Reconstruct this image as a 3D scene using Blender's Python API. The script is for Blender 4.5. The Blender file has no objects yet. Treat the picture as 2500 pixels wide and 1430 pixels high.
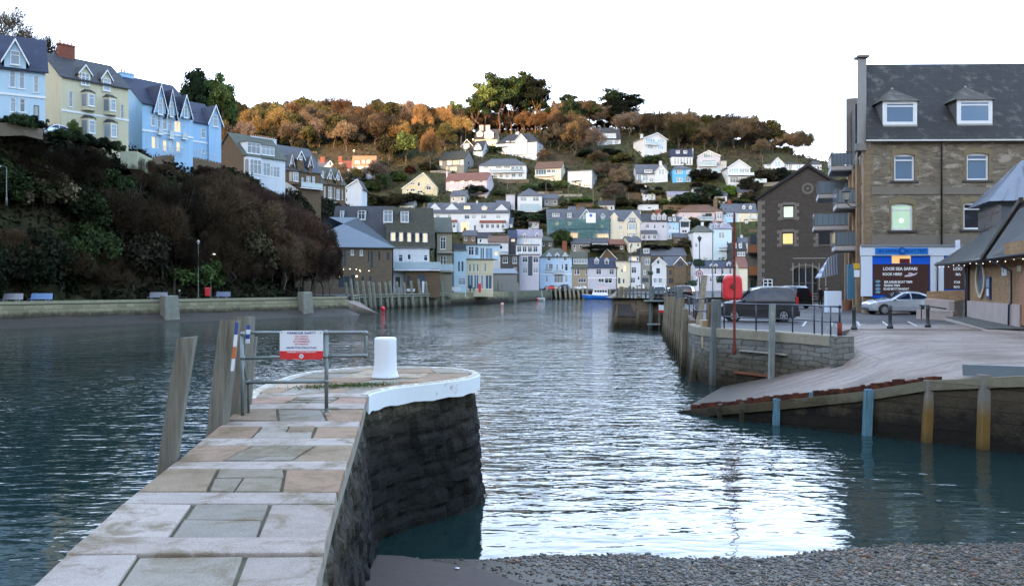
import bpy, bmesh, math, random
import numpy as np
from mathutils import Vector, Matrix
R=math.radians
rnd=random.Random(7)
sc=bpy.context.scene
COL=bpy.data.collections.new('harbour'); sc.collection.children.link(COL)
F=2100.0; HZ=695.0; CH=4.3; CX=1250.0
def at(px,py,Y): return Vector(((px-CX)/F*Y, Y, CH-(py-HZ)/F*Y))
def onz(px,py,z=0.0):
    Y=(CH-z)*F/(py-HZ); return Vector(((px-CX)/F*Y,Y,z))
# ------------------------------------------------------------------ objects
def tag(o,label=None,cat=None,group=None,kind=None):
    if label: o['label']=label
    if cat: o['category']=cat
    if group: o['group']=group
    if kind: o['kind']=kind
    return o
def empty(name,loc,rz=0,label=None,cat=None,group=None):
    o=bpy.data.objects.new(name,None); o.location=loc; o.rotation_euler=(0,0,rz); o.empty_display_size=.3
    COL.objects.link(o); return tag(o,label,cat,group)
def kids(o): return [c for c in COL.objects if c.parent==o]
def copy_tree(o,parent=None,table=None):
    c=o.copy(); COL.objects.link(c); c.parent=parent
    for ch in list(o.children): copy_tree(ch,c)
    return c
class MB:
    def __init__(s): s.v=[]; s.f=[]; s.c=[]
    def add(s,vs,fs,col=None):
        n=len(s.v); s.v.extend([tuple(v) for v in vs]); s.f.extend([tuple(i+n for i in f) for f in fs])
        s.c.extend([col]*len(fs)); return s
    def box(s,x0,x1,y0,y1,z0,z1,col=None):
        vs=[(x0,y0,z0),(x1,y0,z0),(x1,y1,z0),(x0,y1,z0),(x0,y0,z1),(x1,y0,z1),(x1,y1,z1),(x0,y1,z1)]
        return s.add(vs,[(0,3,2,1),(4,5,6,7),(0,1,5,4),(1,2,6,5),(2,3,7,6),(3,0,4,7)],col)
    def hull8(s,b,t,col=None):   # bottom 4 (ccw), top 4 (ccw)
        return s.add(list(b)+list(t),[(0,3,2,1),(4,5,6,7),(0,1,5,4),(1,2,6,5),(2,3,7,6),(3,0,4,7)],col)
    def quad(s,a,b,c,d,col=None): return s.add([a,b,c,d],[(0,1,2,3)],col)
    def poly(s,pts,col=None): return s.add(pts,[tuple(range(len(pts)))],col)
    def prism(s,pts,z0,z1,col=None):
        n=len(pts); vs=[(p[0],p[1],(z0 if not callable(z0) else z0(p))) for p in pts]+[(p[0],p[1],(z1 if not callable(z1) else z1(p))) for p in pts]
        fs=[tuple(range(n-1,-1,-1)),tuple(range(n,2*n))]+[(i,(i+1)%n,(i+1)%n+n,i+n) for i in range(n)]
        return s.add(vs,fs,col)
    def xprism(s,pts,y0,y1,col=None):  # pts in (x,z), extruded along y
        n=len(pts); vs=[(p[0],y0,p[1]) for p in pts]+[(p[0],y1,p[1]) for p in pts]
        fs=[tuple(range(n)),tuple(range(2*n-1,n-1,-1))]+[((i+1)%n,i,i+n,(i+1)%n+n) for i in range(n)]
        return s.add(vs,fs,col)
    def yprism(s,pts,x0,x1,col=None):  # pts in (y,z), extruded along x
        n=len(pts); vs=[(x0,p[0],p[1]) for p in pts]+[(x1,p[0],p[1]) for p in pts]
        fs=[tuple(range(n-1,-1,-1)),tuple(range(n,2*n))]+[(i,(i+1)%n,(i+1)%n+n,i+n) for i in range(n)]
        return s.add(vs,fs,col)
    def tube(s,pts,r,n=8,col=None,cap=True):
        pts=[Vector(p) for p in pts]; m=len(pts)
        rs=r if isinstance(r,(list,tuple)) else [r]*m
        base=len(s.v); up=Vector((0,0,1)); px=None
        for i,p in enumerate(pts):
            d=(pts[min(i+1,m-1)]-pts[max(i-1,0)]).normalized()
            a=d.cross(up if abs(d.z)<.95 else Vector((0,1,0))).normalized() if px is None else (px-d*px.dot(d)).normalized()
            px=a; b=d.cross(a)
            for k in range(n):
                t=2*math.pi*k/n; s.v.append(tuple(p+(a*math.cos(t)+b*math.sin(t))*rs[i]))
        for i in range(m-1):
            for k in range(n):
                s.f.append((base+i*n+k,base+i*n+(k+1)%n,base+(i+1)*n+(k+1)%n,base+(i+1)*n+k)); s.c.append(col)
        if cap:
            s.f.append(tuple(base+k for k in range(n-1,-1,-1))); s.f.append(tuple(base+(m-1)*n+k for k in range(n))); s.c+= [col,col]
        return s
    def lathe(s,prof,c=(0,0,0),n=20,col=None,axis='z'):
        base=len(s.v)
        for r,z in prof:
            for k in range(n):
                t=2*math.pi*k/n; a,b=r*math.cos(t),r*math.sin(t)
                if axis=='z': s.v.append((c[0]+a,c[1]+b,c[2]+z))
                elif axis=='y': s.v.append((c[0]+a,c[1]-z,c[2]+b))
                else: s.v.append((c[0]+z,c[1]+a,c[2]+b))
        m=len(prof)
        for i in range(m-1):
            for k in range(n):
                s.f.append((base+i*n+k,base+i*n+(k+1)%n,base+(i+1)*n+(k+1)%n,base+(i+1)*n+k)); s.c.append(col)
        s.f.append(tuple(base+k for k in range(n-1,-1,-1))); s.f.append(tuple(base+(m-1)*n+k for k in range(n))); s.c+=[col,col]
        return s
    def sphere(s,c,r,n=10,m=7,col=None):
        rr=(r,r,r) if not isinstance(r,(tuple,list)) else r
        base=len(s.v)
        for i in range(1,m):
            ph=math.pi*i/m
            for k in range(n):
                t=2*math.pi*k/n; s.v.append((c[0]+rr[0]*math.sin(ph)*math.cos(t),c[1]+rr[1]*math.sin(ph)*math.sin(t),c[2]-rr[2]*math.cos(ph)))
        s.v.append((c[0],c[1],c[2]-rr[2])); s.v.append((c[0],c[1],c[2]+rr[2]))
        for i in range(m-2):
            for k in range(n):
                s.f.append((base+i*n+k,base+i*n+(k+1)%n,base+(i+1)*n+(k+1)%n,base+(i+1)*n+k)); s.c.append(col)
        b=len(s.v)-2
        for k in range(n):
            s.f.append((b,base+(k+1)%n,base+k)); s.f.append((b+1,base+(m-2)*n+k,base+(m-2)*n+(k+1)%n)); s.c+=[col,col]
        return s
    def build(s,name,m,parent=None,smooth=False,bevel=0,loc=None,seg=2):
        me=bpy.data.meshes.new(name); me.from_pydata(s.v,[],s.f); me.update()
        if any(c is not None for c in s.c):
            a=me.color_attributes.new('Col','FLOAT_COLOR','CORNER')
            arr=[]
            for f,c in zip(me.polygons,s.c):
                c=c if c is not None else (.5,.5,.5)
                arr.extend([c[0],c[1],c[2],1.0]*f.loop_total)
            a.data.foreach_set('color',arr)
        if smooth: me.polygons.foreach_set('use_smooth',[True]*len(me.polygons))
        o=bpy.data.objects.new(name,me); COL.objects.link(o); o.parent=parent
        if loc is not None: o.location=loc
        if m is not None: me.materials.append(m)
        if bevel:
            b=o.modifiers.new('bevel','BEVEL'); b.width=bevel; b.segments=seg; b.limit_method='ANGLE'; b.angle_limit=R(40)
        return o
def np_obj(name,V,Fc,m,parent=None,col=None,smooth=False):
    """V (n,3), Fc (k,m) uniform faces"""
    V=np.asarray(V,dtype=np.float32); Fc=np.asarray(Fc,dtype=np.int32)
    me=bpy.data.meshes.new(name); k,mm=Fc.shape
    me.vertices.add(len(V)); me.vertices.foreach_set('co',V.ravel())
    me.loops.add(k*mm); me.loops.foreach_set('vertex_index',Fc.ravel())
    me.polygons.add(k); me.polygons.foreach_set('loop_start',np.arange(0,k*mm,mm,dtype=np.int32)); 
    try: me.polygons.foreach_set('loop_total',np.full(k,mm,dtype=np.int32))
    except Exception: pass
    me.update(calc_edges=True); me.validate()
    if col is not None:
        a=me.color_attributes.new('Col','FLOAT_COLOR','CORNER')
        c=np.repeat(np.concatenate([np.asarray(col,dtype=np.float32),np.ones((k,1),np.float32)],1),mm,0)
        a.data.foreach_set('color',c.ravel())
    if smooth: me.polygons.foreach_set('use_smooth',np.ones(k,dtype=bool))
    if m is not None: me.materials.append(m)
    o=bpy.data.objects.new(name,me); COL.objects.link(o); o.parent=parent
    return o
# ------------------------------------------------------------------ materials
MATS={}
class NT:
    def __init__(s,name):
        s.m=bpy.data.materials.new(name); s.m.use_nodes=True; s.t=s.m.node_tree; s.n=s.t.nodes
        s.b=s.n['Principled BSDF']; s.b.inputs['Specular IOR Level'].default_value=.2
    def new(s,t,**k):
        n=s.n.new(t)
        for a,b in k.items():
            if a in n.inputs: n.inputs[a].default_value=b
            else: setattr(n,a,b)
        return n
    def l(s,a,b): s.t.links.new(a,b)
    def coord(s,kind='Object',scale=(1,1,1)):
        c=s.new('ShaderNodeTexCoord'); mp=s.new('ShaderNodeMapping'); mp.inputs['Scale'].default_value=scale
        s.l(c.outputs[kind],mp.inputs['Vector']); return mp.outputs[0]
    def wpos(s):
        return s.new('ShaderNodeNewGeometry').outputs['Position']
    def noise(s,vec,scale,detail=4,rough=.55,dist=0):
        n=s.new('ShaderNodeTexNoise'); n.inputs['Scale'].default_value=scale; n.inputs['Detail'].default_value=detail
        n.inputs['Roughness'].default_value=rough; n.inputs['Distortion'].default_value=dist; s.l(vec,n.inputs['Vector']); return n.outputs['Fac']
    def ramp(s,fac,stops):
        r=s.new('ShaderNodeValToRGB'); e=r.color_ramp.elements
        while len(e)<len(stops): e.new(.5)
        for i,(p,c) in enumerate(stops):
            e[i].position=p; e[i].color=(c[0],c[1],c[2],1) if isinstance(c,(tuple,list)) else (c,c,c,1)
        s.l(fac,r.inputs[0]); return r.outputs[0]
    def mix(s,fac,a,b,mode='MIX'):
        m=s.new('ShaderNodeMix',data_type='RGBA',blend_type=mode)
        for i,x in ((0,fac),(6,a),(7,b)):
            if isinstance(x,(int,float)): m.inputs[i].default_value=x if i==0 else (x,x,x,1)
            elif isinstance(x,tuple): m.inputs[i].default_value=(x[0],x[1],x[2],1)
            else: s.l(x,m.inputs[i])
        return m.outputs[2]
    def math(s,op,a,b=0.0,c=None):
        m=s.new('ShaderNodeMath',operation=op)
        for i,x in enumerate((a,b) if c is None else (a,b,c)):
            if isinstance(x,(int,float)): m.inputs[i].default_value=x
            else: s.l(x,m.inputs[i])
        return m.outputs[0]
    def bump(s,h,strength=.3,dist=.05):
        b=s.new('ShaderNodeBump'); b.inputs['Strength'].default_value=strength; b.inputs['Distance'].default_value=dist
        s.l(h,b.inputs['Height']); s.l(b.outputs[0],s.b.inputs['Normal']); return b
    def wallvec(s,scale=1.0):
        c=s.new('ShaderNodeTexCoord'); sx=s.new('ShaderNodeSeparateXYZ'); s.l(c.outputs['Object'],sx.inputs[0])
        cb=s.new('ShaderNodeCombineXYZ'); s.l(s.math('ADD',sx.outputs[0],sx.outputs[1]),cb.inputs[0]); s.l(sx.outputs[2],cb.inputs[1])
        mp=s.new('ShaderNodeMapping'); mp.inputs['Scale'].default_value=(scale,)*3; s.l(cb.outputs[0],mp.inputs[0]); return mp.outputs[0]
def dk(c,f): return tuple(x*f for x in c)
def plain(name,col,rough=.6,metal=0,spec=.5,var=.12,nscale=3):
    if name in MATS: return MATS[name]
    t=NT(name); n=t.noise(t.coord(),nscale,4)
    c=t.mix(n,dk(col,1-var),dk(col,1+var)); t.l(c,t.b.inputs['Base Color'])
    t.b.inputs['Roughness'].default_value=rough; t.b.inputs['Metallic'].default_value=metal; t.b.inputs['Specular IOR Level'].default_value=spec
    MATS[name]=t.m; return t.m
def render_wall(name,col,dirt=.35):
    if name in MATS: return MATS[name]
    t=NT(name); v=t.coord(); n=t.noise(v,.5,5); st=t.noise(t.coord(scale=(2.2,2.2,.18)),1.2,4)
    c=t.mix(n,dk(col,.9),dk(col,1.05)); s=t.ramp(st,[(.52,0),(.72,1)])
    c=t.mix(t.math('MULTIPLY',s,dirt),c,dk(col,.62)); t.l(c,t.b.inputs['Base Color'])
    t.b.inputs['Roughness'].default_value=.85; t.bump(t.noise(v,14,3),.15,.02); MATS[name]=t.m; return t.m
def slate(name,col,moss=0,mosscol=(.06,.075,.02)):
    if name in MATS: return MATS[name]
    t=NT(name); v=t.coord(); n=t.noise(v,.7,5)
    br=t.new('ShaderNodeTexBrick'); t.l(t.wallvec(1.0),br.inputs['Vector']); br.inputs['Scale'].default_value=1.0
    br.inputs['Brick Width'].default_value=.42; br.inputs['Row Height'].default_value=.17; br.inputs['Mortar Size'].default_value=.012
    br.inputs['Color1'].default_value=(*dk(col,.8),1); br.inputs['Color2'].default_value=(*dk(col,1.25),1); br.inputs['Mortar'].default_value=(*dk(col,.4),1)
    c=t.mix(t.ramp(n,[(.35,0),(.7,1)]),br.outputs['Color'],dk(col,.75))
    if moss: c=t.mix(t.ramp(t.noise(v,1.1,6,.65),[(.62-moss*.3,0),(.72-moss*.1,1)]),c,mosscol)
    t.l(c,t.b.inputs['Base Color']); t.b.inputs['Roughness'].default_value=.62; t.bump(br.outputs['Fac'],-.3,.02)
    MATS[name]=t.m; return t.m
def stone(name,c1,c2,mortar,bw=.45,rh=.17,blotch=None,bl=.5,bmp=.5,rot=0):
    if name in MATS: return MATS[name]
    t=NT(name); wv=t.wallvec(1.0); d=t.new('ShaderNodeTexNoise'); d.inputs['Scale'].default_value=2.5; t.l(wv,d.inputs['Vector'])
    wv2=t.mix(.05,wv,d.outputs['Color'],'ADD')
    br=t.new('ShaderNodeTexBrick'); t.l(wv2,br.inputs['Vector']); br.inputs['Scale'].default_value=1.0
    br.inputs['Brick Width'].default_value=bw; br.inputs['Row Height'].default_value=rh; br.inputs['Mortar Size'].default_value=.014; br.inputs['Mortar Smooth'].default_value=.4; br.inputs['Bias'].default_value=.0
    br.inputs['Color1'].default_value=(*c1,1); br.inputs['Color2'].default_value=(*c2,1); br.inputs['Mortar'].default_value=(*mortar,1)
    v=t.coord(); n=t.noise(v,9,5,.7); c=t.mix(t.math('MULTIPLY',n,.5),br.outputs['Color'],dk(c1,.5))
    if blotch: c=t.mix(t.math('MULTIPLY',t.ramp(t.noise(t.coord(scale=(1,1,2.0)),.9,6,.68,.5),[(.52,0),(.62,1)]),bl),c,blotch)
    t.l(c,t.b.inputs['Base Color']); t.b.inputs['Roughness'].default_value=.9
    h=t.math('SUBTRACT',t.math('MULTIPLY',n,.6),br.outputs['Fac']); t.bump(h,bmp,.03); MATS[name]=t.m; return t.m
def tidewall(name,top,mid,low,zmid=1.2,zlow=.4,bw=.7,rh=.3,soft=.5,bmp=.8,ds=.09,bk=.8):
    """stone quay wall; weed and slime grow on it up to the high-water mark"""
    t=NT(name); wv=t.wallvec(1.0); d=t.new('ShaderNodeTexNoise'); d.inputs['Scale'].default_value=1.6; t.l(wv,d.inputs['Vector'])
    wv2=t.mix(ds,wv,d.outputs['Color'],'ADD'); br=t.new('ShaderNodeTexBrick'); t.l(wv2,br.inputs['Vector']); br.inputs['Scale'].default_value=1.0
    br.inputs['Brick Width'].default_value=bw; br.inputs['Row Height'].default_value=rh; br.inputs['Mortar Size'].default_value=.018; br.inputs['Mortar Smooth'].default_value=.3
    br.inputs['Color1'].default_value=(.62,.62,.62,1); br.inputs['Color2'].default_value=(1.1,1.1,1.1,1); br.inputs['Mortar'].default_value=(.4,.4,.4,1)
    pos=t.wpos(); sx=t.new('ShaderNodeSeparateXYZ'); t.l(pos,sx.inputs[0]); n=t.noise(pos,1.3,6,.7); n2=t.noise(pos,5,5,.7)
    z=t.math('ADD',sx.outputs[2],t.math('MULTIPLY',t.math('SUBTRACT',n,.5),soft*2.4)); z=t.math('ADD',z,t.math('MULTIPLY',t.math('SUBTRACT',n2,.5),soft*.9))
    f1=t.new('ShaderNodeMapRange'); t.l(z,f1.inputs[0]); f1.inputs[1].default_value=zmid-.25; f1.inputs[2].default_value=zmid+.25
    f2=t.new('ShaderNodeMapRange'); t.l(z,f2.inputs[0]); f2.inputs[1].default_value=zlow-.25; f2.inputs[2].default_value=zlow+.3
    c=t.mix(f1.outputs[0],mid,top); c=t.mix(f2.outputs[0],low,c); c=t.mix(bk,c,br.outputs['Color'],'MULTIPLY')
    c=t.mix(t.math('MULTIPLY',t.ramp(n2,[(.4,0),(.7,1)]),.5),c,dk(top,.55)) if False else t.mix(t.ramp(n2,[(.35,0),(.8,.6)]),c,t.mix(.5,c,(.02,.02,.018)))
    t.l(c,t.b.inputs['Base Color']); t.b.inputs['Roughness'].default_value=.8
    h=t.math('SUBTRACT',t.math('MULTIPLY',n2,1.2),br.outputs['Fac']); t.bump(h,bmp,.06); MATS[name]=t.m; return t.m
def wood(name,col,zdark=None):
    if name in MATS: return MATS[name]
    t=NT(name); g=t.noise(t.coord(scale=(9,9,.5)),2.2,6,.65,.6); c=t.ramp(g,[(.25,dk(col,.42)),(.5,col),(.8,dk(col,1.45))])
    n=t.noise(t.coord(),1.3,4); c=t.mix(t.math('MULTIPLY',t.ramp(n,[(.45,0),(.75,1)]),.5),c,(.075,.085,.05))
    if zdark is not None:
        pos=t.wpos(); sx=t.new('ShaderNodeSeparateXYZ'); t.l(pos,sx.inputs[0]); z=t.math('ADD',sx.outputs[2],t.math('MULTIPLY',t.noise(pos,2.5,4),.8))
        f=t.new('ShaderNodeMapRange'); t.l(z,f.inputs[0]); f.inputs[1].default_value=zdark; f.inputs[2].default_value=zdark+1.1
        c=t.mix(f.outputs[0],(.03,.024,.012),c)
    t.l(c,t.b.inputs['Base Color']); t.b.inputs['Roughness'].default_value=.85; t.bump(g,.5,.02); MATS[name]=t.m; return t.m
def glassmat(name,col=(.035,.05,.075),rough=.06,spec=1.0,rv=.5):
    if name in MATS: return MATS[name]
    t=NT(name); oi=t.new('ShaderNodeObjectInfo'); n=t.noise(t.coord(),.7,2)
    f=t.math('ADD',t.math('MULTIPLY',oi.outputs['Random'],.8),t.math('MULTIPLY',n,.3)); c=t.mix(f,dk(col,1-rv),dk(col,1+rv*1.6))
    t.l(c,t.b.inputs['Base Color']); t.b.inputs['Roughness'].default_value=rough; t.b.inputs['IOR'].default_value=1.6; t.b.inputs['Specular IOR Level'].default_value=spec
    MATS[name]=t.m; return t.m
def emit(name,col,s,base=None):
    if name in MATS: return MATS[name]
    t=NT(name); n=t.noise(t.coord(),1.5,3); c=t.mix(n,dk(col,.6),col); t.b.inputs['Base Color'].default_value=(*dk(col,.4),1)
    t.l(c,t.b.inputs['Emission Color']); t.b.inputs['Emission Strength'].default_value=s; MATS[name]=t.m; return t.m
def vcol(name,rough=.8,bmp=.25,nsc=6,nbump=60,amt=.3,spots=None):
    if name in MATS: return MATS[name]
    t=NT(name); a=t.new('ShaderNodeAttribute',attribute_name='Col'); pos=t.wpos(); n=t.noise(pos,nsc,6,.65); f=t.noise(pos,nbump,3,.7)
    c=t.mix(n,t.mix(amt,a.outputs['Color'],(.02,.018,.015)),t.mix(amt*.3,a.outputs['Color'],(1,1,1)))
    c=t.mix(t.ramp(f,[(.34,.75),(.5,0)]),c,t.mix(.5,c,(.03,.03,.03))); c=t.mix(t.ramp(t.noise(pos,nbump*1.7,2,.5),[(.6,0),(.75,.35)]),c,(.6,.58,.56)); c=t.mix(t.ramp(t.noise(pos,.8,5,.7,.6),[(.5,0),(.68,.55)]),c,t.mix(.5,c,(.07,.045,.02)))
    if spots: c=t.mix(t.ramp(t.noise(pos,1.9,6,.72,.5),[(.49,0),(.62,.75)]),c,spots)
    t.l(c,t.b.inputs['Base Color']); t.b.inputs['Roughness'].default_value=rough; t.bump(t.math('ADD',f,t.math('MULTIPLY',n,2)),bmp,.012); MATS[name]=t.m; return t.m
WH=(.62,.64,.66)
M_glass=glassmat('window_glass'); M_glassb=glassmat('sky_tint_glass',(.10,.17,.24),.04); M_curt=glassmat('net_curtain_glass',(.17,.21,.25),.25,.5,.45)  # M_glassb: blue sky reflection tinted into the base colour
M_glow=emit('lit_window_glass',(1,.74,.45),.085); M_frame=plain('white_frame_paint',(.66,.68,.7),.45); M_dkframe=plain('dark_frame_paint',(.05,.055,.06),.4)
M_black=plain('black_paint',(.012,.012,.014),.35); M_iron=plain('cast_iron',(.02,.021,.024),.5)
def text(s,size,name='lettering',parent=None,m=None,loc=(0,0,0),rot=(R(90),0,0),align='CENTER',bold=.0,depth=.004,sx=1.0):
    cu=bpy.data.curves.new(name,'FONT'); cu.body=s; cu.size=size; cu.align_x=align; cu.align_y='CENTER'; cu.extrude=depth; cu.offset=bold*size
    cu.resolution_u=3
    o=bpy.data.objects.new('tmp',cu); COL.objects.link(o); bpy.context.view_layer.update()
    me=bpy.data.meshes.new_from_object(o.evaluated_get(bpy.context.evaluated_depsgraph_get())); me.name=name
    COL.objects.unlink(o); bpy.data.objects.remove(o)
    r=bpy.data.objects.new(name,me); COL.objects.link(r); r.parent=parent; r.location=loc; r.rotation_euler=rot; r.scale=(sx,1,1)
    me.materials.clear(); me.materials.append(m); return r
# ================================================================== camera, light
cam=bpy.data.cameras.new('camera'); co=bpy.data.objects.new('camera',cam); sc.collection.objects.link(co)
co.location=(0,0,CH); co.rotation_euler=(R(90),0,0); cam.sensor_width=36; cam.lens=F/2500*36; cam.shift_y=-(715-HZ)/2500*-1*-1
cam.clip_end=3000; cam.clip_start=.1; sc.camera=co
SUN_EL=5.0; SUNX,SUNY=-.5,-.866          # the sun stands low behind the left shoulder
w=bpy.data.worlds.new('World'); sc.world=w; w.use_nodes=True; nt=w.node_tree; bg=nt.nodes['Background']
sky=nt.nodes.new('ShaderNodeTexSky'); sky.sky_type='NISHITA'; sky.sun_disc=False; sky.sun_elevation=R(SUN_EL); sky.sun_rotation=math.atan2(SUNX,SUNY)
sky.air_density=1.0; sky.dust_density=3.0; sky.ozone_density=1.6; sky.altitude=0
mxs=nt.nodes.new('ShaderNodeMix'); mxs.data_type='RGBA'; mxs.inputs[0].default_value=.35; mxs.inputs[7].default_value=(1.4,1.7,2.35,1)   # thin high cloud
nt.links.new(sky.outputs[0],mxs.inputs[6]); nt.links.new(mxs.outputs[2],bg.inputs[0]); 
# bright afterglow of thin cloud low over the land ahead (+Y), part of the sky itself
tc=nt.nodes.new('ShaderNodeTexCoord'); sp=nt.nodes.new('ShaderNodeSeparateXYZ'); nt.links.new(tc.outputs['Generated'],sp.inputs[0])
def mr(src,a,b,c,d):
    m=nt.nodes.new('ShaderNodeMapRange'); m.interpolation_type='SMOOTHSTEP'; nt.links.new(src,m.inputs[0])
    for i,x in enumerate((a,b,c,d)): m.inputs[i+1].default_value=x
    return m.outputs[0]
gy=mr(sp.outputs[1],.3,1.0,0,1); gz=mr(sp.outputs[2],.03,.55,1,.10)
mu=nt.nodes.new('ShaderNodeMath'); mu.operation='MULTIPLY'; nt.links.new(gy,mu.inputs[0]); nt.links.new(gz,mu.inputs[1])
ad=nt.nodes.new('ShaderNodeMix'); ad.data_type='RGBA'; ad.blend_type='ADD'; nt.links.new(mu.outputs[0],ad.inputs[0]); nt.links.new(mxs.outputs[2],ad.inputs[6]); ad.inputs[7].default_value=(2.5,2.6,3.3,1); ad.clamp_result=False
nt.links.new(ad.outputs[2],bg.inputs[0]); bg.inputs[1].default_value=.15
sl=bpy.data.lights.new('sun','SUN'); so=bpy.data.objects.new('sun',sl); sc.collection.objects.link(so)
sl.energy=.9; sl.angle=R(.5); sl.color=(1,.55,.28)
dv=Vector((-SUNX*math.cos(R(SUN_EL)),-SUNY*math.cos(R(SUN_EL)),-math.sin(R(SUN_EL)))); so.rotation_euler=dv.to_track_quat('-Z','Y').to_euler()
vs=sc.view_settings; vs.view_transform='Standard'; vs.look='None'; vs.exposure=3.6; vs.gamma=1; vs.use_curve_mapping=False
sc.cycles.max_bounces=6; sc.cycles.diffuse_bounces=3; sc.cycles.glossy_bounces=3; sc.cycles.caustics_reflective=False; sc.cycles.caustics_refractive=False
# ================================================================== terrain
def interp(x,pts):
    if x<=pts[0][0]: return pts[0][1]
    for (a,b),(c,d) in zip(pts,pts[1:]):
        if x<=c: return b+(d-b)*(x-a)/(c-a)
    return pts[-1][1]
def smooth(t): t=max(0,min(1,t)); return t*t*(3-2*t)
PROF=[(266,2.7),(270,3.0),(278,8.5),(290,17),(305,28),(320,38),(335,48),(350,58),(365,66),(380,72),(400,77),(430,80),(600,70)]
CAP=[(-260,62),(-150,71),(-90,75),(0,79.5),(40,78),(81,73),(100,67.5),(117,61),(135,56),(170,48),(250,40)]
LW=[(20,-99),(60,-70),(86,-51),(124,-23.6),(150,-27),(180,-12.9),(210,-1),(244,9.3),(266,12)]   # left embankment wall line
LC=[(20,-105.5),(60,-76.5),(86,-57),(97,-49.5),(124,-30.5),(140,-36),(150,-41),(175,-36),(215,-32),(266,-20)]  # foot of the left cliff
LT=[(20,-112),(60,-84),(97,-55),(118,-52),(135,-48),(170,-49),(215,-44),(270,-40)]  # road on top of the cliff
def ground(x,y):
    P=interp(y,PROF); C=interp(x*380/max(y,200),CAP)
    if y>266: P=P+1.2*math.sin(x*.05+y*.03)*min(1,(y-266)/40)
    k=2.0; h=-math.log(math.exp(-P/k)+math.exp(-C/k))*k if y>300 else min(P,C)
    if y>430: h-= (y-430)*.05
    if y<266: h=2.62 if y>128 else 2.25
    BL=h if y<266 else 2.62
    a,b=interp(y,LC),interp(y,LT)
    if y<285:
        top=22.0 if y<120 else 22.0+min(2.0,(y-120)*.04)
        fade=1-smooth((y-228)/50)
        if x<a:
            hl=BL+(top-BL)*smooth((a-x)/max(1,(a-b)))
            if x<b: hl+= min(26,(b-6-x)*.36) if x<b-6 else 0
            h=max(h,BL+(hl-BL)*fade)
    return h
def hit(px,py,y0=95,y1=460):
    last=None; y=y0
    while y<y1:
        p=at(px,py,y)
        if ground(p.x,p.y)>=p.z: return Vector((p.x,p.y,ground(p.x,p.y)))
        y+=.5
    return None
def gp(px,Y): x=(px-CX)/F*Y; return Vector((x,Y,ground(x,Y)))
t=NT('hillside_ground'); v=t.wpos(); n1=t.noise(v,.03,5,.6); n2=t.noise(v,.4,5,.7)
c=t.mix(t.ramp(n1,[(.42,0),(.6,1)]),(.042,.056,.020),(.060,.046,.029)); c=t.mix(t.ramp(n2,[(.4,0),(.7,1)]),c,(.018,.018,.011)); t.l(c,t.b.inputs['Base Color']); t.b.inputs['Roughness'].default_value=1
t.bump(n2,.8,.5); M_hill=t.m
def grid(name,xs,ys,fn,m,skip=None):
    V=[];idx={};Fc=[]
    for j,y in enumerate(ys):
        for i,x in enumerate(xs): idx[(i,j)]=len(V); V.append((x,y,fn(x,y)))
    for j in range(len(ys)-1):
        for i in range(len(xs)-1):
            if skip and skip((xs[i]+xs[i+1])/2,(ys[j]+ys[j+1])/2): continue
            Fc.append((idx[(i,j)],idx[(i+1,j)],idx[(i+1,j+1)],idx[(i,j+1)]))
    return np_obj(name,V,Fc,m,smooth=True)
xs=list(np.arange(-330,-130,12))+list(np.arange(-130,190,2.5))+list(np.arange(190,420,12)); ys=list(np.arange(20,60,5))+list(np.arange(60,440,2.5))+list(np.arange(440,640,20))
g=grid('hills',[float(a) for a in xs],[float(a) for a in ys],ground,M_hill,skip=lambda x,y:(y<267.5 and x>interp(y,LW)-3.2))
tag(g,'steep wooded hillside behind the harbour town','hillside',kind='structure')
# unseen added hill behind the viewer, shaped to keep evening sun off the harbour
def backz(q): return 88+62*smooth((q+225)/92)-45*smooth((-q-300)/260)
V=[];Fc=[]; N=60
for i in range(N+1):
    q=-620+i*1000/N+0
    # q axis = (0.866,-0.5), away-from-sun axis = (0.5,0.866)
    for j,(d,f) in enumerate([(-420,0),(-330,.7),(-250,1),(-190,.75),(-120,.25),(-80,0)]):
        zz=backz(q)*f+3*math.sin(q*.07+j)*f
        V.append((q*.866+d*.5,-q*.5+d*.866,zz-1))
for i in range(N):
    for j in range(5): a=i*6+j; Fc.append((a,a+1,a+7,a+6))
tag(np_obj('shade_hill_behind',V,Fc,M_hill,smooth=True),'unseen added hill behind the viewer that shades the harbour','hill',kind='structure')
# ================================================================== water
t=NT('harbour_water'); pos=t.wpos()
sx=t.new('ShaderNodeSeparateXYZ'); t.l(pos,sx.inputs[0])
def mp(scale,rot=0):
    m=t.new('ShaderNodeMapping'); m.inputs['Scale'].default_value=scale; m.inputs['Rotation'].default_value=(0,0,rot); t.l(pos,m.inputs[0]); return m.outputs[0]
big=t.noise(mp((.10,.035,1),.2),1,5,.6,.6); lane=t.ramp(big,[(.38,.45),(.62,1.0)])
a=t.noise(mp((1.3,2.9,1),.12),1.0,2,.45,.3); b=t.noise(mp((3.6,7.5,1),-.15),1,1.5,.5,.3); c3=t.noise(mp((.4,.8,1),.4),1,2,.5)
near=t.new('ShaderNodeMapRange'); t.l(sx.outputs[1],near.inputs[0]); near.inputs[1].default_value=13; near.inputs[2].default_value=33; near.inputs[3].default_value=.12; near.inputs[4].default_value=1
lft=t.new('ShaderNodeMapRange'); t.l(sx.outputs[0],lft.inputs[0]); lft.inputs[1].default_value=-14; lft.inputs[2].default_value=1; lft.inputs[3].default_value=.5; lft.inputs[4].default_value=1
h=t.math('ADD',t.math('MULTIPLY',a,.9),t.math('ADD',t.math('MULTIPLY',b,.22),t.math('MULTIPLY',c3,1.4)))
h=t.math('MULTIPLY',h,t.math('MULTIPLY',lane,t.math('MULTIPLY',near.outputs[0],lft.outputs[0]))); t.b.inputs['Specular IOR Level'].default_value=.5; t.bump(h,1.0,.12)
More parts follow.
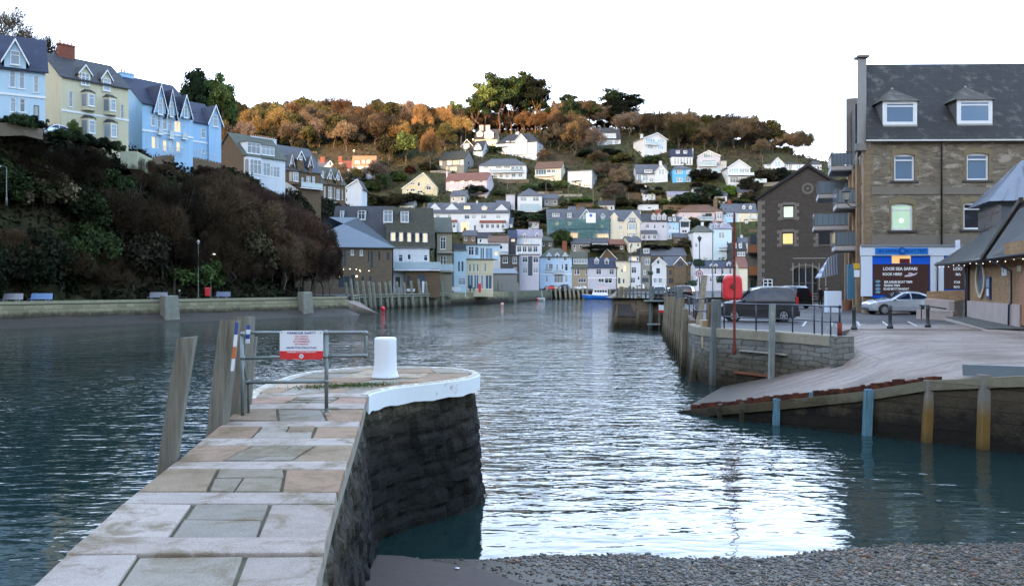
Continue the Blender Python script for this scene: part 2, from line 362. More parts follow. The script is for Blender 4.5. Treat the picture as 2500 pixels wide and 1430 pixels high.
cc=t.mix(big,(.005,.015,.015),(.014,.032,.031)); t.l(cc,t.b.inputs['Base Color']); t.b.inputs['Roughness'].default_value=.04; t.b.inputs['IOR'].default_value=1.333
M_water=t.m
xs=[-260,-120,-60,-20,0,20,60,120]; ys=[-20,10,40,80,140,200,266.5]
w_=grid('water',xs,ys,lambda x,y:0.0,M_water); tag(w_,'rippled green harbour water reflecting the pale sky','water',kind='structure')
# ================================================================== beach and bed
def beach(x,y):
    edge=13.6+.16*max(0,x-3.5)+.12*math.sin(x*1.3)+.05*math.sin(x*4.1)
    return (edge-y)*.13 if y>edge-4 else .52+.02*(edge-4-y)
t=NT('wet_shingle'); v=t.wpos(); vo=t.new('ShaderNodeTexVoronoi'); vo.inputs['Scale'].default_value=26; t.l(v,vo.inputs['Vector'])
n=t.noise(v,.9,5,.6); c=t.mix(t.ramp(n,[(.4,0),(.65,1)]),(.042,.034,.025),(.065,.05,.035)); c=t.mix(.5,c,t.mix(.7,vo.outputs['Color'],(.1,.09,.08)),'MULTIPLY') if False else t.mix(t.ramp(vo.outputs['Distance'],[(.2,.5),(.6,0)]),c,(.10,.085,.07))
t.l(c,t.b.inputs['Base Color']); t.b.inputs['Roughness'].default_value=.55; t.bump(vo.outputs['Distance'],-.6,.02); M_beach=t.m
bx=[float(a) for a in np.arange(-2.5,13,.25)]; by=[float(a) for a in np.arange(3,19,.25)]
g=grid('beach',bx,by,lambda x,y:max(-.6,beach(x,y)),M_beach); tag(g,'wet brown shingle beach at the foot of the pier','beach',kind='structure')
g=grid('harbour_bed',[-260,-120,120],[-20,120,270],lambda x,y:-3.0,M_beach); tag(g,'muddy bed of the harbour under the water','bed',kind='structure')
# pebbles
rs=np.random.RandomState(3)
N=17000; X=rs.uniform(-1.6,9.6,N); Yp=rs.uniform(11.2,14.9,N)
keep=[]
for i in range(N):
    e=13.6+.16*max(0,X[i]-3.5)+.12*math.sin(X[i]*1.3)+.05*math.sin(X[i]*4.1)
    d=e-Yp[i]; p=1.0 if d>0 else math.exp(d*7)
    if X[i]<1.2 : p*=max(.06,min(1,(X[i]+.9)/2.1))*(1 if d<.9 else .35)
    if d<-.8: p=0
    keep.append(rs.rand()<p)
keep=np.array(keep); X=X[keep];Yp=Yp[keep]; N=len(X)
phi=(1+5**.5)/2
ico=np.array([(-1,phi,0),(1,phi,0),(-1,-phi,0),(1,-phi,0),(0,-1,phi),(0,1,phi),(0,-1,-phi),(0,1,-phi),(phi,0,-1),(phi,0,1),(-phi,0,-1),(-phi,0,1)])/1.9
icf=np.array([(0,11,5),(0,5,1),(0,1,7),(0,7,10),(0,10,11),(1,5,9),(5,11,4),(11,10,2),(10,7,6),(7,1,8),(3,9,4),(3,4,2),(3,2,6),(3,6,8),(3,8,9),(4,9,5),(2,4,11),(6,2,10),(8,6,7),(9,8,1)])
s=np.exp(rs.normal(math.log(.017),.38,N)).clip(.008,.06); V=ico[None]*(1+rs.uniform(-.25,.25,(N,12,1)))
V=V*np.stack([s*rs.uniform(.8,1.5,N),s*rs.uniform(.8,1.4,N),s*rs.uniform(.45,.8,N)],1)[:,None,:]
an=rs.uniform(0,6.28,N); ca,sa=np.cos(an),np.sin(an); x=V[...,0]*ca[:,None]-V[...,1]*sa[:,None]; y=V[...,0]*sa[:,None]+V[...,1]*ca[:,None]
Z=np.array([max(-.6,beach(X[i],Yp[i])) for i in range(N)]); V=np.stack([x+X[:,None],y+Yp[:,None],V[...,2]+(Z+s*.25)[:,None]],2)
Fc=(icf[None]+(np.arange(N)*12)[:,None,None]).reshape(-1,3)
pal=np.array([(.11,.11,.115),(.07,.075,.08),(.19,.18,.17),(.14,.11,.08),(.17,.09,.06),(.3,.29,.28),(.09,.10,.085),(.05,.05,.055),(.22,.17,.12)])
cl=pal[rs.choice(len(pal),N,p=[.24,.2,.12,.13,.06,.05,.08,.08,.04])]*rs.uniform(.38,.88,(N,1))*np.array([1.06,1,.9])*np.where(X>6,.8,1)[:,None]*np.stack([1+.12*(X>5),np.ones(N),1-.12*(X>5)],1)
t=NT('pebble_stone'); a_=t.new('ShaderNodeAttribute',attribute_name='Col'); t.l(a_.outputs['Color'],t.b.inputs['Base Color']); t.b.inputs['Roughness'].default_value=.45; M_peb=t.m
o=np_obj('pebbles',V.reshape(-1,3),Fc,M_peb,col=np.repeat(cl,20,0)); tag(o,'grey and brown pebbles strewn along the waterline','pebbles',kind='stuff')
# ================================================================== foreground pier
DZ=2.5
Lpts=[(3.0,-2.45),(5.14,-2.84),(6.1,-3.0),(7.49,-3.23),(8.69,-3.37),(9.95,-3.55),(12.0,-3.82),(13.5,-4.1)]
Rpts=[(3.0,-1.0),(5.14,-1.2),(6.15,-1.38),(7.41,-1.56),(10.36,-1.93),(13.0,-2.27),(14.0,-2.41)]
head=[(-2.41,14.0),(-2.36,14.42),(-2.08,15.1),(-1.5,15.75),(-1.0,16.35),(-.78,16.95),(-.74,17.5),(-1.04,18.2),(-1.78,18.7),(-3.1,18.75),(-3.86,18.1),(-4.25,17.2),(-4.37,15.75),(-4.3,14.5),(-4.1,13.5)]
pier=empty('stone_pier',(-2.5,10,0),0,'narrow granite pier with a round white-edged head','pier')
def off(p): return (p[0]+2.5,p[1]-10)
def smoothpoly(pts,n=4):
    out=[]
    for i in range(len(pts)-1):
        p0=pts[max(i-1,0)];p1=pts[i];p2=pts[i+1];p3=pts[min(i+2,len(pts)-1)]
        for k in range(n):
            t_=k/n
            out.append(tuple(.5*((2*p1[j])+(-p0[j]+p2[j])*t_+(2*p0[j]-5*p1[j]+4*p2[j]-p3[j])*t_**2+(-p0[j]+3*p1[j]-3*p2[j]+p3[j])*t_**3) for j in range(len(p1))))
    out.append(tuple(pts[-1])); return out
H=smoothpoly(head)
outline=[(x,y) for y,x in Rpts[:-1]]+H+[(x,y) for y,x in reversed(Lpts[:-1])]
def wallring(mb,outl,closed,zs,offs,col=None):
    n=len(outl); cx=sum(p[0] for p in outl)/n; 
    rings=[]
    for z,o_ in zip(zs,offs):
        ring=[]
        for i,p in enumerate(outl):
            a=outl[(i-1)%n];b=outl[(i+1)%n]
            d=Vector((b[0]-a[0],b[1]-a[1])); 
            nrm=Vector((d.y,-d.x)); nrm=nrm.normalized() if nrm.length>1e-6 else Vector((0,0))
            ring.append((p[0]+nrm.x*o_+2.5,p[1]+nrm.y*o_-10,z))
        rings.append(ring)
    vs=[v for r_ in rings for v in r_]; fs=[]
    for k in range(len(rings)-1):
        for i in range(n if closed else n-1):
            j=(i+1)%n; fs.append((k*n+i,k*n+j,(k+1)*n+j,(k+1)*n+i))
    mb.add(vs,fs,col); return rings
M_pierwall=tidewall('pier_rubble',(.16,.14,.10),(.024,.018,.011),(.004,.0035,.0025),zmid=2.25,zlow=1.55,bw=.5,rh=.27,soft=.7,bmp=1.0,ds=.35,bk=.6)
mb=MB(); zs=[-1.2,-.2,.5,1.1,1.6,2.0,2.31]; 
# fine outline for roughness
fine=[]
for i in range(len(outline)):
    a=outline[i];b=outline[(i+1)%len(outline)]; L=math.dist(a,b); k=max(1,int(L/.085))
    for q in range(k): fine.append((a[0]+(b[0]-a[0])*q/k,a[1]+(b[1]-a[1])*q/k))
zz=[-1.2+i*.08 for i in range(46)]; zz=[z for z in zz if z<2.3]+[2.32]
rings=wallring(mb,fine,True,zz,[(2.5-z)*.085-.03 for z in zz])
r2=random.Random(5)
NFN=len(fine); arc=[0]
for i in range(1,NFN): arc.append(arc[-1]+math.dist(fine[i-1],fine[i]))
def hsh(a,b): return (math.sin(a*127.1+b*311.7)*43758.5453)%1.0
for i,v in enumerate(mb.v):
    if v[2]>=2.28: continue
    q=i%NFN; s_=arc[q]; z=v[2]+.03*math.sin(s_*2.1)+.02*math.sin(s_*5.3); rw=math.floor(z/.27); cw=.34+.3*hsh(rw,3); u=s_/cw+hsh(rw,7)*5; cl=math.floor(u)
    ex=min(u-cl,1-(u-cl))*cw; ez=min(z/.27-rw,1-(z/.27-rw))*.27; e=min(ex,ez); d=(hsh(cl,rw)-.5)*.10-(.05*max(0,1-e/.05))+r2.uniform(-.008,.008)
    p0,p1=fine[q-1],fine[(q+1)%NFN]; dd=Vector((p1[0]-p0[0],p1[1]-p0[1])); nn=Vector((dd.y,-dd.x)); nn=nn.normalized() if nn.length>1e-6 else nn
    mb.v[i]=(v[0]+nn.x*d,v[1]+nn.y*d,v[2])
mb.build('pier_wall',M_pierwall,pier)
# coping ring under deck
mb=MB(); 
core=[off(p) for p in outline]

def grow(pts,g):
    n=len(pts); o=[]
    for i,p in enumerate(pts):
        a=pts[i-1];b=pts[(i+1)%n]; d=Vector((b[0]-a[0],b[1]-a[1])); nn=Vector((d.y,-d.x)); nn=nn.normalized() if nn.length>1e-6 else nn; o.append((p[0]+nn.x*g,p[1]+nn.y*g))
    return o
mb.prism(grow(core,.03),2.22,2.401); mb.build('deck_bed',plain('bedding_concrete',(.20,.19,.16),.9,nscale=5,var=.3),pier); MB().prism(grow(core,-.05),2.402,2.478).build('joint_filling',plain('mossy_joint',(.055,.05,.024),.95,nscale=9,var=.6),pier)
# paving rows at constant y
def LX(y): return interp(y,Lpts)
def RX(y): return interp(y,Rpts)
gran=[(.32,.285,.27),(.29,.26,.245),(.34,.305,.285),(.285,.245,.22)]; warm=[(.22,.13,.065),(.25,.155,.085),(.28,.165,.11),(.20,.14,.075)]; grey=[(.19,.175,.145),(.215,.20,.165),(.16,.135,.09)]
rows=[(3.0,3.8,'s'),(3.8,4.2,'b'),(4.2,5.74,'s'),(5.74,6.12,'b'),(6.12,7.08,'s'),(7.08,7.49,'b'),(7.49,8.42,'s'),(8.42,8.8,'b'),(8.8,9.66,'s'),(9.66,10.08,'b'),(10.08,10.95,'s'),(10.95,11.42,'b'),(11.42,12.45,'s'),(12.45,13.0,'b'),(13.0,13.78,'s'),(13.78,14.3,'b')]
mb=MB(); g_=.007
def slab(xa0,xa1,xb0,xb1,y0,y1,col):
    col=(col[0]*1.1,col[1],col[2]*.9)
    dz=r2.uniform(-.012,.012); zt=DZ+dz; zb=2.405
    j=lambda:r2.uniform(-.01,.01)
    b=[(xa0+g_,y0+g_,zb),(xa1-g_,y0+g_,zb),(xb1-g_,y1-g_,zb),(xb0+g_,y1-g_,zb)]
    tt=[(p[0]+j(),p[1]+j(),zt+r2.uniform(-.006,.006)) for p in b]
    mb.hull8([(p[0]+2.5,p[1]-10,p[2]) for p in b],[(p[0]+2.5,p[1]-10,p[2]) for p in tt],col)
for k,(y0,y1,ty) in enumerate(rows):
    l0,l1,r0,r1=LX(y0)-.05,LX(y1)-.05,RX(y0)+.06,RX(y1)+.06
    if ty=='b': slab(l0,r0,l1,r1,y0,y1,r2.choice(gran))
    else:
        a,b=r2.uniform(.30,.38),r2.uniform(.66,.72)
        near=y0<7.2
        cs=[r2.choice(gran) if near else r2.choice(warm+warm+gran[:1]), r2.choice(grey), r2.choice(gran) if near else r2.choice(warm)]
        f=[0,a,b,1]
        jt=r2.uniform(-.05,.05)
        for q in range(3):
            def xx(fr_,y_end): return (l1+(r1-l1)*fr_) if y_end else (l0+(r0-l0)*fr_)
            f0,f1=f[q],f[q+1]
            if q!=1: slab(xx(f0+(jt if q==2 else 0),0),xx(f1+(jt if q==0 else 0),0),xx(f0-(jt if q==2 else 0),1),xx(f1-(jt if q==0 else 0),1),y0,y1,dk(cs[q],r2.uniform(.9,1.1)))
            else:   # the middle strip is patched with broken flags
                n=r2.choice([2,3]); e=.012; ya=y0
                for k_ in range(n):
                    yb=y0+(y1-y0)*(k_+1)/n+(r2.uniform(-.08,.08)*(y1-y0) if k_<n-1 else 0); t0,t1=(ya-y0)/(y1-y0),(yb-y0)/(y1-y0)
                    L=lambda t_:(l0+(r0-l0)*(f0+jt))*(1-t_)+(l1+(r1-l1)*(f0-jt))*t_+e; Rr=lambda t_:(l0+(r0-l0)*(f1-jt*0+jt))*(1-t_)+(l1+(r1-l1)*(f1-jt))*t_-e
                    m0,m1=r2.uniform(.35,.65),r2.uniform(.35,.65); cc_=dk(cs[1],r2.uniform(.75,1.15))
                    if r2.random()<.6:
                        slab(L(t0),L(t0)+(Rr(t0)-L(t0))*m0,L(t1),L(t1)+(Rr(t1)-L(t1))*m1,ya,yb,cc_); slab(L(t0)+(Rr(t0)-L(t0))*m0,Rr(t0),L(t1)+(Rr(t1)-L(t1))*m1,Rr(t1),ya,yb,dk(r2.choice(grey+warm[3:]),r2.uniform(.8,1.1)))
                    else: slab(L(t0),Rr(t0),L(t1),Rr(t1),ya,yb,cc_)
                    ya=yb
# head paving: irregular polygons clipped by rows
import itertools
def headx(y):
    xs_=[]
    for a,b in zip(H,H[1:]):
        if (a[1]-y)*(b[1]-y)<=0 and a[1]!=b[1]: xs_.append(a[0]+(b[0]-a[0])*(y-a[1])/(b[1]-a[1]))
    return (min(xs_),max(xs_)) if len(xs_)>1 else None
hr=[14.3,15.05,15.9,16.7,17.5,18.25,18.7]
for y0,y1 in zip(hr,hr[1:]):
    n=4; A=[]
    for y in (y0,y1):
        lo,hi=headx(y) or (-3,-2.4); 
        if y<=14.31: lo,hi=LX(13.5)-.2,RX(14)
        A.append((lo+.08,hi-.08))
    cut=sorted([0,1]+[r2.uniform(.2,.3),r2.uniform(.48,.55),r2.uniform(.72,.8)])
    for c0,c1 in zip(cut,cut[1:]):
        slab(A[0][0]+(A[0][1]-A[0][0])*c0,A[0][0]+(A[0][1]-A[0][0])*c1,A[1][0]+(A[1][1]-A[1][0])*c0,A[1][0]+(A[1][1]-A[1][0])*c1,y0,y1,dk(r2.choice(warm[:2]+grey[:2]+[(.33,.27,.19)]),1.0))
M_slab=vcol('pier_paving',.85,.35,5,70,.34,spots=(.12,.085,.04))
mb.build('paving',M_slab,pier,bevel=.012)
# white painted edge of the head (band with a lip)
mb=MB(); ring=H; n=len(ring); 
def nrm_at(pts,i):
    a=pts[max(i-1,0)];b=pts[min(i+1,len(pts)-1)]; d=Vector((b[0]-a[0],b[1]-a[1])); return Vector((d.y,-d.x)).normalized()
prof=[(.075,2.2),(.085,2.49),(.06,2.518),(.0,2.524),(-.07,2.516),(-.08,2.40)]
vs=[]
for i,p in enumerate(ring):
    nn=nrm_at(ring,i); 
    for o_,z in prof: vs.append((p[0]+nn.x*o_+2.5,p[1]+nn.y*o_-10,z+(-.015*math.sin(i*1.7) if z<2.3 else 0)))
fs=[]; m_=len(prof)
for i in range(n-1):
    for k in range(m_-1): fs.append((i*m_+k,(i+1)*m_+k,(i+1)*m_+k+1,i*m_+k+1))
fs.append(tuple(range(m_))); fs.append(tuple((n-1)*m_+k for k in range(m_-1,-1,-1)))
mb.add(vs,fs)
t=NT('chipped_white_paint'); pos=t.wpos(); n_=t.noise(pos,3,6,.7); sx_=t.new('ShaderNodeSeparateXYZ'); t.l(pos,sx_.inputs[0])
topm=t.new('ShaderNodeMapRange'); t.l(sx_.outputs[2],topm.inputs[0]); topm.inputs[1].default_value=2.495; topm.inputs[2].default_value=2.515
c=t.mix(t.ramp(n_,[(.62,0),(.68,1)]),(.66,.68,.70),(.4,.36,.30)); worn=t.ramp(t.noise(pos,9,4,.7),[(.3,0),(.5,1)])
c=t.mix(t.math('MULTIPLY',topm.outputs[0],worn),c,(.33,.28,.20)); t.l(c,t.b.inputs['Base Color']); t.b.inputs['Roughness'].default_value=.7; t.bump(n_,.3,.02)
mb.build('white_edge_band',t.m,pier,smooth=False)
# moss on the head
mb=MB()
for k in range(1500):
    q=r2.gauss(0,1); x=-2.95+q*.42; y=15.3+(x+2.95)*.35+r2.gauss(0,.16); z=DZ+.004; h_=r2.uniform(.01,.035); a=r2.uniform(0,3.14); w_=r2.uniform(.006,.014)
    dx,dy=math.cos(a)*w_,math.sin(a)*w_; x+=2.5; y-=10
    mb.add([(x-dx,y-dy,z),(x+dx,y+dy,z),(x+r2.uniform(-.02,.02),y+r2.uniform(-.02,.02),z+h_)],[(0,1,2)])
o=mb.build('moss',plain('moss_green',(.05,.075,.012),.9),None,loc=(-2.5,10,0)); tag(o,'patch of green moss on the pier head beside the white bollard','moss',kind='stuff')
# bollard
bp=onz(941,921,DZ); b=MB().lathe([(.262,0),(.262,.02),(.245,.06),(.225,.14),(.215,.3),(.213,.6),(.212,.735),(.207,.765),(.19,.778),(.10,.782),(.0001,.784)],n=36)
t=NT('bollard_white_paint'); n_=t.noise(t.coord(),4,6,.7); c=t.mix(t.ramp(n_,[(.6,0),(.75,.5)]),(.64,.66,.69),(.42,.42,.42)); t.l(c,t.b.inputs['Base Color']); t.b.inputs['Roughness'].default_value=.5; t.bump(n_,.15,.02)
o=b.build('mooring_bollard',t.m,None,smooth=True); o.location=bp; tag(o,'squat white painted mooring bollard on the pier head','bollard')
# iron plate on head
p=onz(985,904,DZ+.02)
# railing
M_galv=plain('galvanised_pipe',(.17,.20,.20),.45,.55,var=.3,nscale=8)
rl=empty('safety_railing',(-3.74,11.9,DZ),0,'galvanised pipe safety railing across the pier with an open loop at its end','railing')
def rp(px,py,Y=11.9): p=at(px,py,Y); return (p.x+3.74,p.y-11.9,p.z-DZ)
r_=.024
def ptube(name,pts,r=r_,n=10): return MB().tube(pts,r,n).build(name,M_galv,rl,smooth=True)
ptube('post',[rp(592,1018,11.75),rp(592,930,11.75),rp(590,815,11.75)]) 
ptube('post',[rp(797,1003),rp(797,811)],.027)
ptube('post',[rp(607,1010,12.0),rp(606,935,12.0),rp(597,905,11.9),rp(592,870,11.8)],.017)
a,b,c,d=rp(590,815),rp(893,811),rp(893,868),rp(797,870)
ptube('top_rail',[a,(a[0]+.05,a[1],a[2]+.02),rp(700,812),(b[0]-.05,b[1],b[2]),(b[0]-.01,b[1],b[2]-.02),(b[0],b[1],b[2]-.06),(c[0],c[1],c[2]+.06),(c[0]-.01,c[1],c[2]+.015),(c[0]-.05,c[1],c[2]),d])
ptube('mid_rail',[rp(592,874),rp(797,870)]); ptube('low_rail',[rp(604,933),rp(797,931)])
mb=MB()
for q in (rp(592,815,11.75),rp(797,812),rp(893,813),rp(592,873,11.75),rp(797,870),rp(797,931),rp(891,868),rp(606,933,11.95)): MB().sphere(q,.038,10,7).build('clamp_joint',M_galv,rl,smooth=True)
MB().lathe([(.06,0),(.06,.012),(.035,.014),(.035,.05)],rp(797,1003)[:2]+(rp(797,1003)[2]-.01,),16).build('foot_plate',M_galv,rl)
# sign on railing
M_signw=plain('sign_white',(.62,.66,.70),.35,var=.04); M_signr=plain('sign_red',(.55,.02,.03),.35,var=.05); M_signb=plain('sign_blue_print',(.02,.06,.22),.5,var=.05); M_signp=plain('sign_red_print',(.5,.09,.13),.5,var=.05)
s0=at(683,807,11.86); s1=at(789,877,11.86); W=s1.x-s0.x; Hh=s0.z-s1.z; sg=empty('safety_sign',(s0.x,s0.y,s1.z),0,'white and red harbour safety notice fixed to the pipe railing','sign')
def rrect(w,h,r,n=5):
    o=[]
    for cx,cy,a0 in ((w-r,h-r,0),(r,h-r,90),(r,r,180),(w-r,r,270)):
        for k in range(n+1): a=R(a0+90*k/n); o.append((cx+r*math.cos(a),cy+r*math.sin(a)))
    return o
MB().xprism(rrect(W,Hh,.03),0,.006).build('sign_board',M_signw,sg)
rr=[p for p in rrect(W,Hh,.03) if p[1]<.2*Hh]; MB().xprism([(W,Hh*.295),(0,Hh*.295)]+rr,-.003,-.0005).build('red_panel',M_signr,sg)
for s,fz,sz,m in (('HARBOUR SAFETY',.915,.043,M_signb),('NO DIVING',.80,.030,M_signp),('NO JUMPING',.71,.030,M_signp),('NO SWIMMING',.62,.030,M_signp),('NO FISHING',.53,.030,M_signp),('FROM THIS STRUCTURE',.405,.034,M_signb)):
    text(s,sz,'lettering',sg,m,(W*.5,-.002,Hh*fz),bold=.02,depth=.001,sx=1.12)
text('HARBOUR CCTV IN OPERATION',.027,'lettering',sg,M_signw,(W*.5,-.0045,Hh*.25),bold=.02,depth=.001)
MB().lathe([(.030,0),(.030,.003)],(W*.5,-.004,Hh*.115),20,axis='y').build('camera_emblem',M_signw,sg); MB().lathe([(.016,0),(.016,.003)],(W*.5,-.0075,Hh*.115),16,axis='y').build('camera_lens',plain('sign_grey',(.3,.33,.38),.4),sg)
for fx,fz in ((.05,.93),(.94,.93),(.07,.07),(.8,.1)): MB().lathe([(.008,0),(.008,.005)],(W*fx,-.004,Hh*fz),8,axis='y').build('fixing_bolt',M_galv,sg)
# timber piles
M_pile=wood('weathered_pile',(.155,.145,.12),zdark=-.4)
def pile(name,label,tpx,tpy,bpx,bpy_,Y,wpx,Yb=None,dep=None,grp=None,rot=.0,mat=None,zb=-1.0,cat='timber pile'):
    T=at(tpx,tpy,Y); B=at(bpx,bpy_,Yb or Y); d=(B-T).normalized(); k=(zb-T.z)/d.z; B=T+d*k
    w=wpx/F*Y/2; dp=(dep or wpx)/F*Y/2
    o=empty(name,(B.x,B.y,zb),0,label,cat,grp); D=T-B; L=D.length
    mb=MB(); n=6; cs,sn=math.cos(rot),math.sin(rot)
    sec=[(-w,-dp*.75),(-w*.75,-dp),(w*.75,-dp),(w,-dp*.75),(w,dp),(-w,dp)]
    vs=[]; m=9
    for i in range(m):
        f=i/(m-1); c=D*f
        for (a,b) in sec:
            j=r2.uniform(-.04,.04)*w; vs.append((c.x+(a*cs-b*sn)*(1.04-.06*f)+j,c.y+(a*sn+b*cs)+j,c.z+(r2.uniform(-.02,.01) if i==m-1 else 0)))
    fs=[tuple(range(5,-1,-1)),tuple((m-1)*6+k for k in range(6))]+[(i*6+k,i*6+(k+1)%6,(i+1)*6+(k+1)%6,(i+1)*6+k) for i in range(m-1) for k in range(6)]
    mb.add(vs,fs); ob=mb.build(name if False else 'pile_shaft',mat or M_pile,o); 
    return o
def single(o):
    """a thing of one mesh: drop the empty"""
    ch=o.children[0]; ch.name=o.name.split('.')[0]; ch.parent=None; ch.location=o.location
    for k in o.keys(): ch[k]=o[k]
    n=o.name.split('.')[0]; bpy.data.objects.remove(o); ch.name=n; return ch
p1=single(pile('mooring_pile','single leaning timber pile standing left of the pier',457,822,405,1160,8.9,41,rot=.15))
p2=single(pile('mooring_pile','thick timber pile nearest the railing, one of a cluster beside the pier',562,779,530,1060,11.2,40,dep=60,rot=.1))
p3=single(pile('mooring_pile','tallest timber pile, standing behind the railing post',596,770,577,1040,12.1,36,dep=55,rot=-.1))
p4=single(pile('mooring_pile','short dark timber pile half hidden behind the pile cluster',614,822,600,980,12.9,26,rot=.1))
# depth gauges on piles
M_gw=plain('gauge_white',(.6,.63,.68),.4,var=.1)
def gauge(label,tpx,tpy,bpx,bpy_,Y,wpx,cols):
    T=at(tpx,tpy,Y);B=at(bpx,bpy_,Y); g=empty('tide_gauge',B,0,label,'tide gauge'); D=T-B; w=wpx/F*Y/2
    n=len(cols)
    MM={'w':('white_mark',M_gw),'d':('dark_mark',M_signb),'o':('orange_mark',plain('gauge_orange',(.45,.12,.03),.5))}
    for i,c in enumerate(cols):
        a=D*(i/n); b=D*((i+1)/n); MB().hull8([(a.x-w,-.012,a.z),(a.x+w,-.012,a.z),(a.x+w,.012,a.z),(a.x-w,.012,a.z)],[(b.x-w,-.012,b.z),(b.x+w,-.012,b.z),(b.x+w,.012,b.z),(b.x-w,.012,b.z)]).build(MM[c][0],MM[c][1],g)
gauge('narrow white tide board on the thick pile by the railing',579,787,567,905,10.95,7,'wowd')
gauge('blue and white tide board on the tallest pile',607,793,604,838,11.85,9,'wdwd')
# rusty conduit cage under gauge
# concrete step at the foot of the pier
MB().prism([(-1.95,11.0),(.35,11.0),(-.35,11.72),(-1.55,12.35),(-1.95,12.4)],.1,.42).build('concrete_step',plain('step_concrete',(.05,.034,.028),.8,nscale=7,var=.5),None,bevel=.02)
tag(bpy.data.objects['concrete_step'],'reddish brown concrete step at the foot of the pier wall','step')
MB().sphere((0,0,0),(.035,.02,.012),8,6).build('litter',plain('foil_litter',(.6,.6,.6),.3,.5),None,loc=(-.75,11.75,.435)); tag(bpy.data.objects['litter'],'scrap of shiny litter lying on the brown concrete step','litter')
# ================================================================== slipway + plaza
PZ=2.42
Fr=[(5.6,29.1,0.0),(8.0,26.6,.66),(10.1,24.75,1.2),(11.4,23.5,1.66),(13.0,21.9,1.95),(20,15,2.3)]
Bk=[(8.94,36.6,-.02),(10.3,34.4,.6),(11.9,30.9,1.46),(13.0,33.8,2.0),(14.3,36.6,2.40),(26,36.6,2.40)]
t=NT('worn_concrete'); pos=t.wpos(); n1=t.noise(pos,.35,6,.65); n2=t.noise(pos,6,5,.7)
m_=t.new('ShaderNodeMapping'); m_.inputs['Rotation'].default_value=(0,0,.42); m_.inputs['Scale'].default_value=(.25,2.2,1); t.l(pos,m_.inputs[0]); st=t.noise(m_.outputs[0],1,4)
c=t.ramp(n1,[(.32,(.15,.112,.085)),(.5,(.25,.195,.16)),(.68,(.30,.25,.215))]); sx_=t.new('ShaderNodeSeparateXYZ'); t.l(pos,sx_.inputs[0]); wt_=t.new('ShaderNodeMapRange'); t.l(t.math('ADD',sx_.outputs[2],t.math('MULTIPLY',n2,.5)),wt_.inputs[0]); wt_.inputs[1].default_value=.45; wt_.inputs[2].default_value=1.3; c=t.mix(wt_.outputs[0],(.05,.045,.035),c); vo_=t.new('ShaderNodeTexVoronoi'); vo_.feature='DISTANCE_TO_EDGE'; vo_.inputs['Scale'].default_value=.33; t.l(pos,vo_.inputs['Vector']); c=t.mix(t.ramp(vo_.outputs['Distance'],[(.002,.5),(.006,0)]),c,(.05,.045,.035)); c=t.mix(t.math('MULTIPLY',t.ramp(st,[(.45,0),(.7,.6)]),1),c,(.09,.06,.055)); c=t.mix(t.ramp(n2,[(.3,.5),(.6,0)]),c,(.10,.09,.08))
t.l(c,t.b.inputs['Base Color']); t.b.inputs['Roughness'].default_value=.75; t.bump(n2,.4,.02); M_conc=t.m
# back line resampled to pair with the front
def samp(pts,k):
    out=[]; L=[0]
    for a,b in zip(pts,pts[1:]): L.append(L[-1]+math.dist(a,b))
    for i in range(k+1):
        s=L[-1]*i/k; j=0
        while j<len(L)-2 and L[j+1]<s: j+=1
        f=(s-L[j])/max(1e-6,L[j+1]-L[j]); out.append(tuple(pts[j][q]+(pts[j+1][q]-pts[j][q])*f for q in range(3)))
    return out
NF=6
Fs=[];Bs=[]
for i in range(5):
    for q in range(NF):
        f=q/NF; Fs.append(tuple(Fr[i][k]*(1-f)+Fr[i+1][k]*f for k in range(3))); Bs.append(tuple(Bk[i][k]*(1-f)+Bk[i+1][k]*f for k in range(3)))
Fs.append(Fr[-1]);Bs.append(Bk[-1]); K=10
V=[tuple(a[k]*(1-j/K)+b[k]*j/K for k in range(3)) for a,b in zip(Fs,Bs) for j in range(K+1)]
Fc=[(i*(K+1)+j,(i+1)*(K+1)+j,(i+1)*(K+1)+j+1,i*(K+1)+j+1) for i in range(len(Fs)-1) for j in range(K)]
V+= [(5.6,29.1,0),(8.94,36.6,-.02),(7.9,37.3,-.6),(4.3,29.9,-.6)]; o_=len(V)-4
g=np_obj('slipway',V,Fc+[(o_,o_+1,o_+2,o_+3)],M_conc,smooth=True); tag(g,'worn concrete slipway running down into the harbour','slipway',kind='structure')
# plaza
edge=[(8.94,36.6),(8.45,37.6),(8.3,39.2),(8.7,42),(10,50),(11.3,60),(13.5,75),(15.8,82)]
front=[(10.3,34.4),(11.9,30.9)]
head2=[(10.2,86),(15.8,82)]
plaza=[(9.9,36.0),(10.7,34.6),(11.95,31.9)]+[(13.0,34.0),(14.3,36.6),(26,36.6),(26,24),(60,20),(140,60),(140,266),(34,266),(12.2,100),(10.2,86)]+[(15.8,82),(13.5,75),(11.3,60),(10,50),(9.1,42),(8.7,39.4),(8.85,37.9),(9.3,36.9)]
t=NT('asphalt_setts'); pos=t.wpos(); n1=t.noise(pos,.2,6,.65); n2=t.noise(pos,5,5,.7)
c=t.ramp(n1,[(.35,(.055,.052,.055)),(.6,(.10,.092,.09))]); c=t.mix(t.ramp(n2,[(.35,.5),(.6,0)]),c,(.04,.038,.038)); t.l(c,t.b.inputs['Base Color']); t.b.inputs['Roughness'].default_value=.7; t.bump(n2,.3,.02); M_asph=t.m
MB().prism(plaza,1.2,PZ).build('quay_surface',M_asph,None); tag(bpy.data.objects['quay_surface'],'dark asphalt quay surface behind the round wall','road',kind='structure')
pv=[(14.3,36.6),(26,36.6),(26,24),(32,22),(40,45),(24.4,56.6),(23.4,56.9),(22.6,56.9),(21,40.2),(14.6,39.4),(12.6,35.2)]
MB().prism([(13.2,34.6),(14.3,36.4),(26,36.2),(34,24),(44,40),(36,42),(22,40.5),(15.2,40.6)],PZ-.3,PZ+.004).build('pavement',M_conc,None); tag(bpy.data.objects['pavement'],'pale concrete pavement at the top of the slipway','pavement',kind='structure')
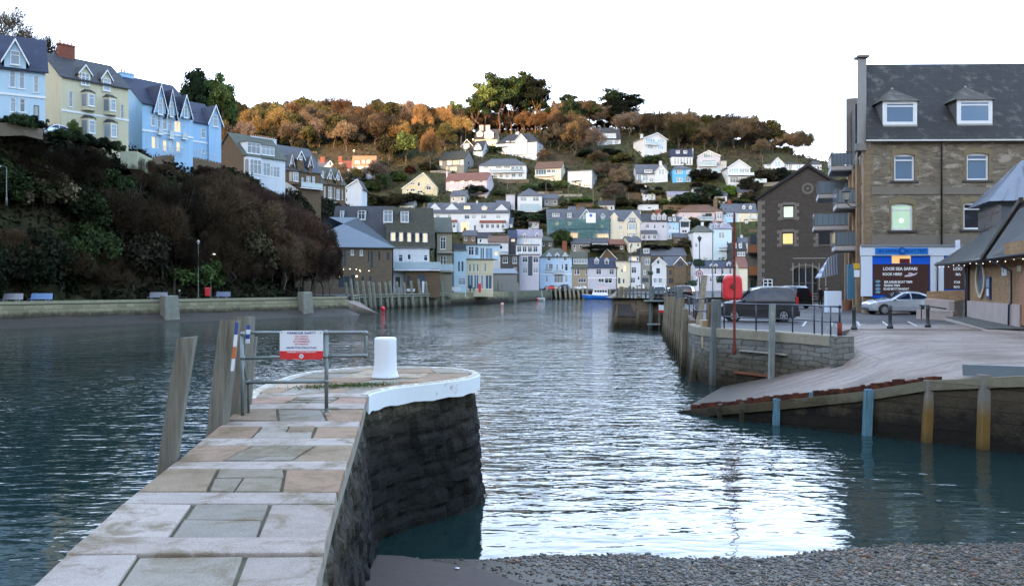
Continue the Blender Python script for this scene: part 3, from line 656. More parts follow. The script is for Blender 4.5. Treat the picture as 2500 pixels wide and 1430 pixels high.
# road markings
mb=MB()
for k in range(9): x=15.5+k*1.0; mb.box(x,x+.5,41.3+k*.05,41.42+k*.05,PZ+.001,PZ+.008)
for k in range(5): x=13.2+k*1.3; mb.hull8([(x,39.2,PZ),(x+.1,39.2,PZ),(x+1.9,44,PZ),(x+1.8,44,PZ)],[(x,39.2,PZ+.008),(x+.1,39.2,PZ+.008),(x+1.9,44,PZ+.008),(x+1.8,44,PZ+.008)])
mb.build('road_markings',plain('road_paint',(.4,.39,.37),.7,var=.4,nscale=6),None); tag(bpy.data.objects['road_markings'],'worn white parking lines painted on the quay','marking',kind='structure')
# round quay wall ------------------------------------------------------
M_quay=tidewall('round_quay_masonry',(.21,.205,.185),(.12,.105,.075),(.035,.024,.014),zmid=1.4,zlow=.6,bw=.42,rh=.20,soft=.6,bmp=1.0,ds=.32)
qw=empty('quay_wall',(10.3,34.4,0),0,'curved grey block quay wall under the red lifebuoy housing','quay wall')
QP=smoothpoly([(11.9,30.9),(10.95,33.1),(10.3,34.4),(9.55,35.7),(8.94,36.6),(8.45,37.6),(8.3,39.2),(8.5,41.2)],4)
def ringwall(mb,pts,prof,ox,oy,flip=1):
    m_=len(prof); vs=[]
    for i,p in enumerate(pts):
        nn=nrm_at(pts,i)*flip
        for o_,z in prof: vs.append((p[0]+nn.x*o_-ox,p[1]+nn.y*o_-oy,z))
    fs=[]
    for i in range(len(pts)-1):
        for k in range(m_-1): fs.append((i*m_+k,(i+1)*m_+k,(i+1)*m_+k+1,i*m_+k+1))
    fs.append(tuple(range(m_))); fs.append(tuple((len(pts)-1)*m_+k for k in range(m_-1,-1,-1))); mb.add(vs,fs)
    return mb
sg_=-1
ringwall(MB(),QP,[(-.5,-1),(.12,-1),(.06,.6),(.03,2.06),(-.5,2.06)],10.3,34.4,sg_).build('wall_face',M_quay,qw)
ringwall(MB(),QP,[(-.45,2.06),(.06,2.06),(.07,2.40),(.05,2.45),(-.45,2.45)],10.3,34.4,sg_).build('coping',plain('quay_coping',(.27,.24,.18),.85,nscale=4,var=.3),qw)
ringwall(MB(),QP[5:13],[(.0,1.55),(.16,1.55),(.16,1.62),(.0,1.62)],10.3,34.4,sg_).build('ledge',plain('ledge_stone',(.3,.28,.24),.8,nscale=5),qw)
ringwall(MB(),QP[6:14],[(.0,.62),(.17,.62),(.17,.72),(.0,.72)],10.3,34.4,sg_).build('rusty_band',plain('rust_band',(.16,.055,.025),.8,nscale=6,var=.4),qw)
mb=MB(); mb.box(1.2,1.9,-3.75,-3.2,-.5,2.47); mb.build('end_pillar',M_quay,qw,bevel=.02)
MB().box(-1.95,-1.45,3.3,3.9,1.5,2.75).build('pale_block',plain('sandstone_block',(.36,.27,.17),.8,nscale=3),qw,bevel=.03)
# straight quay going back, with timber fenders
M_quay2=tidewall('old_quay_masonry',(.19,.15,.11),(.10,.075,.05),(.025,.02,.013),zmid=1.5,zlow=.5,bw=.7,rh=.3,soft=.5,bmp=.8,ds=.2)
BK=[(8.5,41.2),(8.9,43),(10,50),(11.3,60),(13.5,75),(15.8,82.2)]
mb=ringwall(MB(),BK,[(-.5,-1),(.1,-1),(.02,2.6),(-.5,2.6)],8.5,41.2,-1); o=mb.build('quay_wall',M_quay2,None,loc=(8.5,41.2,0)); tag(o,'straight stone quay wall running back behind the fender posts','quay wall')
o=ringwall(MB(),[(24,95),(15.9,81.7),(10.2,86),(10.6,92),(12,100),(33,262)],[(-.6,-1),(.25,-1),(.05,3.0),(-.6,3.0)],15,85,1).build('quay_wall',M_quay2,None,loc=(15,85,0)); tag(o,'projecting stone pier head with a dark stairway recess','quay wall')
# timber fenders
M_fend=wood('fender_timber',(.20,.165,.115),zdark=.7); M_fendg=wood('grey_green_timber',(.13,.15,.15),zdark=.1)
G='timber fender posts along the right quay'
def post(label,tpx,tpy,bpx,bpy_,Y,w,mat=M_fend,Yb=None,grp=None,name='fender_post',zb=-.8,dep=None,cat='post'): return single(pile(name,label,tpx,tpy,bpx,bpy_,Y,w,Yb=Yb,grp=grp,mat=mat,zb=zb,dep=dep,cat=cat))
post('broad grey-green post before the bend of the round quay wall',1749,732,1744,925,37.0,21,M_fendg,grp=G)
post('tall mossy leaning timber fender behind the pale sandstone block',1720,672,1694,900,41.0,13,grp=G,Yb=38.6)
for lb,a in (('leaning fender post second from the round wall',(1706,742,1683,892,43.5,9)),('brown fender timber third from the round wall',(1697,757,1676,885,45.5,8)),('slender brown fender timber fourth from the round wall',(1690,760,1672,875,48,8)),('thin brown fender timber farthest from the round wall',(1684,764,1669,868,51,7))): post(lb,*a,grp=G)
for k in range(15):
    yy=41.5+k*2.3; xx=interp(yy,[(y,x) for x,y in BK])-.28; px=CX+F*xx/yy; tp=HZ+(CH-2.9-r2.uniform(0,.7))*F/yy
    post('slim brown fender timber on the straight stone quay wall',px+r2.uniform(2,7),tp,px-2,HZ+CH*F/yy,yy,.24*F/yy,mat=M_fend,grp='slim fender timbers on the straight quay wall')
post('tall narrow blue-grey post standing in the water off the pier head',1660,703,1657,858,54,13,M_fendg)
post('grey concrete-like square post fixed to the round quay wall',1886,741,1883,918,33.8,13,wood('pale_grey_timber',(.24,.26,.25),zdark=-.2),cat='post')
o=post('rust-stained post beside the broad grey-green post',1733,740,1729,930,37.5,9,wood('rusty_timber',(.2,.12,.06),zdark=.3),grp=G)
# pier head 2 timbers
G2='timbers of the far pier head'
for i,(lb,a) in enumerate((('leaning corner timber at the tip of the far pier head',(1518,700,1502,800,86,11)),('second timber of the far pier head',(1531,702,1514,798,85.8,7)),('middle vertical timber of the far pier head',(1560,722,1557,790,84.5,7)),('dark timber left of the stair recess on the far pier head',(1592,698,1588,800,83.2,9)),('timber right of the stair recess, below the dark cars',(1658,700,1655,800,82,9)),('slim timber in the stair recess of the far pier head',(1624,730,1622,785,82.6,4)))):
    post(lb,*a,mat=M_fend if i<3 else M_fendg,grp=G2)
# boarding of palisade on the pier head
pal=empty('timber_palisade',(10.4,86,0),0,'row of grey upright planks topping the far pier head','palisade')
for k in range(15):
    f=k/14; Y=86-3.9*f; x=10.5+5.1*f; h_=r2.uniform(.85,1.35); w=r2.uniform(.1,.2)
    MB().box(x-10.4,x-10.4+w,Y-86+.35,Y-86+.45,2.85,3.0+h_).build('plank',M_fendg,pal)
mb=MB(); mb.hull8([(0,.3,3.35),(5.2,-3.6,3.35),(5.2,-3.5,3.35),(0,.4,3.35)],[(0,.3,3.47),(5.2,-3.6,3.47),(5.2,-3.5,3.47),(0,.4,3.47)]); mb.build('rail',M_fendg,pal)
# steel frame + platform
fr=empty('landing_frame',(13.3,83,0),0,'blue-grey steel landing frame with a walkway on the far pier head','landing stage')
mb=MB(); 
for x in (-.1,.75,2.35): mb.box(x,x+.12,-.5,-.38,0,2.75)
mb.build('legs',M_fendg,fr); MB().box(-.5,2.9,-.7,.6,2.7,2.82).build('walkway',plain('walkway_grey',(.2,.23,.23),.7),fr); MB().box(-.3,.9,-.62,-.3,.45,.6).build('step_plate',plain('walkway_grey',(.2,.23,.23)),fr)
s_=empty('depth_sign',(14.0,82.1,1.75),0,'small white over red notice on the far pier head','sign'); MB().box(0,.5,0,.03,.12,.62).build('white_panel',M_signw,s_); MB().box(0,.5,-.002,.03,-.1,.118).build('red_panel',M_signr,s_)
# lifebuoy housing ------------------------------------------------------
lb=empty('lifebuoy_station',(at(1789,858,35.0)[0],34.75,1.2),0,'red lifebuoy housing on a tall rusty pole at the quay edge','lifebuoy')
t=NT('rusty_pole'); n_=t.noise(t.coord(),7,5,.7); c=t.ramp(n_,[(.35,(.22,.03,.025)),(.55,(.13,.04,.025)),(.7,(.06,.025,.015))]); t.l(c,t.b.inputs['Base Color']); t.b.inputs['Roughness'].default_value=.75; M_rust=t.m
zt=at(1789,516,34.75).z-1.2
MB().lathe([(.06,.28),(.09,.36),(.085,.6),(.055,.8),(.048,zt-.15),(.05,zt-.14),(.02,zt)],n=14).build('pole',M_rust,lb,smooth=True)
a=at(1769,671,34.6);b=at(1816,733,34.6); w=(b.x-a.x); h_=a.z-b.z; cx=(a.x+b.x)/2-lb.location.x; cz=(a.z+b.z)/2-1.2
pts=[]
for i in range(40):
    t_=2*math.pi*i/40; c_,s_=math.cos(t_),math.sin(t_); r_s=(abs(c_)**5+abs(s_)**5)**(-1/5); pts.append((c_*r_s*w/2*(1-.05*s_),s_*r_s*h_/2))
mb=MB(); 
for sc_,y in ((.80,-.30),(.96,-.26),(1.0,-.2),(1.0,-.06),(.95,-.045)):
    mb.v.extend([(cx+p[0]*sc_,y+.15-.02,cz+p[1]*sc_) for p in pts])
for k in range(4):
    for i in range(40): mb.f.append((k*40+i,k*40+(i+1)%40,(k+1)*40+(i+1)%40,(k+1)*40+i)); mb.c.append(None)
mb.f.append(tuple(range(39,-1,-1))); mb.f.append(tuple(160+i for i in range(40))); mb.c+=[None,None]
for i,v in enumerate(mb.v): mb.v[i]=(v[0],v[1]+.14,v[2])   # housing behind pole
mb.build('housing',plain('lifebuoy_red',(.62,.035,.045),.35,var=.08),lb,smooth=False)
MB().lathe([(.001,0),(.12,.0),(.11,.03),(.001,.035)],(cx-.02,-.05,cz+.05),6,axis='y').build('bracket',M_rust,lb)
# railings on quay -----------------------------------------------------
M_blkrail=plain('blue_black_rail',(.018,.02,.045),.35,var=.2)
rg=empty('quay_railing',(10.3,34.6,2.45),0,'dark blue two-bar railing on top of the round quay wall','railing')
def rq(px,Y,z): return ((px-CX)/F*Y-10.3,Y-34.6,z-2.45)
RP=[(1752,37.6),(1768,36.6),(1846,34.6),(1935,33.6),(1988,32.6),(2007,31.9),(2028,31.4),(2050,30.95)]
RPx=[((px-CX)/F*Y-10.3,Y-34.6) for px,Y in RP]
for (x,y) in RPx[:-1]: MB().tube([(x,y,0),(x,y,1.06)],.03,8).build('post',M_blkrail,rg,smooth=True)
MB().tube([(x,y,1.06) for x,y in RPx],.03,8).build('top_rail',M_blkrail,rg,smooth=True); MB().tube([(x,y,.5) for x,y in RPx],.025,8).build('mid_rail',M_blkrail,rg,smooth=True)
x,y=RPx[-1]; MB().tube([(x,y,0),(x,y,.5)],.085,10).build('rusty_sleeve',M_rust,rg,smooth=True); mb=MB().tube([(x,y,.45),(x,y,1.03)],.04,10); mb.sphere((x,y,1.06),.075,12,8); mb.build('end_post',M_blkrail,rg,smooth=True)
rg2=empty('quay_railing',(8.9,42,2.6),0,'dark railing receding along the quay behind the lifebuoy','railing')
P=[(8.75,38.6),(8.6,40),(8.95,42),(9.5,45),(10.1,49),(11,55)]
for x,y in P: MB().tube([(x-8.9,y-42,-.15),(x-8.9,y-42,1.05)],.03,8).build('post',M_blkrail,rg2,smooth=True)
for z in (.5,1.05): MB().tube([(x-8.9,y-42,z) for x,y in P],.026,8).build('rail',M_blkrail,rg2,smooth=True)
# slipway wall ----------------------------------------------------------
M_slw=tidewall('slipway_rubble',(.14,.115,.08),(.085,.065,.042),(.016,.013,.009),zmid=2.2,zlow=.75,bw=.45,rh=.3,soft=.8,bmp=1.0,ds=.4)
sw=empty('slipway_wall',(5.6,29.1,0),0,'dark rubble side wall of the slipway with a concrete lip','wall')
FP=[(p[0],p[1]) for p in Fs]
def sloped(mb,lo,hi,th,outo):
    n=len(Fs)
    for i in range(n-1):
        a,b=Fs[i],Fs[i+1]; d=Vector((b[0]-a[0],b[1]-a[1])).normalized(); nn=Vector((d.y,-d.x)); 
        if nn.y>0: nn=-nn
        def P(p,o_,z): return (p[0]+nn.x*o_-5.6,p[1]+nn.y*o_-29.1,z)
        za0,zb0=lo(a[2]),lo(b[2]); za1,zb1=hi(a[2]),hi(b[2])
        mb.hull8([P(a,-th,za0),P(b,-th,zb0),P(b,outo,zb0),P(a,outo,za0)][::-1],[P(a,-th,za1),P(b,-th,zb1),P(b,outo,zb1),P(a,outo,za1)][::-1])
    return mb
n_=sloped(MB(),lambda z:-1.2,lambda z:z-.20,.4,0); n_.build('rubble_face',M_slw,sw)
sloped(MB(),lambda z:z-.24,lambda z:z+.03,.25,.07).build('concrete_lip',tidewall('lip_concrete',(.22,.195,.135),(.10,.08,.045),(.03,.028,.018),zmid=1.0,zlow=.2,bw=2.2,rh=.9,soft=.7,bmp=.5,ds=.3),sw)
rl_=MB()
for i in range(1,19):
    a,b=Fs[i],Fs[i+1]
    for q in range(3):
        f0,f1=q/3,(q+1)/3; P0=[a[k]*(1-f0)+b[k]*f0 for k in range(3)]; P1=[a[k]*(1-f1)+b[k]*f1 for k in range(3)]; h0=.17+r2.uniform(-.03,.03)
        if i>15: h0*=.6
        rl_.hull8([(P0[0]-5.6,P0[1]-29.1+.1,P0[2]+.02),(P1[0]-5.6,P1[1]-29.1+.1,P1[2]+.02),(P1[0]-5.6,P1[1]-29.1+.25,P1[2]+.02),(P0[0]-5.6,P0[1]-29.1+.25,P0[2]+.02)],[(P0[0]-5.6,P0[1]-29.1+.1,P0[2]+h0),(P1[0]-5.6,P1[1]-29.1+.1,P1[2]+h0),(P1[0]-5.6,P1[1]-29.1+.22,P1[2]+h0),(P0[0]-5.6,P0[1]-29.1+.22,P0[2]+h0)])
t=NT('slip_rust'); n_=t.noise(t.coord(),5,6,.75); c=t.ramp(n_,[(.38,(.018,.010,.008)),(.52,(.07,.022,.013)),(.7,(.14,.045,.018))]); t.l(c,t.b.inputs['Base Color']); t.b.inputs['Roughness'].default_value=.9
rl_.build('rusted_rail',t.m,sw)
M_bluep=wood('blue_painted_post',(.10,.19,.24),zdark=-.9); M_ochre=tidewall('ochre_concrete_post',(.26,.24,.20),(.24,.14,.04),(.10,.06,.02),zmid=1.05,zlow=.1,bw=4,rh=3,soft=.18,bmp=.2)
GP='posts against the slipway wall'
def spost(label,tpx,tpy,bpx,bpy_,w,mat,rnd_=False,**k):
    g=onz(bpx,bpy_,0); Y=g.y-.05; o=post(label,tpx,tpy,bpx,bpy_,Y,w,mat,grp=GP,name='slipway_post',**k); return o
spost('short blue slipway post nearest the water tip',1897,973,1895,1036,15,M_bluep)
spost('middle blue slipway post of the three',1983,956,1980,1043,17,M_bluep)
spost('tallest blue slipway post, with a streaky reflection',2122,950,2117,1062,19,M_bluep)
spost('ochre-stained concrete post left of the largest dark wall bay',2268,926,2261,1077,21,M_ochre,dep=30)
spost('ochre-stained concrete post farthest right',2403,914,2399,1094,24,M_ochre,dep=30)
spost('short brown weedy stub near the ramp tip',1758,985,1757,1022,9,M_fend)
spost('second brown weedy stub along the ramp wall',1812,980,1811,1030,9,M_fend)
MB().box(0,9,0,.12,0,.3).build('slip_handrail',plain('blue_grey_plank',(.13,.16,.18),.6),None); o=bpy.data.objects['slip_handrail']; o.location=(12.1,23.1,1.86); o.rotation_euler=(0,-.03,-.77); tag(o,'low blue-grey board along the top edge of the slipway wall','kerb board')
# bollards ---------------------------------------------------------------
bl=MB().lathe([(.13,0),(.13,.10),(.10,.14),(.075,.2),(.07,.75),(.09,.78),(.09,.82),(.075,.85),(.085,.92),(.06,.99),(.0001,1.0)],n=18)
b0=bl.build('street_bollard',M_iron,None,smooth=True); gl='cast iron bollards along the pavement'
for i,(px,py,lbl) in enumerate(((2085,805,'cast iron bollard nearest the quay railing'),(2173,802,'middle cast iron bollard, in front of the silver car'),(2265,799,'cast iron bollard beside the low ramp handrail'))):
    o=b0 if i==0 else b0.copy()
    if i: COL.objects.link(o)
    o.location=onz(px,py,PZ); tag(o,lbl,'bollard',gl)
# ================================================================== warehouse
M_rub=stone('warehouse_rubble',(.25,.205,.145),(.12,.105,.08),(.24,.21,.165),.42,.12,blotch=(.42,.38,.31),bl=.75,bmp=1.0)
M_ash=stone('buff_ashlar',(.27,.20,.125),(.23,.17,.105),(.15,.12,.085),.7,.35,bmp=.2); M_band=plain('cement_band',(.165,.145,.115),.85,nscale=3)
M_wroof=slate('warehouse_slate',(.036,.035,.034),.25,(.10,.095,.08))
WY=57.0; ww=empty('stone_warehouse',(at(2112,0,WY).x,WY,PZ),R(-1.2),'tall stone rubble warehouse with dormers and a blue and white shopfront','warehouse')
def WX(px): 
    th=R(-1.2); k=(px-CX)/F; ox,oy=ww.location.x,ww.location.y
    return (k*oy-ox)/(math.cos(th)-k*math.sin(th))
def WZ(px,py): Y=WY+WX(px)*math.sin(R(-1.2)); return CH-(py-HZ)/F*Y-PZ
def holewall(mb,x0,x1,z0,z1,holes,y=0.0,rev=.22):
    """wall plane in x-z with rectangular holes and their reveals"""
    xs_=sorted({x0,x1}|{min(max(h[i],x0),x1) for h in holes for i in (0,1)}); zs_=sorted({z0,z1}|{min(max(h[i],z0),z1) for h in holes for i in (2,3)})
    for a,b in zip(xs_,xs_[1:]):
        for c_,d_ in zip(zs_,zs_[1:]):
            if b-a<1e-5 or d_-c_<1e-5: continue
            mx,mz=(a+b)/2,(c_+d_)/2
            if any(h[0]<mx<h[1] and h[2]<mz<h[3] for h in holes): continue
            mb.quad((a,y,c_),(b,y,c_),(b,y,d_),(a,y,d_))
    for h in holes:
        a,b,c_,d_=h[:4]; y2=y+rev
        mb.quad((a,y,c_),(a,y2,c_),(a,y2,d_),(a,y,d_)); mb.quad((b,y,c_),(b,y,d_),(b,y2,d_),(b,y2,c_)); mb.quad((a,y,c_),(b,y,c_),(b,y2,c_),(a,y2,c_)); mb.quad((a,y,d_),(a,y2,d_),(b,y2,d_),(b,y,d_))
WR=WX(2760); E=WZ(2112,341); dep=10.0
wins=[(2183,376,2233,441,1),(2360,374,2414,440,1),(2176,496,2229,562,2),(2352,494,2408,560,3)]
holes=[]; fr_=[]
for a,b,c,d,k in wins: holes.append((WX(a),WX(c),WZ(a,d),WZ(a,b))); 
mb=MB(); holewall(mb,0,WR,-.3,E,holes)
sideang=Vector((27.0-23.4,13.0)).normalized(); SL=14.5   # the harbour side runs back at an angle
sx_,sy_=sideang.x*SL,sideang.y*SL
mb.quad((sx_,sy_,-.3),(0,0,-.3),(0,0,E),(sx_,sy_,E)); mb.quad((WR,0,-.3),(WR,dep,-.3),(WR,dep,E),(WR,0,E)); mb.poly([(WR,dep,-.3),(sx_,sy_,-.3),(sx_,sy_,E),(WR,dep,E)])
RZ=CH+(HZ-158)/F*62-PZ
mb.build('wall',M_rub,ww)
# roof
M_gut=plain('gutter_white',(.55,.55,.52),.5)
mb=MB(); mb.quad((-.0,-.3,E-.05),(WR,-.3,E-.05),(WR,5.0,RZ),(1.95,5.0,RZ)); mb.quad((WR,5,RZ),(WR,10.3,E),(3.5,10.3,E),(1.95,5,RZ)); mb.quad((-.0,-.3,E-.2),(WR,-.3,E-.2),(WR,-.3,E-.05),(0,-.3,E-.05)); mb.build('roof',M_wroof,ww)
mb=MB(); mb.box(-.05,WR,-.36,-.30,E-.16,E-.06); mb.build('gutter',M_gut,ww)
# gable parapet
GPc=plain('parapet_stone',(.17,.16,.145),.85,nscale=2); 
def para(x,y,top,z0,wd=.42,nm='parapet',lean=(.28,1.0)):
    mb=MB(); L=5.2; d=sideang
    pts=[(0,z0-.4),(0,z0+.5),(.35,z0+.9),(L,top),(2*L,z0+.9),(2*L,z0-.4)]
    n=len(pts); vs=[(x-wd+d.x*p[0],y+d.y*p[0],p[1]) for p in pts]+[(x+d.x*p[0],y+d.y*p[0],p[1]) for p in pts]
    mb.add(vs,[tuple(range(n-1,-1,-1)),tuple(range(n,2*n))]+[(i,(i+1)%n,(i+1)%n+n,i+n) for i in range(n)]); return mb.build(nm,GPc,ww)
# near gable parapet: its inner face is seen edge-on as an upright pier
topz=CH+(HZ-143)/F*61.5-PZ; wp=-WX(2091)
mb=MB(); mb.add([(-wp,-.1,E-.5),(0.04,-.1,E-.5),(0.04,.5,E-.5),(-wp,.5,E-.5),(1.75-wp,4.4,topz),(1.80,4.4,topz),(2.0,5.0,topz),(1.95-wp,5.0,topz),(1.95-wp,5.0,E-.5),(2.0,5.0,E-.5)],[(0,1,5,4),(4,5,6,7),(0,4,7,8),(1,9,6,5),(7,6,9,8),(0,8,9,1)]); mb.build('gable_parapet',GPc,ww)
MB().box(1.71-wp,1.95,4.2,5.1,topz+.003,topz+.18).build('parapet_cap',GPc,ww,bevel=.02)
mb=MB().box(-wp-.06,.06,-.15,.2,E-.75,E-.25); mb.build('kneeler',GPc,ww,bevel=.03)
# quoin corner
mb=MB(); z=-.3; k=0
while z<E-.8:
    w=.55 if k%2 else .34; mb.box(-.03,w,-.03,.04,z+.01,z+.34); k+=1; z+=.35
mb.build('quoins',M_ash,ww)
# bands
mb=MB(); mb.box(.4,WR,-.05,.02,WZ(2150,475),WZ(2150,458)); mb.box(.4,WR,-.05,.02,WZ(2150,598),WZ(2150,574)); mb.build('string_course',M_band,ww)
# down pipe
px=WX(2297); MB().tube([(px,-.2,E-.15),(px,-.12,E-.4),(px,-.12,WZ(2297,605))],.055,8).build('downpipe',M_black,ww,smooth=True); px=WX(2285); MB().tube([(px,-.22,WZ(2285,640)),(px,-.22,0)],.05,8).build('downpipe',M_black,ww,smooth=True)
# windows
def arched(x0,x1,z0,z1,y0,y1,rise,n=8):
    pts=[(x0,z0),(x1,z0)]+[(x1-(x1-x0)*i/n,z1-rise+rise*math.sin(math.pi*(.12+.76*i/n)) ) for i in range(n+1)]; return pts
M_wpane=glassmat('warehouse_pane',(.13,.20,.30),.08,1.0,.15); M_green=emit('green_lit_pane',(.50,.72,.55),.075); M_dark=glassmat('dark_pane',(.012,.012,.02),.05)
for a,b,c,d,k in wins:
    x0,x1,z0,z1=WX(a),WX(c),WZ(a,d),WZ(a,b); f=.12
    mb=MB(); rim=[(x0,z0),(x1,z0),(x1,z1),(x0,z1)]
    mb.box(x0,x0+f,.10,.2,z0,z1); mb.box(x1-f,x1,.10,.2,z0,z1); mb.box(x0+f,x1-f,.10,.2,z0,z0+f); mb.box(x0+f,x1-f,.10,.2,z1-f*1.4,z1); zm=z0+(z1-z0)*.74; mb.box(x0+f,x1-f,.09,.19,zm,zm+.09)
    if k==3: mb.box(x0+f,x1-f,.09,.19,zm-.02,zm)
    w_=mb.build('window',M_frame,ww); MB().box(x0+f*.5,x1-f*.5,.15,.17,z0+f*.5,z1-f*.5).build('pane',(M_wpane,M_green,M_dark)[k-1],w_)
    # arch surround and corner fillets
    mb=MB(); n=8; cx=(x0+x1)/2; hw=(x1-x0)/2
    for i in range(n):
        t0,t1=-1+2*i/n,-1+2*(i+1)/n; q=lambda t_:z1+.02-.16*t_*t_
        mb.hull8([(cx+hw*1.16*t0,-.045,q(t0)),(cx+hw*1.16*t1,-.045,q(t1)),(cx+hw*1.16*t1,.09,q(t1)),(cx+hw*1.16*t0,.09,q(t0))],[(cx+hw*1.3*t0,-.045,q(t0)+.34),(cx+hw*1.3*t1,-.045,q(t1)+.34),(cx+hw*1.3*t1,.09,q(t1)+.34),(cx+hw*1.3*t0,.09,q(t0)+.34)])
    for s_ in (-1,1):
        for j in range(6):
            zz_=z0+.0+(z1-z0)*j/6; wd=.24 if j%2 else .13
            xa=cx+s_*hw; mb.box(min(xa,xa+s_*wd),max(xa,xa+s_*wd),-.03,.05,zz_,zz_+(z1-z0)/6-.02)
    mb.build('stone_surround',plain('yellow_stone',(.19,.155,.085),.85,nscale=5),ww); MB().box(x0-.25,x1+.25,-.1,.1,z0-.13,z0-.004).build('sill',plain('sill_slate',(.06,.055,.05),.7),ww)
MB().lathe([(.16,0),(.16,.01)],((WX(2193)+WX(2212))/2,.14,WZ(2200,538)),14,axis='y').build('lamp_reflection_disc',emit('pale_lamp_reflection',(.8,1,.8),.12),ww)  # glowing disc painted as a lamp's reflection in the pane
# dormers
for a,b,c,d,ax,ay in ((2165,243,2249,301,2208,202),(2349,239,2436,298,2392,197)):
    x0,x1,z0,z1=WX(a),WX(c),WZ(a,d),WZ(a,b); sl=(RZ-E)/5.3; yf=(z0-E)/sl-.25; za=WZ(ax,ay)
    x0*=1.0; x1*=1.0
    yb=(z1-E)/sl+.4
    mb=MB(); mb.box(x0,x1,yf+.03,yb,z0-.1,z1); dm=mb.build('dormer',plain('dormer_lead',(.10,.10,.10),.7),ww)
    mb=MB(); xa,xb=x0-.22,x1+.22; cx=(x0+x1)/2; ya=yf+1.2; 
    mb.add([(xa,yf-.2,z1),(xb,yf-.2,z1),(xb,yb+.2,z1),(xa,yb+.2,z1),(cx,ya,za),(cx,(za-E)/sl+.3,za)],[(0,1,4),(1,2,5,4),(2,3,5),(3,0,4,5),(0,3,2,1)]); mb.build('dormer_roof',slate('dormer_slate',(.075,.068,.055),.3,(.16,.15,.13)),dm)
    f=.26; mb=MB(); mb.box(x0,x0+f,yf-.06,yf+.03,z0,z1); mb.box(x1-f,x1,yf-.06,yf+.03,z0,z1); mb.box(x0+f,x1-f,yf-.06,yf+.03,z0,z0+f*.8); mb.box(x0+f,x1-f,yf-.06,yf+.03,z1-f*.7,z1); zm=z0+(z1-z0)*.76; mb.box(x0+f,x1-f,yf-.05,yf+.03,zm,zm+.1); 
    mb.build('window_frame',M_frame,dm); MB().box(x0+f-.02,x1-f+.02,yf-.03,yf-.01,z0+.1,z1-.1).build('pane',M_wpane,dm)
    MB().box(x0,x1,yf-.12,yf+.1,z0-.14,z0-.002).build('sill',plain('pale_sill',(.3,.3,.27),.8),dm)
    MB().sphere((cx,ya,za),.09,8,6).build('finial',plain('pale_sill',(.3,.3,.27)),dm)
# shopfront
sh=empty('shopfront',(ww.location.x,ww.location.y,PZ),R(-1.2)); sh.parent=None
bpy.data.objects.remove(sh)
M_shw=plain('shop_white',(.60,.66,.74),.4,var=.04); M_shb=plain('shop_blue',(.004,.10,.62),.3,var=.05); M_shm=plain('mid_blue_board',(.015,.20,.62),.35,var=.06); M_brn=plain('dark_brown_board',(.045,.012,.008),.45,var=.3,nscale=1); M_txw=plain('white_letter',(.78,.80,.80),.5,var=.03)
x0,x1=WX(2099),WX(2560); zt_,zf,zb_=WZ(2100,602),WZ(2100,624),WZ(2100,723)
mb=MB(); mb.box(x0,x1,-.22,-.03,zf,zt_); mb.box(x0+.05,WX(2127),-.18,-.03,zb_,zf-.003); mb.box(WX(2269),WX(2301),-.18,-.03,zb_,zf-.003); mb.build('shopfront_surround',M_shw,ww)
MB().box(x0,x1,-.3,-.03,zt_+.003,zt_+.12).build('fascia_cap',plain('grey_cap',(.2,.22,.24),.6),ww)
MB().box(WX(2127),WX(2269),-.10,-.03,zb_-.1,zf).build('blue_panel',M_shb,ww); MB().box(WX(2301),x1,-.10,-.03,zb_-.1,zf).build('blue_panel',M_shb,ww)
sb=MB().box(WX(2133),WX(2262),-.26,-.225,WZ(2133,621),WZ(2133,605.5)).build('name_board',M_shm,ww)
M_dtx=plain('dark_blue_letter',(.004,.06,.30),.4); zc=WZ(2133,613.2)
text('SEA SAFARI',.30,'lettering',sb,M_dtx,((WX(2138)+WX(2188))/2,-.27,zc),bold=.03,sx=.85); text('BOAT TRIPS',.30,'lettering',sb,M_dtx,((WX(2207)+WX(2258))/2,-.27,zc),bold=.03,sx=.85)
MB().lathe([(.24,0),(.24,.03)],(WX(2197.5),-.262,zc),20,axis='y').build('round_emblem',M_dtx,sb); MB().lathe([(.12,0),(.12,.01)],(WX(2199),-.294,zc),16,axis='y').build('emblem_centre',M_shm,sb)
pb=MB().box(WX(2175.5),WX(2221),-.14,-.103,WZ(2175,643),WZ(2175,624.5)).build('lit_transom',emit('amber_glow',(.95,.55,.22),.085),ww); MB().box(WX(2194),WX(2219),-.145,-.141,WZ(2195,643),WZ(2195,631.5)).build('maroon_panel',plain('maroon',(.12,.02,.02),.3),ww)
bb=MB().box(WX(2130),WX(2266),-.16,-.104,WZ(2130,719),WZ(2130,645)).build('menu_board',M_brn,ww)
def wt(s,px,py,hpx,par,al='CENTER',sx=1.0,bold=.03,shear=0): return text(s,hpx/F*WY*1.42,'lettering',par,M_txw,(WX(px),-.166,WZ(px,py)),align=al,bold=bold,sx=sx)
wt('LOOE SEA SAFARI',2195,656.5,7.2,bb,sx=1.02); wt('BOOK HERE!',2176,669.5,6.3,bb,sx=.92)
wt('SEA SAFARI BOAT TRIPS',2156,688.5,5.6,bb,'LEFT',sx=.80); wt('FISHING TRIPS',2155.5,697,5.2,bb,'LEFT',sx=.82); wt('GLASS BOTTOM BOAT',2154,705.3,5.2,bb,'LEFT',sx=.82)
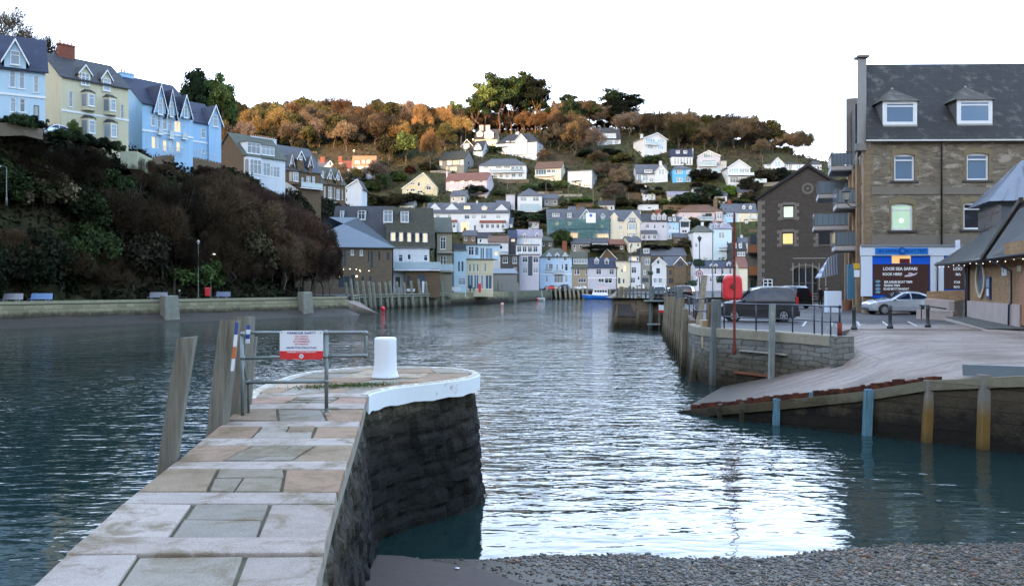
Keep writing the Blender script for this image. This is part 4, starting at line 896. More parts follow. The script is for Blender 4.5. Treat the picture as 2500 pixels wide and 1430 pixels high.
mb=MB(); bx0,bx1,bz=WX(2205),WX(2238),WZ(2205,672); mb.xprism([(bx0,bz-.10),(bx0+(bx1-bx0)*.45,bz-.08),(bx0+(bx1-bx0)*.85,bz+.03),(bx1,bz+.2),(bx0+(bx1-bx0)*.7,bz+.1),(bx0+.05,bz+.0)],-.17,-.162); mb.xprism([(bx0+.25,bz+.08),(bx0+.62,bz+.08),(bx0+.5,bz+.17),(bx0+.3,bz+.18)],-.17,-.162); mb.build('speedboat_picture',plain('pale_pink',(.62,.5,.58),.5),bb)
mb=MB()
for py in (687,696.5,705,713): mb.lathe([(.17,0),(.17,.008)],(0,0,0),14,axis='y'); k=len(mb.v)-28; mb.v[k:]=[(WX(2141)+v[0],-.165+v[1],WZ(2141,py)+v[2]*.52) for v in mb.v[k:]]
mb.build('oval_pictures',plain('oval_blue',(.12,.3,.42),.5,var=.4,nscale=12),bb)
bb=MB().box(WX(2303),WX(2520),-.16,-.104,WZ(2303,705),WZ(2303,645)).build('menu_board',M_brn,ww)
wt('LOO',2324,656.5,7.2,bb,'LEFT',sx=1.02); wt('MA',2330,670,6.3,bb,'LEFT',sx=.95); wt('STAR',2326,689,5.6,bb,'LEFT',sx=.8); wt('BOO',2325.5,700.5,5.4,bb,'LEFT',sx=.85)
# wall signs
s_=MB().box(WX(2083),WX(2098),-.09,-.04,WZ(2083,656),WZ(2083,643)).build('yellow_sign',plain('sign_yellow',(.55,.33,.02),.45),None); s_.location=ww.location; s_.rotation_euler=ww.rotation_euler; tag(s_,'yellow notice on the wall corner left of the shopfront','sign')
s_=MB().box(WX(2084.5),WX(2097.5),-.09,-.04,WZ(2083,676),WZ(2083,659)).build('paper_notice',M_signw,None); s_.location=ww.location; s_.rotation_euler=ww.rotation_euler; tag(s_,'white notice under the yellow sign on the warehouse corner','sign')
# harbour side: timber and balconies
sd=sideang; 
# timber-clad harbour side front: pale strips
M_clad=wood('orange_brown_cladding',(.30,.20,.12)); 
def SP(s,o_,z): return (sd.x*s-sd.y*o_,sd.y*s+sd.x*o_,z)   # s along side, o outwards
def sbox(mb,s0,s1,o0,o1,z0,z1,col=None): return mb.hull8([SP(s0,o0,z0),SP(s0,o1,z0),SP(s1,o1,z0),SP(s1,o0,z0)],[SP(s0,o0,z1),SP(s0,o1,z1),SP(s1,o1,z1),SP(s1,o0,z1)],col)
mb=MB(); 
for s0,s1,o1 in ((.0,1.0,.12),(3.0,3.9,.25),(5.6,6.6,.25),(9,9.9,.25),(12.5,13.4,.25)): sbox(mb,s0,s1,.0,o1,-.2,E-1.2 if s0 else E-.3)
mb.build('timber_piers',M_clad,ww)
mb=MB(); 
for s0,s1 in ((1.3,2.8),(4.2,5.4),(7,8.7),(10.2,12.2)):
    for z in (.4,3.2,6.1,8.8): sbox(mb,s0,s1,.0,.06,z,z+2.0)
mb.build('dark_openings',plain('dark_opening',(.03,.02,.016),.4),ww)
M_slabw=plain('balcony_slab',(.42,.40,.40),.7); M_glb=glassmat('balcony_glass',(.16,.22,.28),.08,.8,.2)
balc=[(8.6,12.6,1.55,WZ(2060,370)+.2,'b1'),(12.0,15.8,2.3,WZ(2020,428),'b2'),(4.6,8.2,1.45,WZ(2050,481),'b3'),(12.4,15.8,2.6,WZ(2010,521),'b4'),(4.6,8.2,1.55,WZ(2045,593),'b5')]
for s0,s1,o1,z,_ in balc:
    mb=MB(); sbox(mb,s0,s1,.0,o1,z-.28,z); b_=mb.build('balcony',M_slabw,ww)
    mb=MB(); sbox(mb,s0,s0+.04,.05,o1,z+.08,z+1.0); sbox(mb,s0+.04,s1,o1-.05,o1,z+.08,z+1.0); mb.build('glass_screen',M_glb,b_)
    mb=MB(); sbox(mb,s0-.03,s0+.05,.0,o1,z+1.02,z+1.1); sbox(mb,s0+.05,s1,o1-.08,o1+.02,z+1.02,z+1.1)
    for q in range(6): o_=o1*(q+.5)/6; sbox(mb,s0-.01,s0+.045,o_-.02,o_+.02,z+.002,z+1.018)
    sbox(mb,s0-.02,s0+.04,o1-.06,o1-.0,z+.002,z+1.018); mb.build('balcony_rail',plain('balcony_rail_grey',(.12,.10,.09),.5),b_)
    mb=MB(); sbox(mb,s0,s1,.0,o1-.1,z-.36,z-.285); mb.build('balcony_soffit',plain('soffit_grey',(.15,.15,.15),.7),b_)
# second gable parapet further back
mb=MB(); z2=WZ(2060,246)+.0; kk=1.22; 
zt2=(CH-(246-HZ)/F*70)-PZ
sbox(mb,12.6,13.1,-.9,.15,E-.5,zt2-.0); mb.build('far_parapet',GPc,ww); mb=MB(); sbox(mb,9,12.6,-.9,-.2,E-.5,zt2-1.2); mb.build('far_roof_side',M_wroof,ww)
# lantern on bracket
ln=empty('wall_lantern',(at(2066,488,56).x,56,at(2066,488,56).z),0,'black carriage lantern bracketed off the warehouse corner','lantern')
def lantern(par,s=1.0):
    MB().lathe([(.13*s,.0),(.22*s,.42*s)],n=6).build('lantern_glass',plain('lantern_pane',(.30,.29,.24),.2),par); MB().lathe([(.25*s,.42*s),(.27*s,.46*s),(.13*s,.66*s),(.05*s,.72*s),(.03*s,.9*s),(.001,.98*s)],n=8).build('lantern_cap',M_iron,par); MB().lathe([(.0001,-.16*s),(.05*s,-.1*s),(.14*s,0)],n=6).build('lantern_base',M_iron,par)
lantern(ln,1.15); MB().tube([(0,0,-.15),(.25,0,-.42),(.75,.3,-.45),(1.1,.6,-.3)],.035,8).build('bracket',M_iron,ln)
# ================================================================== brick toilet block
M_brk=stone('brown_brick',(.40,.23,.11),(.26,.14,.065),(.24,.18,.12),.26,.075,blotch=(.36,.26,.15),bl=.5,bmp=.5); M_glowc=plain('glow_pink_concrete',(.36,.29,.26),.85,var=.2,nscale=1.5); M_shadec=plain('shade_grey_concrete',(.30,.27,.25),.85,var=.2,nscale=1.5)  # one concrete: warm glow put into the pink, shade into the grey
M_tsl=slate('toilet_slate',(.05,.05,.05),.35,(.09,.08,.045)); M_lead=plain('lead_roof',(.17,.19,.23),.5,.15,var=.2,nscale=2)
A=Vector((at(2368,0,45).x,45)); Bq=Vector((at(2496,0,36).x,36)); td=(Bq-A).normalized(); TL=(Bq-A).length
tb=empty('toilet_block',(A.x,A.y,PZ),math.atan2(td.y,td.x),'brown brick toilet block with an oval window and a square roof lantern','building')
def TF(px):  # local x on facade for a pixel column
    k=(px-CX)/F; return (k*A.y-A.x)/(td.x-k*td.y)
def TZ(px,py,yo=0): s=TF(px); Y=A.y+td.y*s; return CH-(py-HZ)/F*Y-PZ
def ty(y): return y
e0=TZ(2368,640); e1=e0
TE=TF(2580); mb=MB(); mb.box(0,TE,0,.3,1.05,e0+.1); mb.build('wall',M_brk,tb)
mb=MB(); mb.box(0,.3,.3,7,1.05,e0+.1); mb.box(TE-.3,TE,.3,7,-.6,e0+.1); mb.box(.3,TE-.3,6.7,7,-.6,e0+.1); mb.build('end_wall',M_brk,tb)
mb=MB(); mb.box(-.1,TL+.05,-.12,.3,-.3,1.048); mb.box(TL-.4,TL+.05,.302,7,-.6,1.048); mb.build('plinth',M_glowc,tb)
# ramp walls in front
M_ramp=M_glowc
rw=MB(); rw.hull8([(.2,-1.2,-.5),(TL+1.2,-1.6,-.9),(TL+1.2,-1.3,-.9),(.2,-.9,-.5)],[(.2,-1.2,.16),(TL+1.2,-1.6,.05),(TL+1.2,-1.3,.05),(.2,-.9,.16)]); rw.hull8([(TL+1.2,-1.6,-.9),(TL+5,.8,-.9),(TL+4.8,1.1,-.9),(TL+1.2,-1.3,-.9)],[(TL+1.2,-1.6,.05),(TL+5,.8,.05),(TL+4.8,1.1,.05),(TL+1.2,-1.3,.05)]); o=rw.build('ramp_wall',M_glowc,None); o.location=tb.location; o.rotation_euler=tb.rotation_euler; tag(o,'low pale concrete wall beside the brick toilet block','wall')
mb=MB(); mb.hull8([(.2,-1.2,.17),(TL+1.2,-1.6,.06),(TL+1.2,-.13,.06),(.2,-.13,.17)],[(.2,-1.2,.21),(TL+1.2,-1.6,.10),(TL+1.2,-.13,.10),(.2,-.13,.21)]); mb.build('walkway',plain('dark_walkway',(.07,.07,.06),.8),tb)
lw=at(2240,0,50); 
def walluv(name,label,pxa,Ya,pxb,Yb,z0a,z1a,z0b,z1b,th,m,cat='wall'):
    a=at(pxa,0,Ya); b=at(pxb,0,Yb); d=Vector((b.x-a.x,b.y-a.y)).normalized(); n=Vector((-d.y,d.x))*th
    mb=MB(); L=[(0,0),(b.x-a.x,b.y-a.y)]
    mb.hull8([(0,0,z0a),(L[1][0],L[1][1],z0b),(L[1][0]+n.x,L[1][1]+n.y,z0b),(n.x,n.y,z0a)],[(0,0,z1a),(L[1][0],L[1][1],z1b),(L[1][0]+n.x,L[1][1]+n.y,z1b),(n.x,n.y,z1a)])
    o=mb.build(name,m,None,bevel=.015); o.location=(a.x,a.y,PZ); return tag(o,label,cat)
walluv('low_wall','low concrete wall end tinted glow pink beside the silver car, nearest the bollards',2237,47.5,2326,45.2,-.1,.52,-.1,.5,.3,M_glowc)
walluv('low_wall','upper pale concrete wall behind the low ramp handrail',2257,48.2,2330,46.0,-.1,1.12,-.1,1.03,.3,M_glowc); walluv('brick_wall','sloping brown brick wall in front of the silver car',2262,48.6,2366,45.9,1.05,1.50,1.05,1.62,.3,M_brk)
walluv('low_wall','short concrete return tinted shade grey between the two concrete walls',2330,45.8,2352,46.8,-.1,1.0,-.1,1.0,.3,M_shadec)
hr=empty('ramp_handrail',(at(2245,0,46.8).x,46.8,PZ),0,'short dark handrail along the low pink-tinted wall','handrail'); a=at(2310,0,45.2); MB().tube([(0,0,.78),(a.x-hr.location.x,a.y-46.8,.62)],.04,8).build('rail',M_iron,hr,smooth=True); MB().tube([(0.1,0,.0),(.1,0,.76)],.03,8).build('rail_post',M_iron,hr)
# roof: hip with wide eaves, lantern tower
ez=e0+.05; apx=TL*.62; D_=7.3
mb=MB(); x0,x1=-4.6,TE; y0,y1=-.75,D_; rz=ez+3.3
pts=[(x0,y0,ez),(x1,y0,ez),(x1,y1,ez),(x0,y1,ez),(x0+4.6,y0+4,rz),(x1,y0+4,rz)]
mb.add(pts,[(0,1,5,4),(1,2,5),(2,3,4,5),(3,0,4)]); mb.add([(x,y,z-.14) for x,y,z in pts[:4]],[(3,2,1,0)]); mb.add(pts[:4]+[(x,y,z-.14) for x,y,z in pts[:4]],[(4,5,1,0),(5,6,2,1),(6,7,3,2),(7,4,0,3)]); mb.build('roof',M_tsl,tb)
MB().tube([(x0,y0-.06,ez-.08),(x1,y0-.06,ez-.08)],.075,8).build('gutter',M_black,tb,smooth=True)
# porch post + dark panel painted as the shaded inside at left end
mb=MB(); mb.box(-.25,-.02,-.1,.2,0,ez-.1); mb.box(-1.6,-1.4,.4,.6,0,ez-.1); mb.build('porch_post',M_iron,tb)
mb=MB(); mb.box(-1.4,-.26,.5,.6,1.0,ez-.1); mb.build('porch_shade_panel',plain('dark_timber',(.02,.014,.01),.5),tb); mb=MB(); mb.box(-1.05,-.9,.44,.49,1.3,2.6); mb.box(-.55,-.45,.44,.49,1.3,2.6); mb.build('strip_lights',emit('porch_light',(.8,.85,.6),.15),tb)
# lights under eaves
fl=MB()
for k in range(14): fl.sphere((x0+.6+k*(x1-x0-.8)/14,y0+.02,ez-.2-.03*(k%3)),.022,8,6)
o=fl.build('string_lights',emit('bulb_white',(1,.95,.85),.25),None); o.location=tb.location; o.rotation_euler=tb.rotation_euler; tag(o,'string of small white bulbs under the toilet block eaves','lights')
# oval window
ox,oz=TF(2396.5),TZ(2396,681); rw_,rh_=(TF(2408)-TF(2384.5))/2,(TZ(2396,641)-TZ(2396,724))/2
def ring(rx,rz,ix,iz,y0,y1,n=36):
    mb=MB(); 
    for k in range(n):
        t0,t1=2*math.pi*k/n,2*math.pi*(k+1)/n; P=lambda a,b,t_:(ox+a*math.cos(t_),oz+b*math.sin(t_)*(1+(.12 if math.sin(t_)<-.9 else 0)))
        p=[P(ix,iz,t0),P(rx,rz,t0),P(rx,rz,t1),P(ix,iz,t1)]; mb.xprism(p,y0,y1)
    return mb
wn=ring(rw_,rh_,rw_*.72,rh_*.84,-.1,-.003).build('oval_window',plain('cream_stone',(.44,.38,.28),.7),tb)
mb=MB(); mb.xprism([(ox+rw_*.74*math.cos(2*math.pi*k/30),oz+rh_*.85*math.sin(2*math.pi*k/30)) for k in range(30)],-.03,-.004); mb.build('pane',glassmat('oval_pane',(.04,.045,.07),.1),wn)
nb=MB().box(TF(2412),TF(2421),-.09,-.003,TZ(2416,730),TZ(2416,676)).build('notice_case',plain('notice_blue',(.02,.04,.12),.4),tb); MB().box(TF(2413.5),TF(2419),-.095,-.092,TZ(2416,722),TZ(2416,705)).build('notice_paper',M_signw,nb); MB().box(TF(2413),TF(2419.5),-.095,-.092,TZ(2416,701),TZ(2416,681)).build('notice_picture',plain('notice_grey',(.2,.3,.38),.4),nb)
s_=MB().box(TF(2447),TF(2458.5),-.03,-.003,TZ(2452,673),TZ(2452,653)).build('ladies_sign',M_signw,tb); text('1',.26,'lettering',s_,M_black,((TF(2447)+TF(2458))/2,-.04,TZ(2452,660)),bold=.03)
x=TF(2476.5); MB().tube([(x-.5,-.78,ez-.15),(x,-.12,ez-.65),(x,-.12,1.1),(x-.05,-.2,1.0),(x-.12,-.2,-.05)],.045,8).build('downpipe',plain('blue_black_pipe',(.02,.02,.06),.35),tb,smooth=True); x=TF(2366); MB().tube([(x,-.16,ez-.2),(x,-.16,0)],.04,8).build('downpipe',plain('blue_black_pipe',(.02,.02,.06)),tb,smooth=True)
MB().box(TL-.6,TL+.02,-.05,.1,2.45,2.7).build('lintel',plain('cream_stone',(.44,.38,.28)),tb)
# gable over right entrance
g0=(TF(2452),TZ(2452,628)); g1=(TF(2560),TZ(2560,480))
mb=MB(); mb.add([(g0[0],-1.0,g0[1]),(g1[0],-1.0,g1[1]),(g1[0],-.85,g1[1]),(g0[0],-.85,g0[1]),(g0[0]+.1,-1.0,g0[1]-.14),(g1[0],-1.0,g1[1]-.2),(g1[0],-.85,g1[1]-.2),(g0[0]+.1,-.85,g0[1]-.14)],[(0,1,2,3),(7,6,5,4),(0,4,5,1),(3,2,6,7),(1,5,6,2),(0,3,7,4)]); mb.build('barge_board',plain('dark_timber',(.02,.014,.01)),tb)
mb=MB(); mb.yprism([(-.75,ez-.2),(-.7,ez-.2),(-.7,ez+.5),(-.75,ez+.5)],TL+.3,TE); mb.build('entrance_gable',M_brk,tb)
mb=MB(); mb.box(TF(2493),TF(2530),-.06,.0,.2,2.3); mb.build('door',plain('orange_door',(.30,.12,.06),.6),tb)
# lantern tower
def Tm(px,py,yo): # local x,z at plane y=yo
    n=Vector((-td.y,td.x)); O=A+n*yo; k=(px-CX)/F; s=(k*O.y-O.x)/(td.x-k*td.y); Y=O.y+td.y*s; return s,CH-(py-HZ)/F*Y-PZ
yo=2.4; xa,z0=Tm(2391,572,yo); xb,_=Tm(2444,560,yo); _,z1=Tm(2391,508,yo)
z0-=.4; hw=xb-xa
tw=MB(); tw.box(xa,xa+4.2,yo,yo+3.6,z0-.5,z1); tower=tw.build('roof_lantern',plain('lead_grey_cladding',(.12,.145,.18),.6,var=.15),tb)
mb=MB(); mb.box(xa+.05,xb,yo-.08,yo-.002,z0+.55,z1-.25)
wf=mb.build('louvre_window',plain('grey_timber_frame',(.14,.11,.10),.6),tower)
mb=MB(); 
for k in range(3):
    wq=(xb-xa-.05)/3; mb.box(xa+.12+k*wq,xa+.02+(k+1)*wq,yo-.1,-.082+yo,z0+.65,z0+1.25); mb.box(xa+.12+k*wq,xa+.02+(k+1)*wq,yo-.1,-.082+yo,z0+1.4,z1-.35)
mb.build('pane',glassmat('louvre_pane',(.13,.12,.13),.2,.8,.3),tower)
mb=MB(); cx,cy=xa+2.1,yo+1.8; ap=z1+2.6; o_=.55; b=[(xa-o_,yo-o_,z1),(xa+4.2+o_,yo-o_,z1),(xa+4.2+o_,yo+3.6+o_,z1),(xa-o_,yo+3.6+o_,z1)]
mb.add(b+[(cx,cy,ap)],[(0,1,4),(1,2,4),(2,3,4),(3,0,4),(3,2,1,0)])
for k in range(1,7):
    for (p,q) in ((b[0],b[1]),(b[3],b[0]),(b[1],b[2])):
        f=k/7; s=[p[i]+(q[i]-p[i])*f for i in range(3)]; g_=1-abs(2*f-1); e=[s[0]+(cx-s[0])*g_*.98,s[1]+(cy-s[1])*g_*.98,z1+(ap-z1)*g_]
        mb.tube([(s[0],s[1],s[2]+.02),(e[0],e[1],e[2]+.02)],.035,5)
mb.build('lantern_roof',M_lead,tower)
fx=Tm(2337,597,.2); MB().box(fx[0]-.25,fx[0]+.25,.15,.3,fx[1]-.3,fx[1]+.25).build('floodlight',M_shw,tb)
# ================================================================== cars
def loft(st,mb=None):
    """stations: x, zb, zbelt, zroof, wb, wbelt, wroof"""
    mb=mb or MB(); ring=[]
    for (x,zb,zs,zr,wb,ws,wr) in st:
        zm=zb+(zs-zb)*.45
        half=[(wb*.9,zb),(wb,zb+.06),(wb*1.015,zm),(ws,zs),(ws*.5+wr*.5+.02,zs*.5+zr*.5),(wr,zr-.03),(wr*.86,zr+.012),(wr*.4,zr+.035)]
        ring.append([(x,-a,b) for a,b in half]+[(x,a,b) for a,b in half[::-1]])
    n=len(ring[0]); mb.add([v for r_ in ring for v in r_],[(i*n+k,i*n+(k+1)%n,(i+1)*n+(k+1)%n,(i+1)*n+k) for i in range(len(ring)-1) for k in range(n)]+[tuple(range(n-1,-1,-1)),tuple((len(ring)-1)*n+k for k in range(n))]); return mb
def wheel(par,x,y,r,side,m_t,m_r,spokes=5):
    w=MB().lathe([(r*.62,-.10),(r*.93,-.11),(r,-.07),(r,.07),(r*.93,.11),(r*.62,.10)],(0,0,0),26,axis='y').build('wheel',m_t,par,smooth=False); w.location=(x,y,r)
    mb=MB().lathe([(r*.60,0),(r*.63,.005),(r*.63,.03),(r*.60,.035)],(0,0,0),24,axis='y'); mb.v=[(v[0],v[1]+side*.085,v[2]) for v in mb.v]
    mb2=MB()
    for k in range(spokes):
        a=2*math.pi*k/spokes+.3; c_,s_=math.cos(a),math.sin(a); p0,p1=(c_*r*.1,s_*r*.1),(c_*r*.6,s_*r*.6); nx,ny=-s_*r*.09,c_*r*.09
        ya,yb=side*.09,side*.118
        mb2.hull8([(p0[0]-nx,ya,p0[1]-ny),(p0[0]+nx,ya,p0[1]+ny),(p1[0]+nx*1.6,ya,p1[1]+ny*1.6),(p1[0]-nx*1.6,ya,p1[1]-ny*1.6)],[(p0[0]-nx,yb,p0[1]-ny),(p0[0]+nx,yb,p0[1]+ny),(p1[0]+nx*1.6,yb,p1[1]+ny*1.6),(p1[0]-nx*1.6,yb,p1[1]-ny*1.6)])
    mb2.lathe([(r*.16,-.01),(r*.14,.02)],(0,side*.1,0),12,axis='y'); n=24
    for k in range(n):
        a0,a1=2*math.pi*k/n,2*math.pi*(k+1)/n; q=lambda a,rr,y:(rr*math.cos(a),side*y,rr*math.sin(a))
        mb2.quad(q(a0,r*.55,.113),q(a1,r*.55,.113),q(a1,r*.66,.113),q(a0,r*.66,.113))
    mb2.build('rim',m_r,w)
    return w
M_tyre=plain('tyre',(.012,.012,.013),.85); M_rim=plain('alloy_rim',(.45,.46,.48),.3,.7); M_cg=glassmat('car_glass',(.006,.014,.03),.05,.35,.2); M_trim=plain('black_trim',(.015,.015,.017),.5); M_lampr=plain('tail_lamp',(.4,.01,.01),.2); M_lampw=plain('head_lamp',(.55,.58,.6),.1)
def carpaint(name,col,rough=.28,metal=.5):
    t=NT(name); t.b.inputs['Base Color'].default_value=(*col,1); t.b.inputs['Roughness'].default_value=rough; t.b.inputs['Metallic'].default_value=metal; t.b.inputs['Coat Weight'].default_value=.6; t.b.inputs['Coat Roughness'].default_value=.06
    n=t.noise(t.coord(),1.2,3); c=t.mix(n,dk(col,.9),dk(col,1.1)); t.l(c,t.b.inputs['Base Color']); return t.m
def sideglass(st,poly,mat,name,par,off=.018):
    def W(x,z):
        for a,b in zip(st,st[1:]):
            if a[0]<=x<=b[0]:
                f=(x-a[0])/(b[0]-a[0]); s=[a[i]+(b[i]-a[i])*f for i in range(7)]; g=(z-s[2])/max(.05,s[3]-s[2]); g=max(0,min(1,g)); 
                return s[5]*(1-g)+s[6]*g+(.02*math.sin(g*math.pi))
        return st[-1][5]
    for sd_ in (-1,1):
        mb=MB(); n=len(poly); out=[(x,sd_*(W(x,z)+off),z) for x,z in poly]; cx=sum(p[0] for p in poly)/n; cz=sum(p[1] for p in poly)/n; c=(cx,sd_*(W(cx,cz)+off+.004),cz)
        vs=out+[c]; mb.add(vs,[(i,(i+1)%n,n) if sd_<0 else ((i+1)%n,i,n) for i in range(n)])
        mb.build(name,mat,par)
# grey van-like family car (faces left)
van=empty('people_carrier',(0,0,PZ),0,'grey brown boxy family car parked behind the red lifebuoy housing','car')
st=[(-2.18,.38,.70,.74,.62,.60,.55),(-2.1,.26,.80,.84,.80,.78,.66),(-1.8,.2,.95,1.0,.88,.86,.72),(-1.35,.2,1.02,1.08,.9,.88,.76),(-1.1,.2,1.06,1.14,.9,.88,.76),(-.35,.2,1.08,1.66,.9,.89,.62),(.1,.2,1.09,1.76,.9,.89,.66),(.9,.2,1.09,1.80,.9,.89,.67),(1.7,.22,1.09,1.77,.9,.88,.66),(1.98,.25,1.06,1.66,.89,.86,.62),(2.16,.32,.98,1.12,.84,.83,.72),(2.2,.4,.8,.9,.76,.76,.7)]
M_vp=carpaint('grey_brown_paint',(.035,.032,.034),.4,.2)
loft(st).build('body',M_vp,van,smooth=False,bevel=0)
sideglass(st,[(-.98,1.12),(-.28,1.13),(-.28,1.56),(-.42,1.55)],M_cg,'front_side_window',van); sideglass(st,[(-.12,1.14),(.72,1.14),(.74,1.58),(.66,1.64),(-.05,1.62),(-.12,1.56)],M_cg,'rear_side_window',van); sideglass(st,[(.80,1.14),(1.62,1.15),(1.66,1.22),(1.5,1.56),(1.4,1.62),(.80,1.63)],M_cg,'rear_side_window',van)
mb=MB(); mb.quad((-1.06,-.74,1.16),(-1.06,.74,1.16),(-.42,.6,1.64),(-.42,-.6,1.64)); o=mb.build('windscreen',M_cg,van); o.location=(-.03,0,.03)
for s_ in (-1,1): MB().tube([(-.35,s_*.56,1.73),(.3,s_*.6,1.84),(1.5,s_*.6,1.83),(1.75,s_*.57,1.77)],.022,6).build('roof_rail',plain('rail_silver',(.55,.56,.57),.3,.7),van)
mb=MB()
for s_ in (-1,1): mb.box(-1.9,1.95,s_*.895-.03,s_*.895+.03,.2,.34); mb.box(-.9,1.5,s_*.915-.012,s_*.915+.012,.62,.70)
mb.box(2.1,2.26,-.8,.8,.3,.58); mb.box(-2.22,-2.08,-.7,.7,.28,.5); mb.build('lower_trim',M_trim,van,bevel=.02)
for s_ in (-1,1):
    MB().sphere((-.88,s_*1.0,1.12),(.09,.11,.08),10,7).build('door_mirror',M_trim,van,smooth=True); MB().box(2.02,2.17,s_*.80-.06,s_*.80+.06,.95,1.3).build('tail_lamp',M_lampr,van)
def arch(par,xs_,r,w,z,m):
    for x in xs_:
        for s_ in (-1,1): MB().lathe([(r*1.13,-.01),(r*1.13,.012)],(x,s_*w,z),24,axis='y').build('wheel_arch',m,par)
arch(van,(-1.42,1.33),.33,.915,.36,M_trim)
for x in (-1.42,1.33):
    for s_ in (-1,1): wheel(van,x,s_*.87,.33,s_,M_tyre,M_rim)
c=onz(1868,787,PZ); van.location=(c.x-.02,c.y+1.3,PZ); van.rotation_euler=(0,0,R(-8)); van.scale=(.88,.9,.97)
# silver saloon (faces left)
car=empty('silver_car',(0,0,PZ),0,'silver hatchback parked in front of the shop boards','car')
st=[(-2.2,.4,.62,.66,.55,.55,.5),(-2.12,.26,.70,.74,.78,.76,.68),(-1.8,.2,.80,.86,.88,.85,.76),(-1.2,.2,.88,.96,.9,.88,.78),(-.95,.2,.91,1.0,.9,.88,.78),(-.15,.2,.93,1.38,.9,.88,.60),(.3,.2,.94,1.45,.9,.88,.62),(.9,.2,.95,1.42,.9,.88,.60),(1.5,.22,.96,1.24,.89,.86,.6),(1.85,.26,.95,1.05,.87,.85,.7),(2.15,.32,.9,.98,.82,.8,.7),(2.22,.4,.8,.84,.74,.72,.6)]
M_sp=carpaint('silver_paint',(.52,.55,.60),.25,.55)
loft(st).build('body',M_sp,car)
sideglass(st,[(-.78,.97),(.30,.985),(.28,1.36),(-.05,1.34)],M_cg,'front_side_window',car); sideglass(st,[(.38,.985),(1.38,1.0),(1.3,1.15),(.95,1.31),(.38,1.36)],M_cg,'rear_side_window',car)
mb=MB(); mb.quad((-.92,-.72,1.02),(-.92,.72,1.02),(-.2,.57,1.38),(-.2,-.57,1.38)); o=mb.build('windscreen',M_cg,car); o.location=(-.02,0,.035)
for s_ in (-1,1): MB().hull8([(-2.14,s_*.55,.62),(-1.85,s_*.885,.66),(-1.85,s_*.6,.66),(-2.1,s_*.45,.62)],[(-2.12,s_*.55,.72),(-1.80,s_*.87,.82),(-1.8,s_*.6,.84),(-2.08,s_*.45,.75)]).build('headlight',M_lampw,car)
for s_ in (-1,1): MB().sphere((-.72,s_*.98,.99),(.09,.1,.065),10,7).build('door_mirror',M_sp,car,smooth=True)
mb=MB(); mb.box(-2.2,-2.1,-.5,.5,.3,.5)
for s_ in (-1,1): mb.box(-1.85,1.9,s_*.9-.02,s_*.9+.02,.19,.25)
mb.build('lower_grille',M_trim,car)
arch(car,(-1.38,1.30),.32,.91,.34,M_trim)
for x in (-1.38,1.30):
    for s_ in (-1,1): wheel(car,x,s_*.88,.32,s_,M_tyre,M_rim,7)
car.location=(at(2197,0,54.6).x,54.6,PZ); car.rotation_euler=(0,0,R(0))
# darker cars further off, simpler views of the same kinds
def dcar(src,label,px,py,z,rz,paint=None,cat='car'):
    r_=src.copy(); COL.objects.link(r_); tag(r_,label,cat)
    for ch in list(src.children):
        k=ch.copy(); COL.objects.link(k); k.parent=r_
        for g_ in list(ch.children): q=g_.copy(); COL.objects.link(q); q.parent=k
        if paint and ch.name.startswith('body'): k.data=ch.data.copy(); k.data.materials[0]=paint
    g=onz(px,py,z); r_.location=(g.x,g.y,z); r_.rotation_euler=(0,0,rz); return r_
for o in list(van.children):
    pass
P_blk=carpaint('black_paint_car',(.012,.013,.02),.25,.3)
dcar(van,'black car seen behind the grey family car by the stone gable building',1925,752,PZ,R(-70),P_blk)
dcar(van,'dark blue off-road car on the far pier head',1655,734,PZ,R(-28),P_blk)
dcar(van,'black car on the far pier head, left of the dark blue one',1612,733,PZ,R(75),P_blk)
dcar(car,'cream car partly hidden between the dark cars on the far pier head',1632,723,PZ,R(20),carpaint('cream_paint',(.6,.5,.3),.4,.1))
# ================================================================== stone gable building
M_gst=stone('grey_gable_stone',(.085,.07,.058),(.06,.05,.042),(.11,.095,.08),.42,.13,bmp=.6); M_quo=plain('grey_quoin',(.15,.13,.11),.85,nscale=5)
GY=94.0; gb=empty('gabled_stone_building',(at(1850,0,GY).x,GY,PZ),R(-16.5),'grey stone gable-ended building with quoins and a round gable vent','building')
def gx(px): k=(px-CX)/F; th=R(-16.5); return (k*GY-gb.location.x)/(math.cos(th)-k*math.sin(th))
def gz(py,px=1950): return CH-(py-HZ)/F*(GY+gx(px)*math.sin(R(-16.5)))-PZ
gh=[(gx(1911),gx(1939),gz(532),gz(500)),(gx(1909),gx(1938),gz(597),gz(566)),(gx(1998),gx(2026),gz(598),gz(566)),(gx(1936),gx(1996),0,gz(655))]
W_=gx(2090); eL=gz(487,1850); ap=(gx(1972),gz(408))
mb=MB(); holewall(mb,0,W_,-.2,eL,gh,rev=.25); mb.poly([(0,0,eL),(W_,0,eL),(W_,0,eL+.3),(ap[0],0,ap[1]),(.0,0,eL+.0)][:1]+[(W_,0,eL),(ap[0],0,ap[1])]); mb.quad((0,14,-.2),(0,0,-.2),(0,0,eL),(0,14,eL)); mb.quad((W_,0,-.2),(W_,14,-.2),(W_,14,eL),(W_,0,eL)); mb.poly([(0,14,-.2),(0,14,eL),(ap[0],14,ap[1]),(W_,14,eL),(W_,14,-.2)]); mb.build('wall',M_gst,gb)
mb=MB(); 
for (xa,xb) in ((-.25,ap[0]),(W_+.25,ap[0])):
    za=eL-.1; mb.hull8([(xa,-.25,za),(xb,-.25,ap[1]+.02),(xb,14.2,ap[1]+.02),(xa,14.2,za)] if xa<xb else [(xb,-.25,ap[1]+.02),(xa,-.25,za),(xa,14.2,za),(xb,14.2,ap[1]+.02)],[(xa,-.25,za+.28),(xb,-.25,ap[1]+.35),(xb,14.2,ap[1]+.35),(xa,14.2,za+.28)] if xa<xb else [(xb,-.25,ap[1]+.35),(xa,-.25,za+.28),(xa,14.2,za+.28),(xb,14.2,ap[1]+.35)])
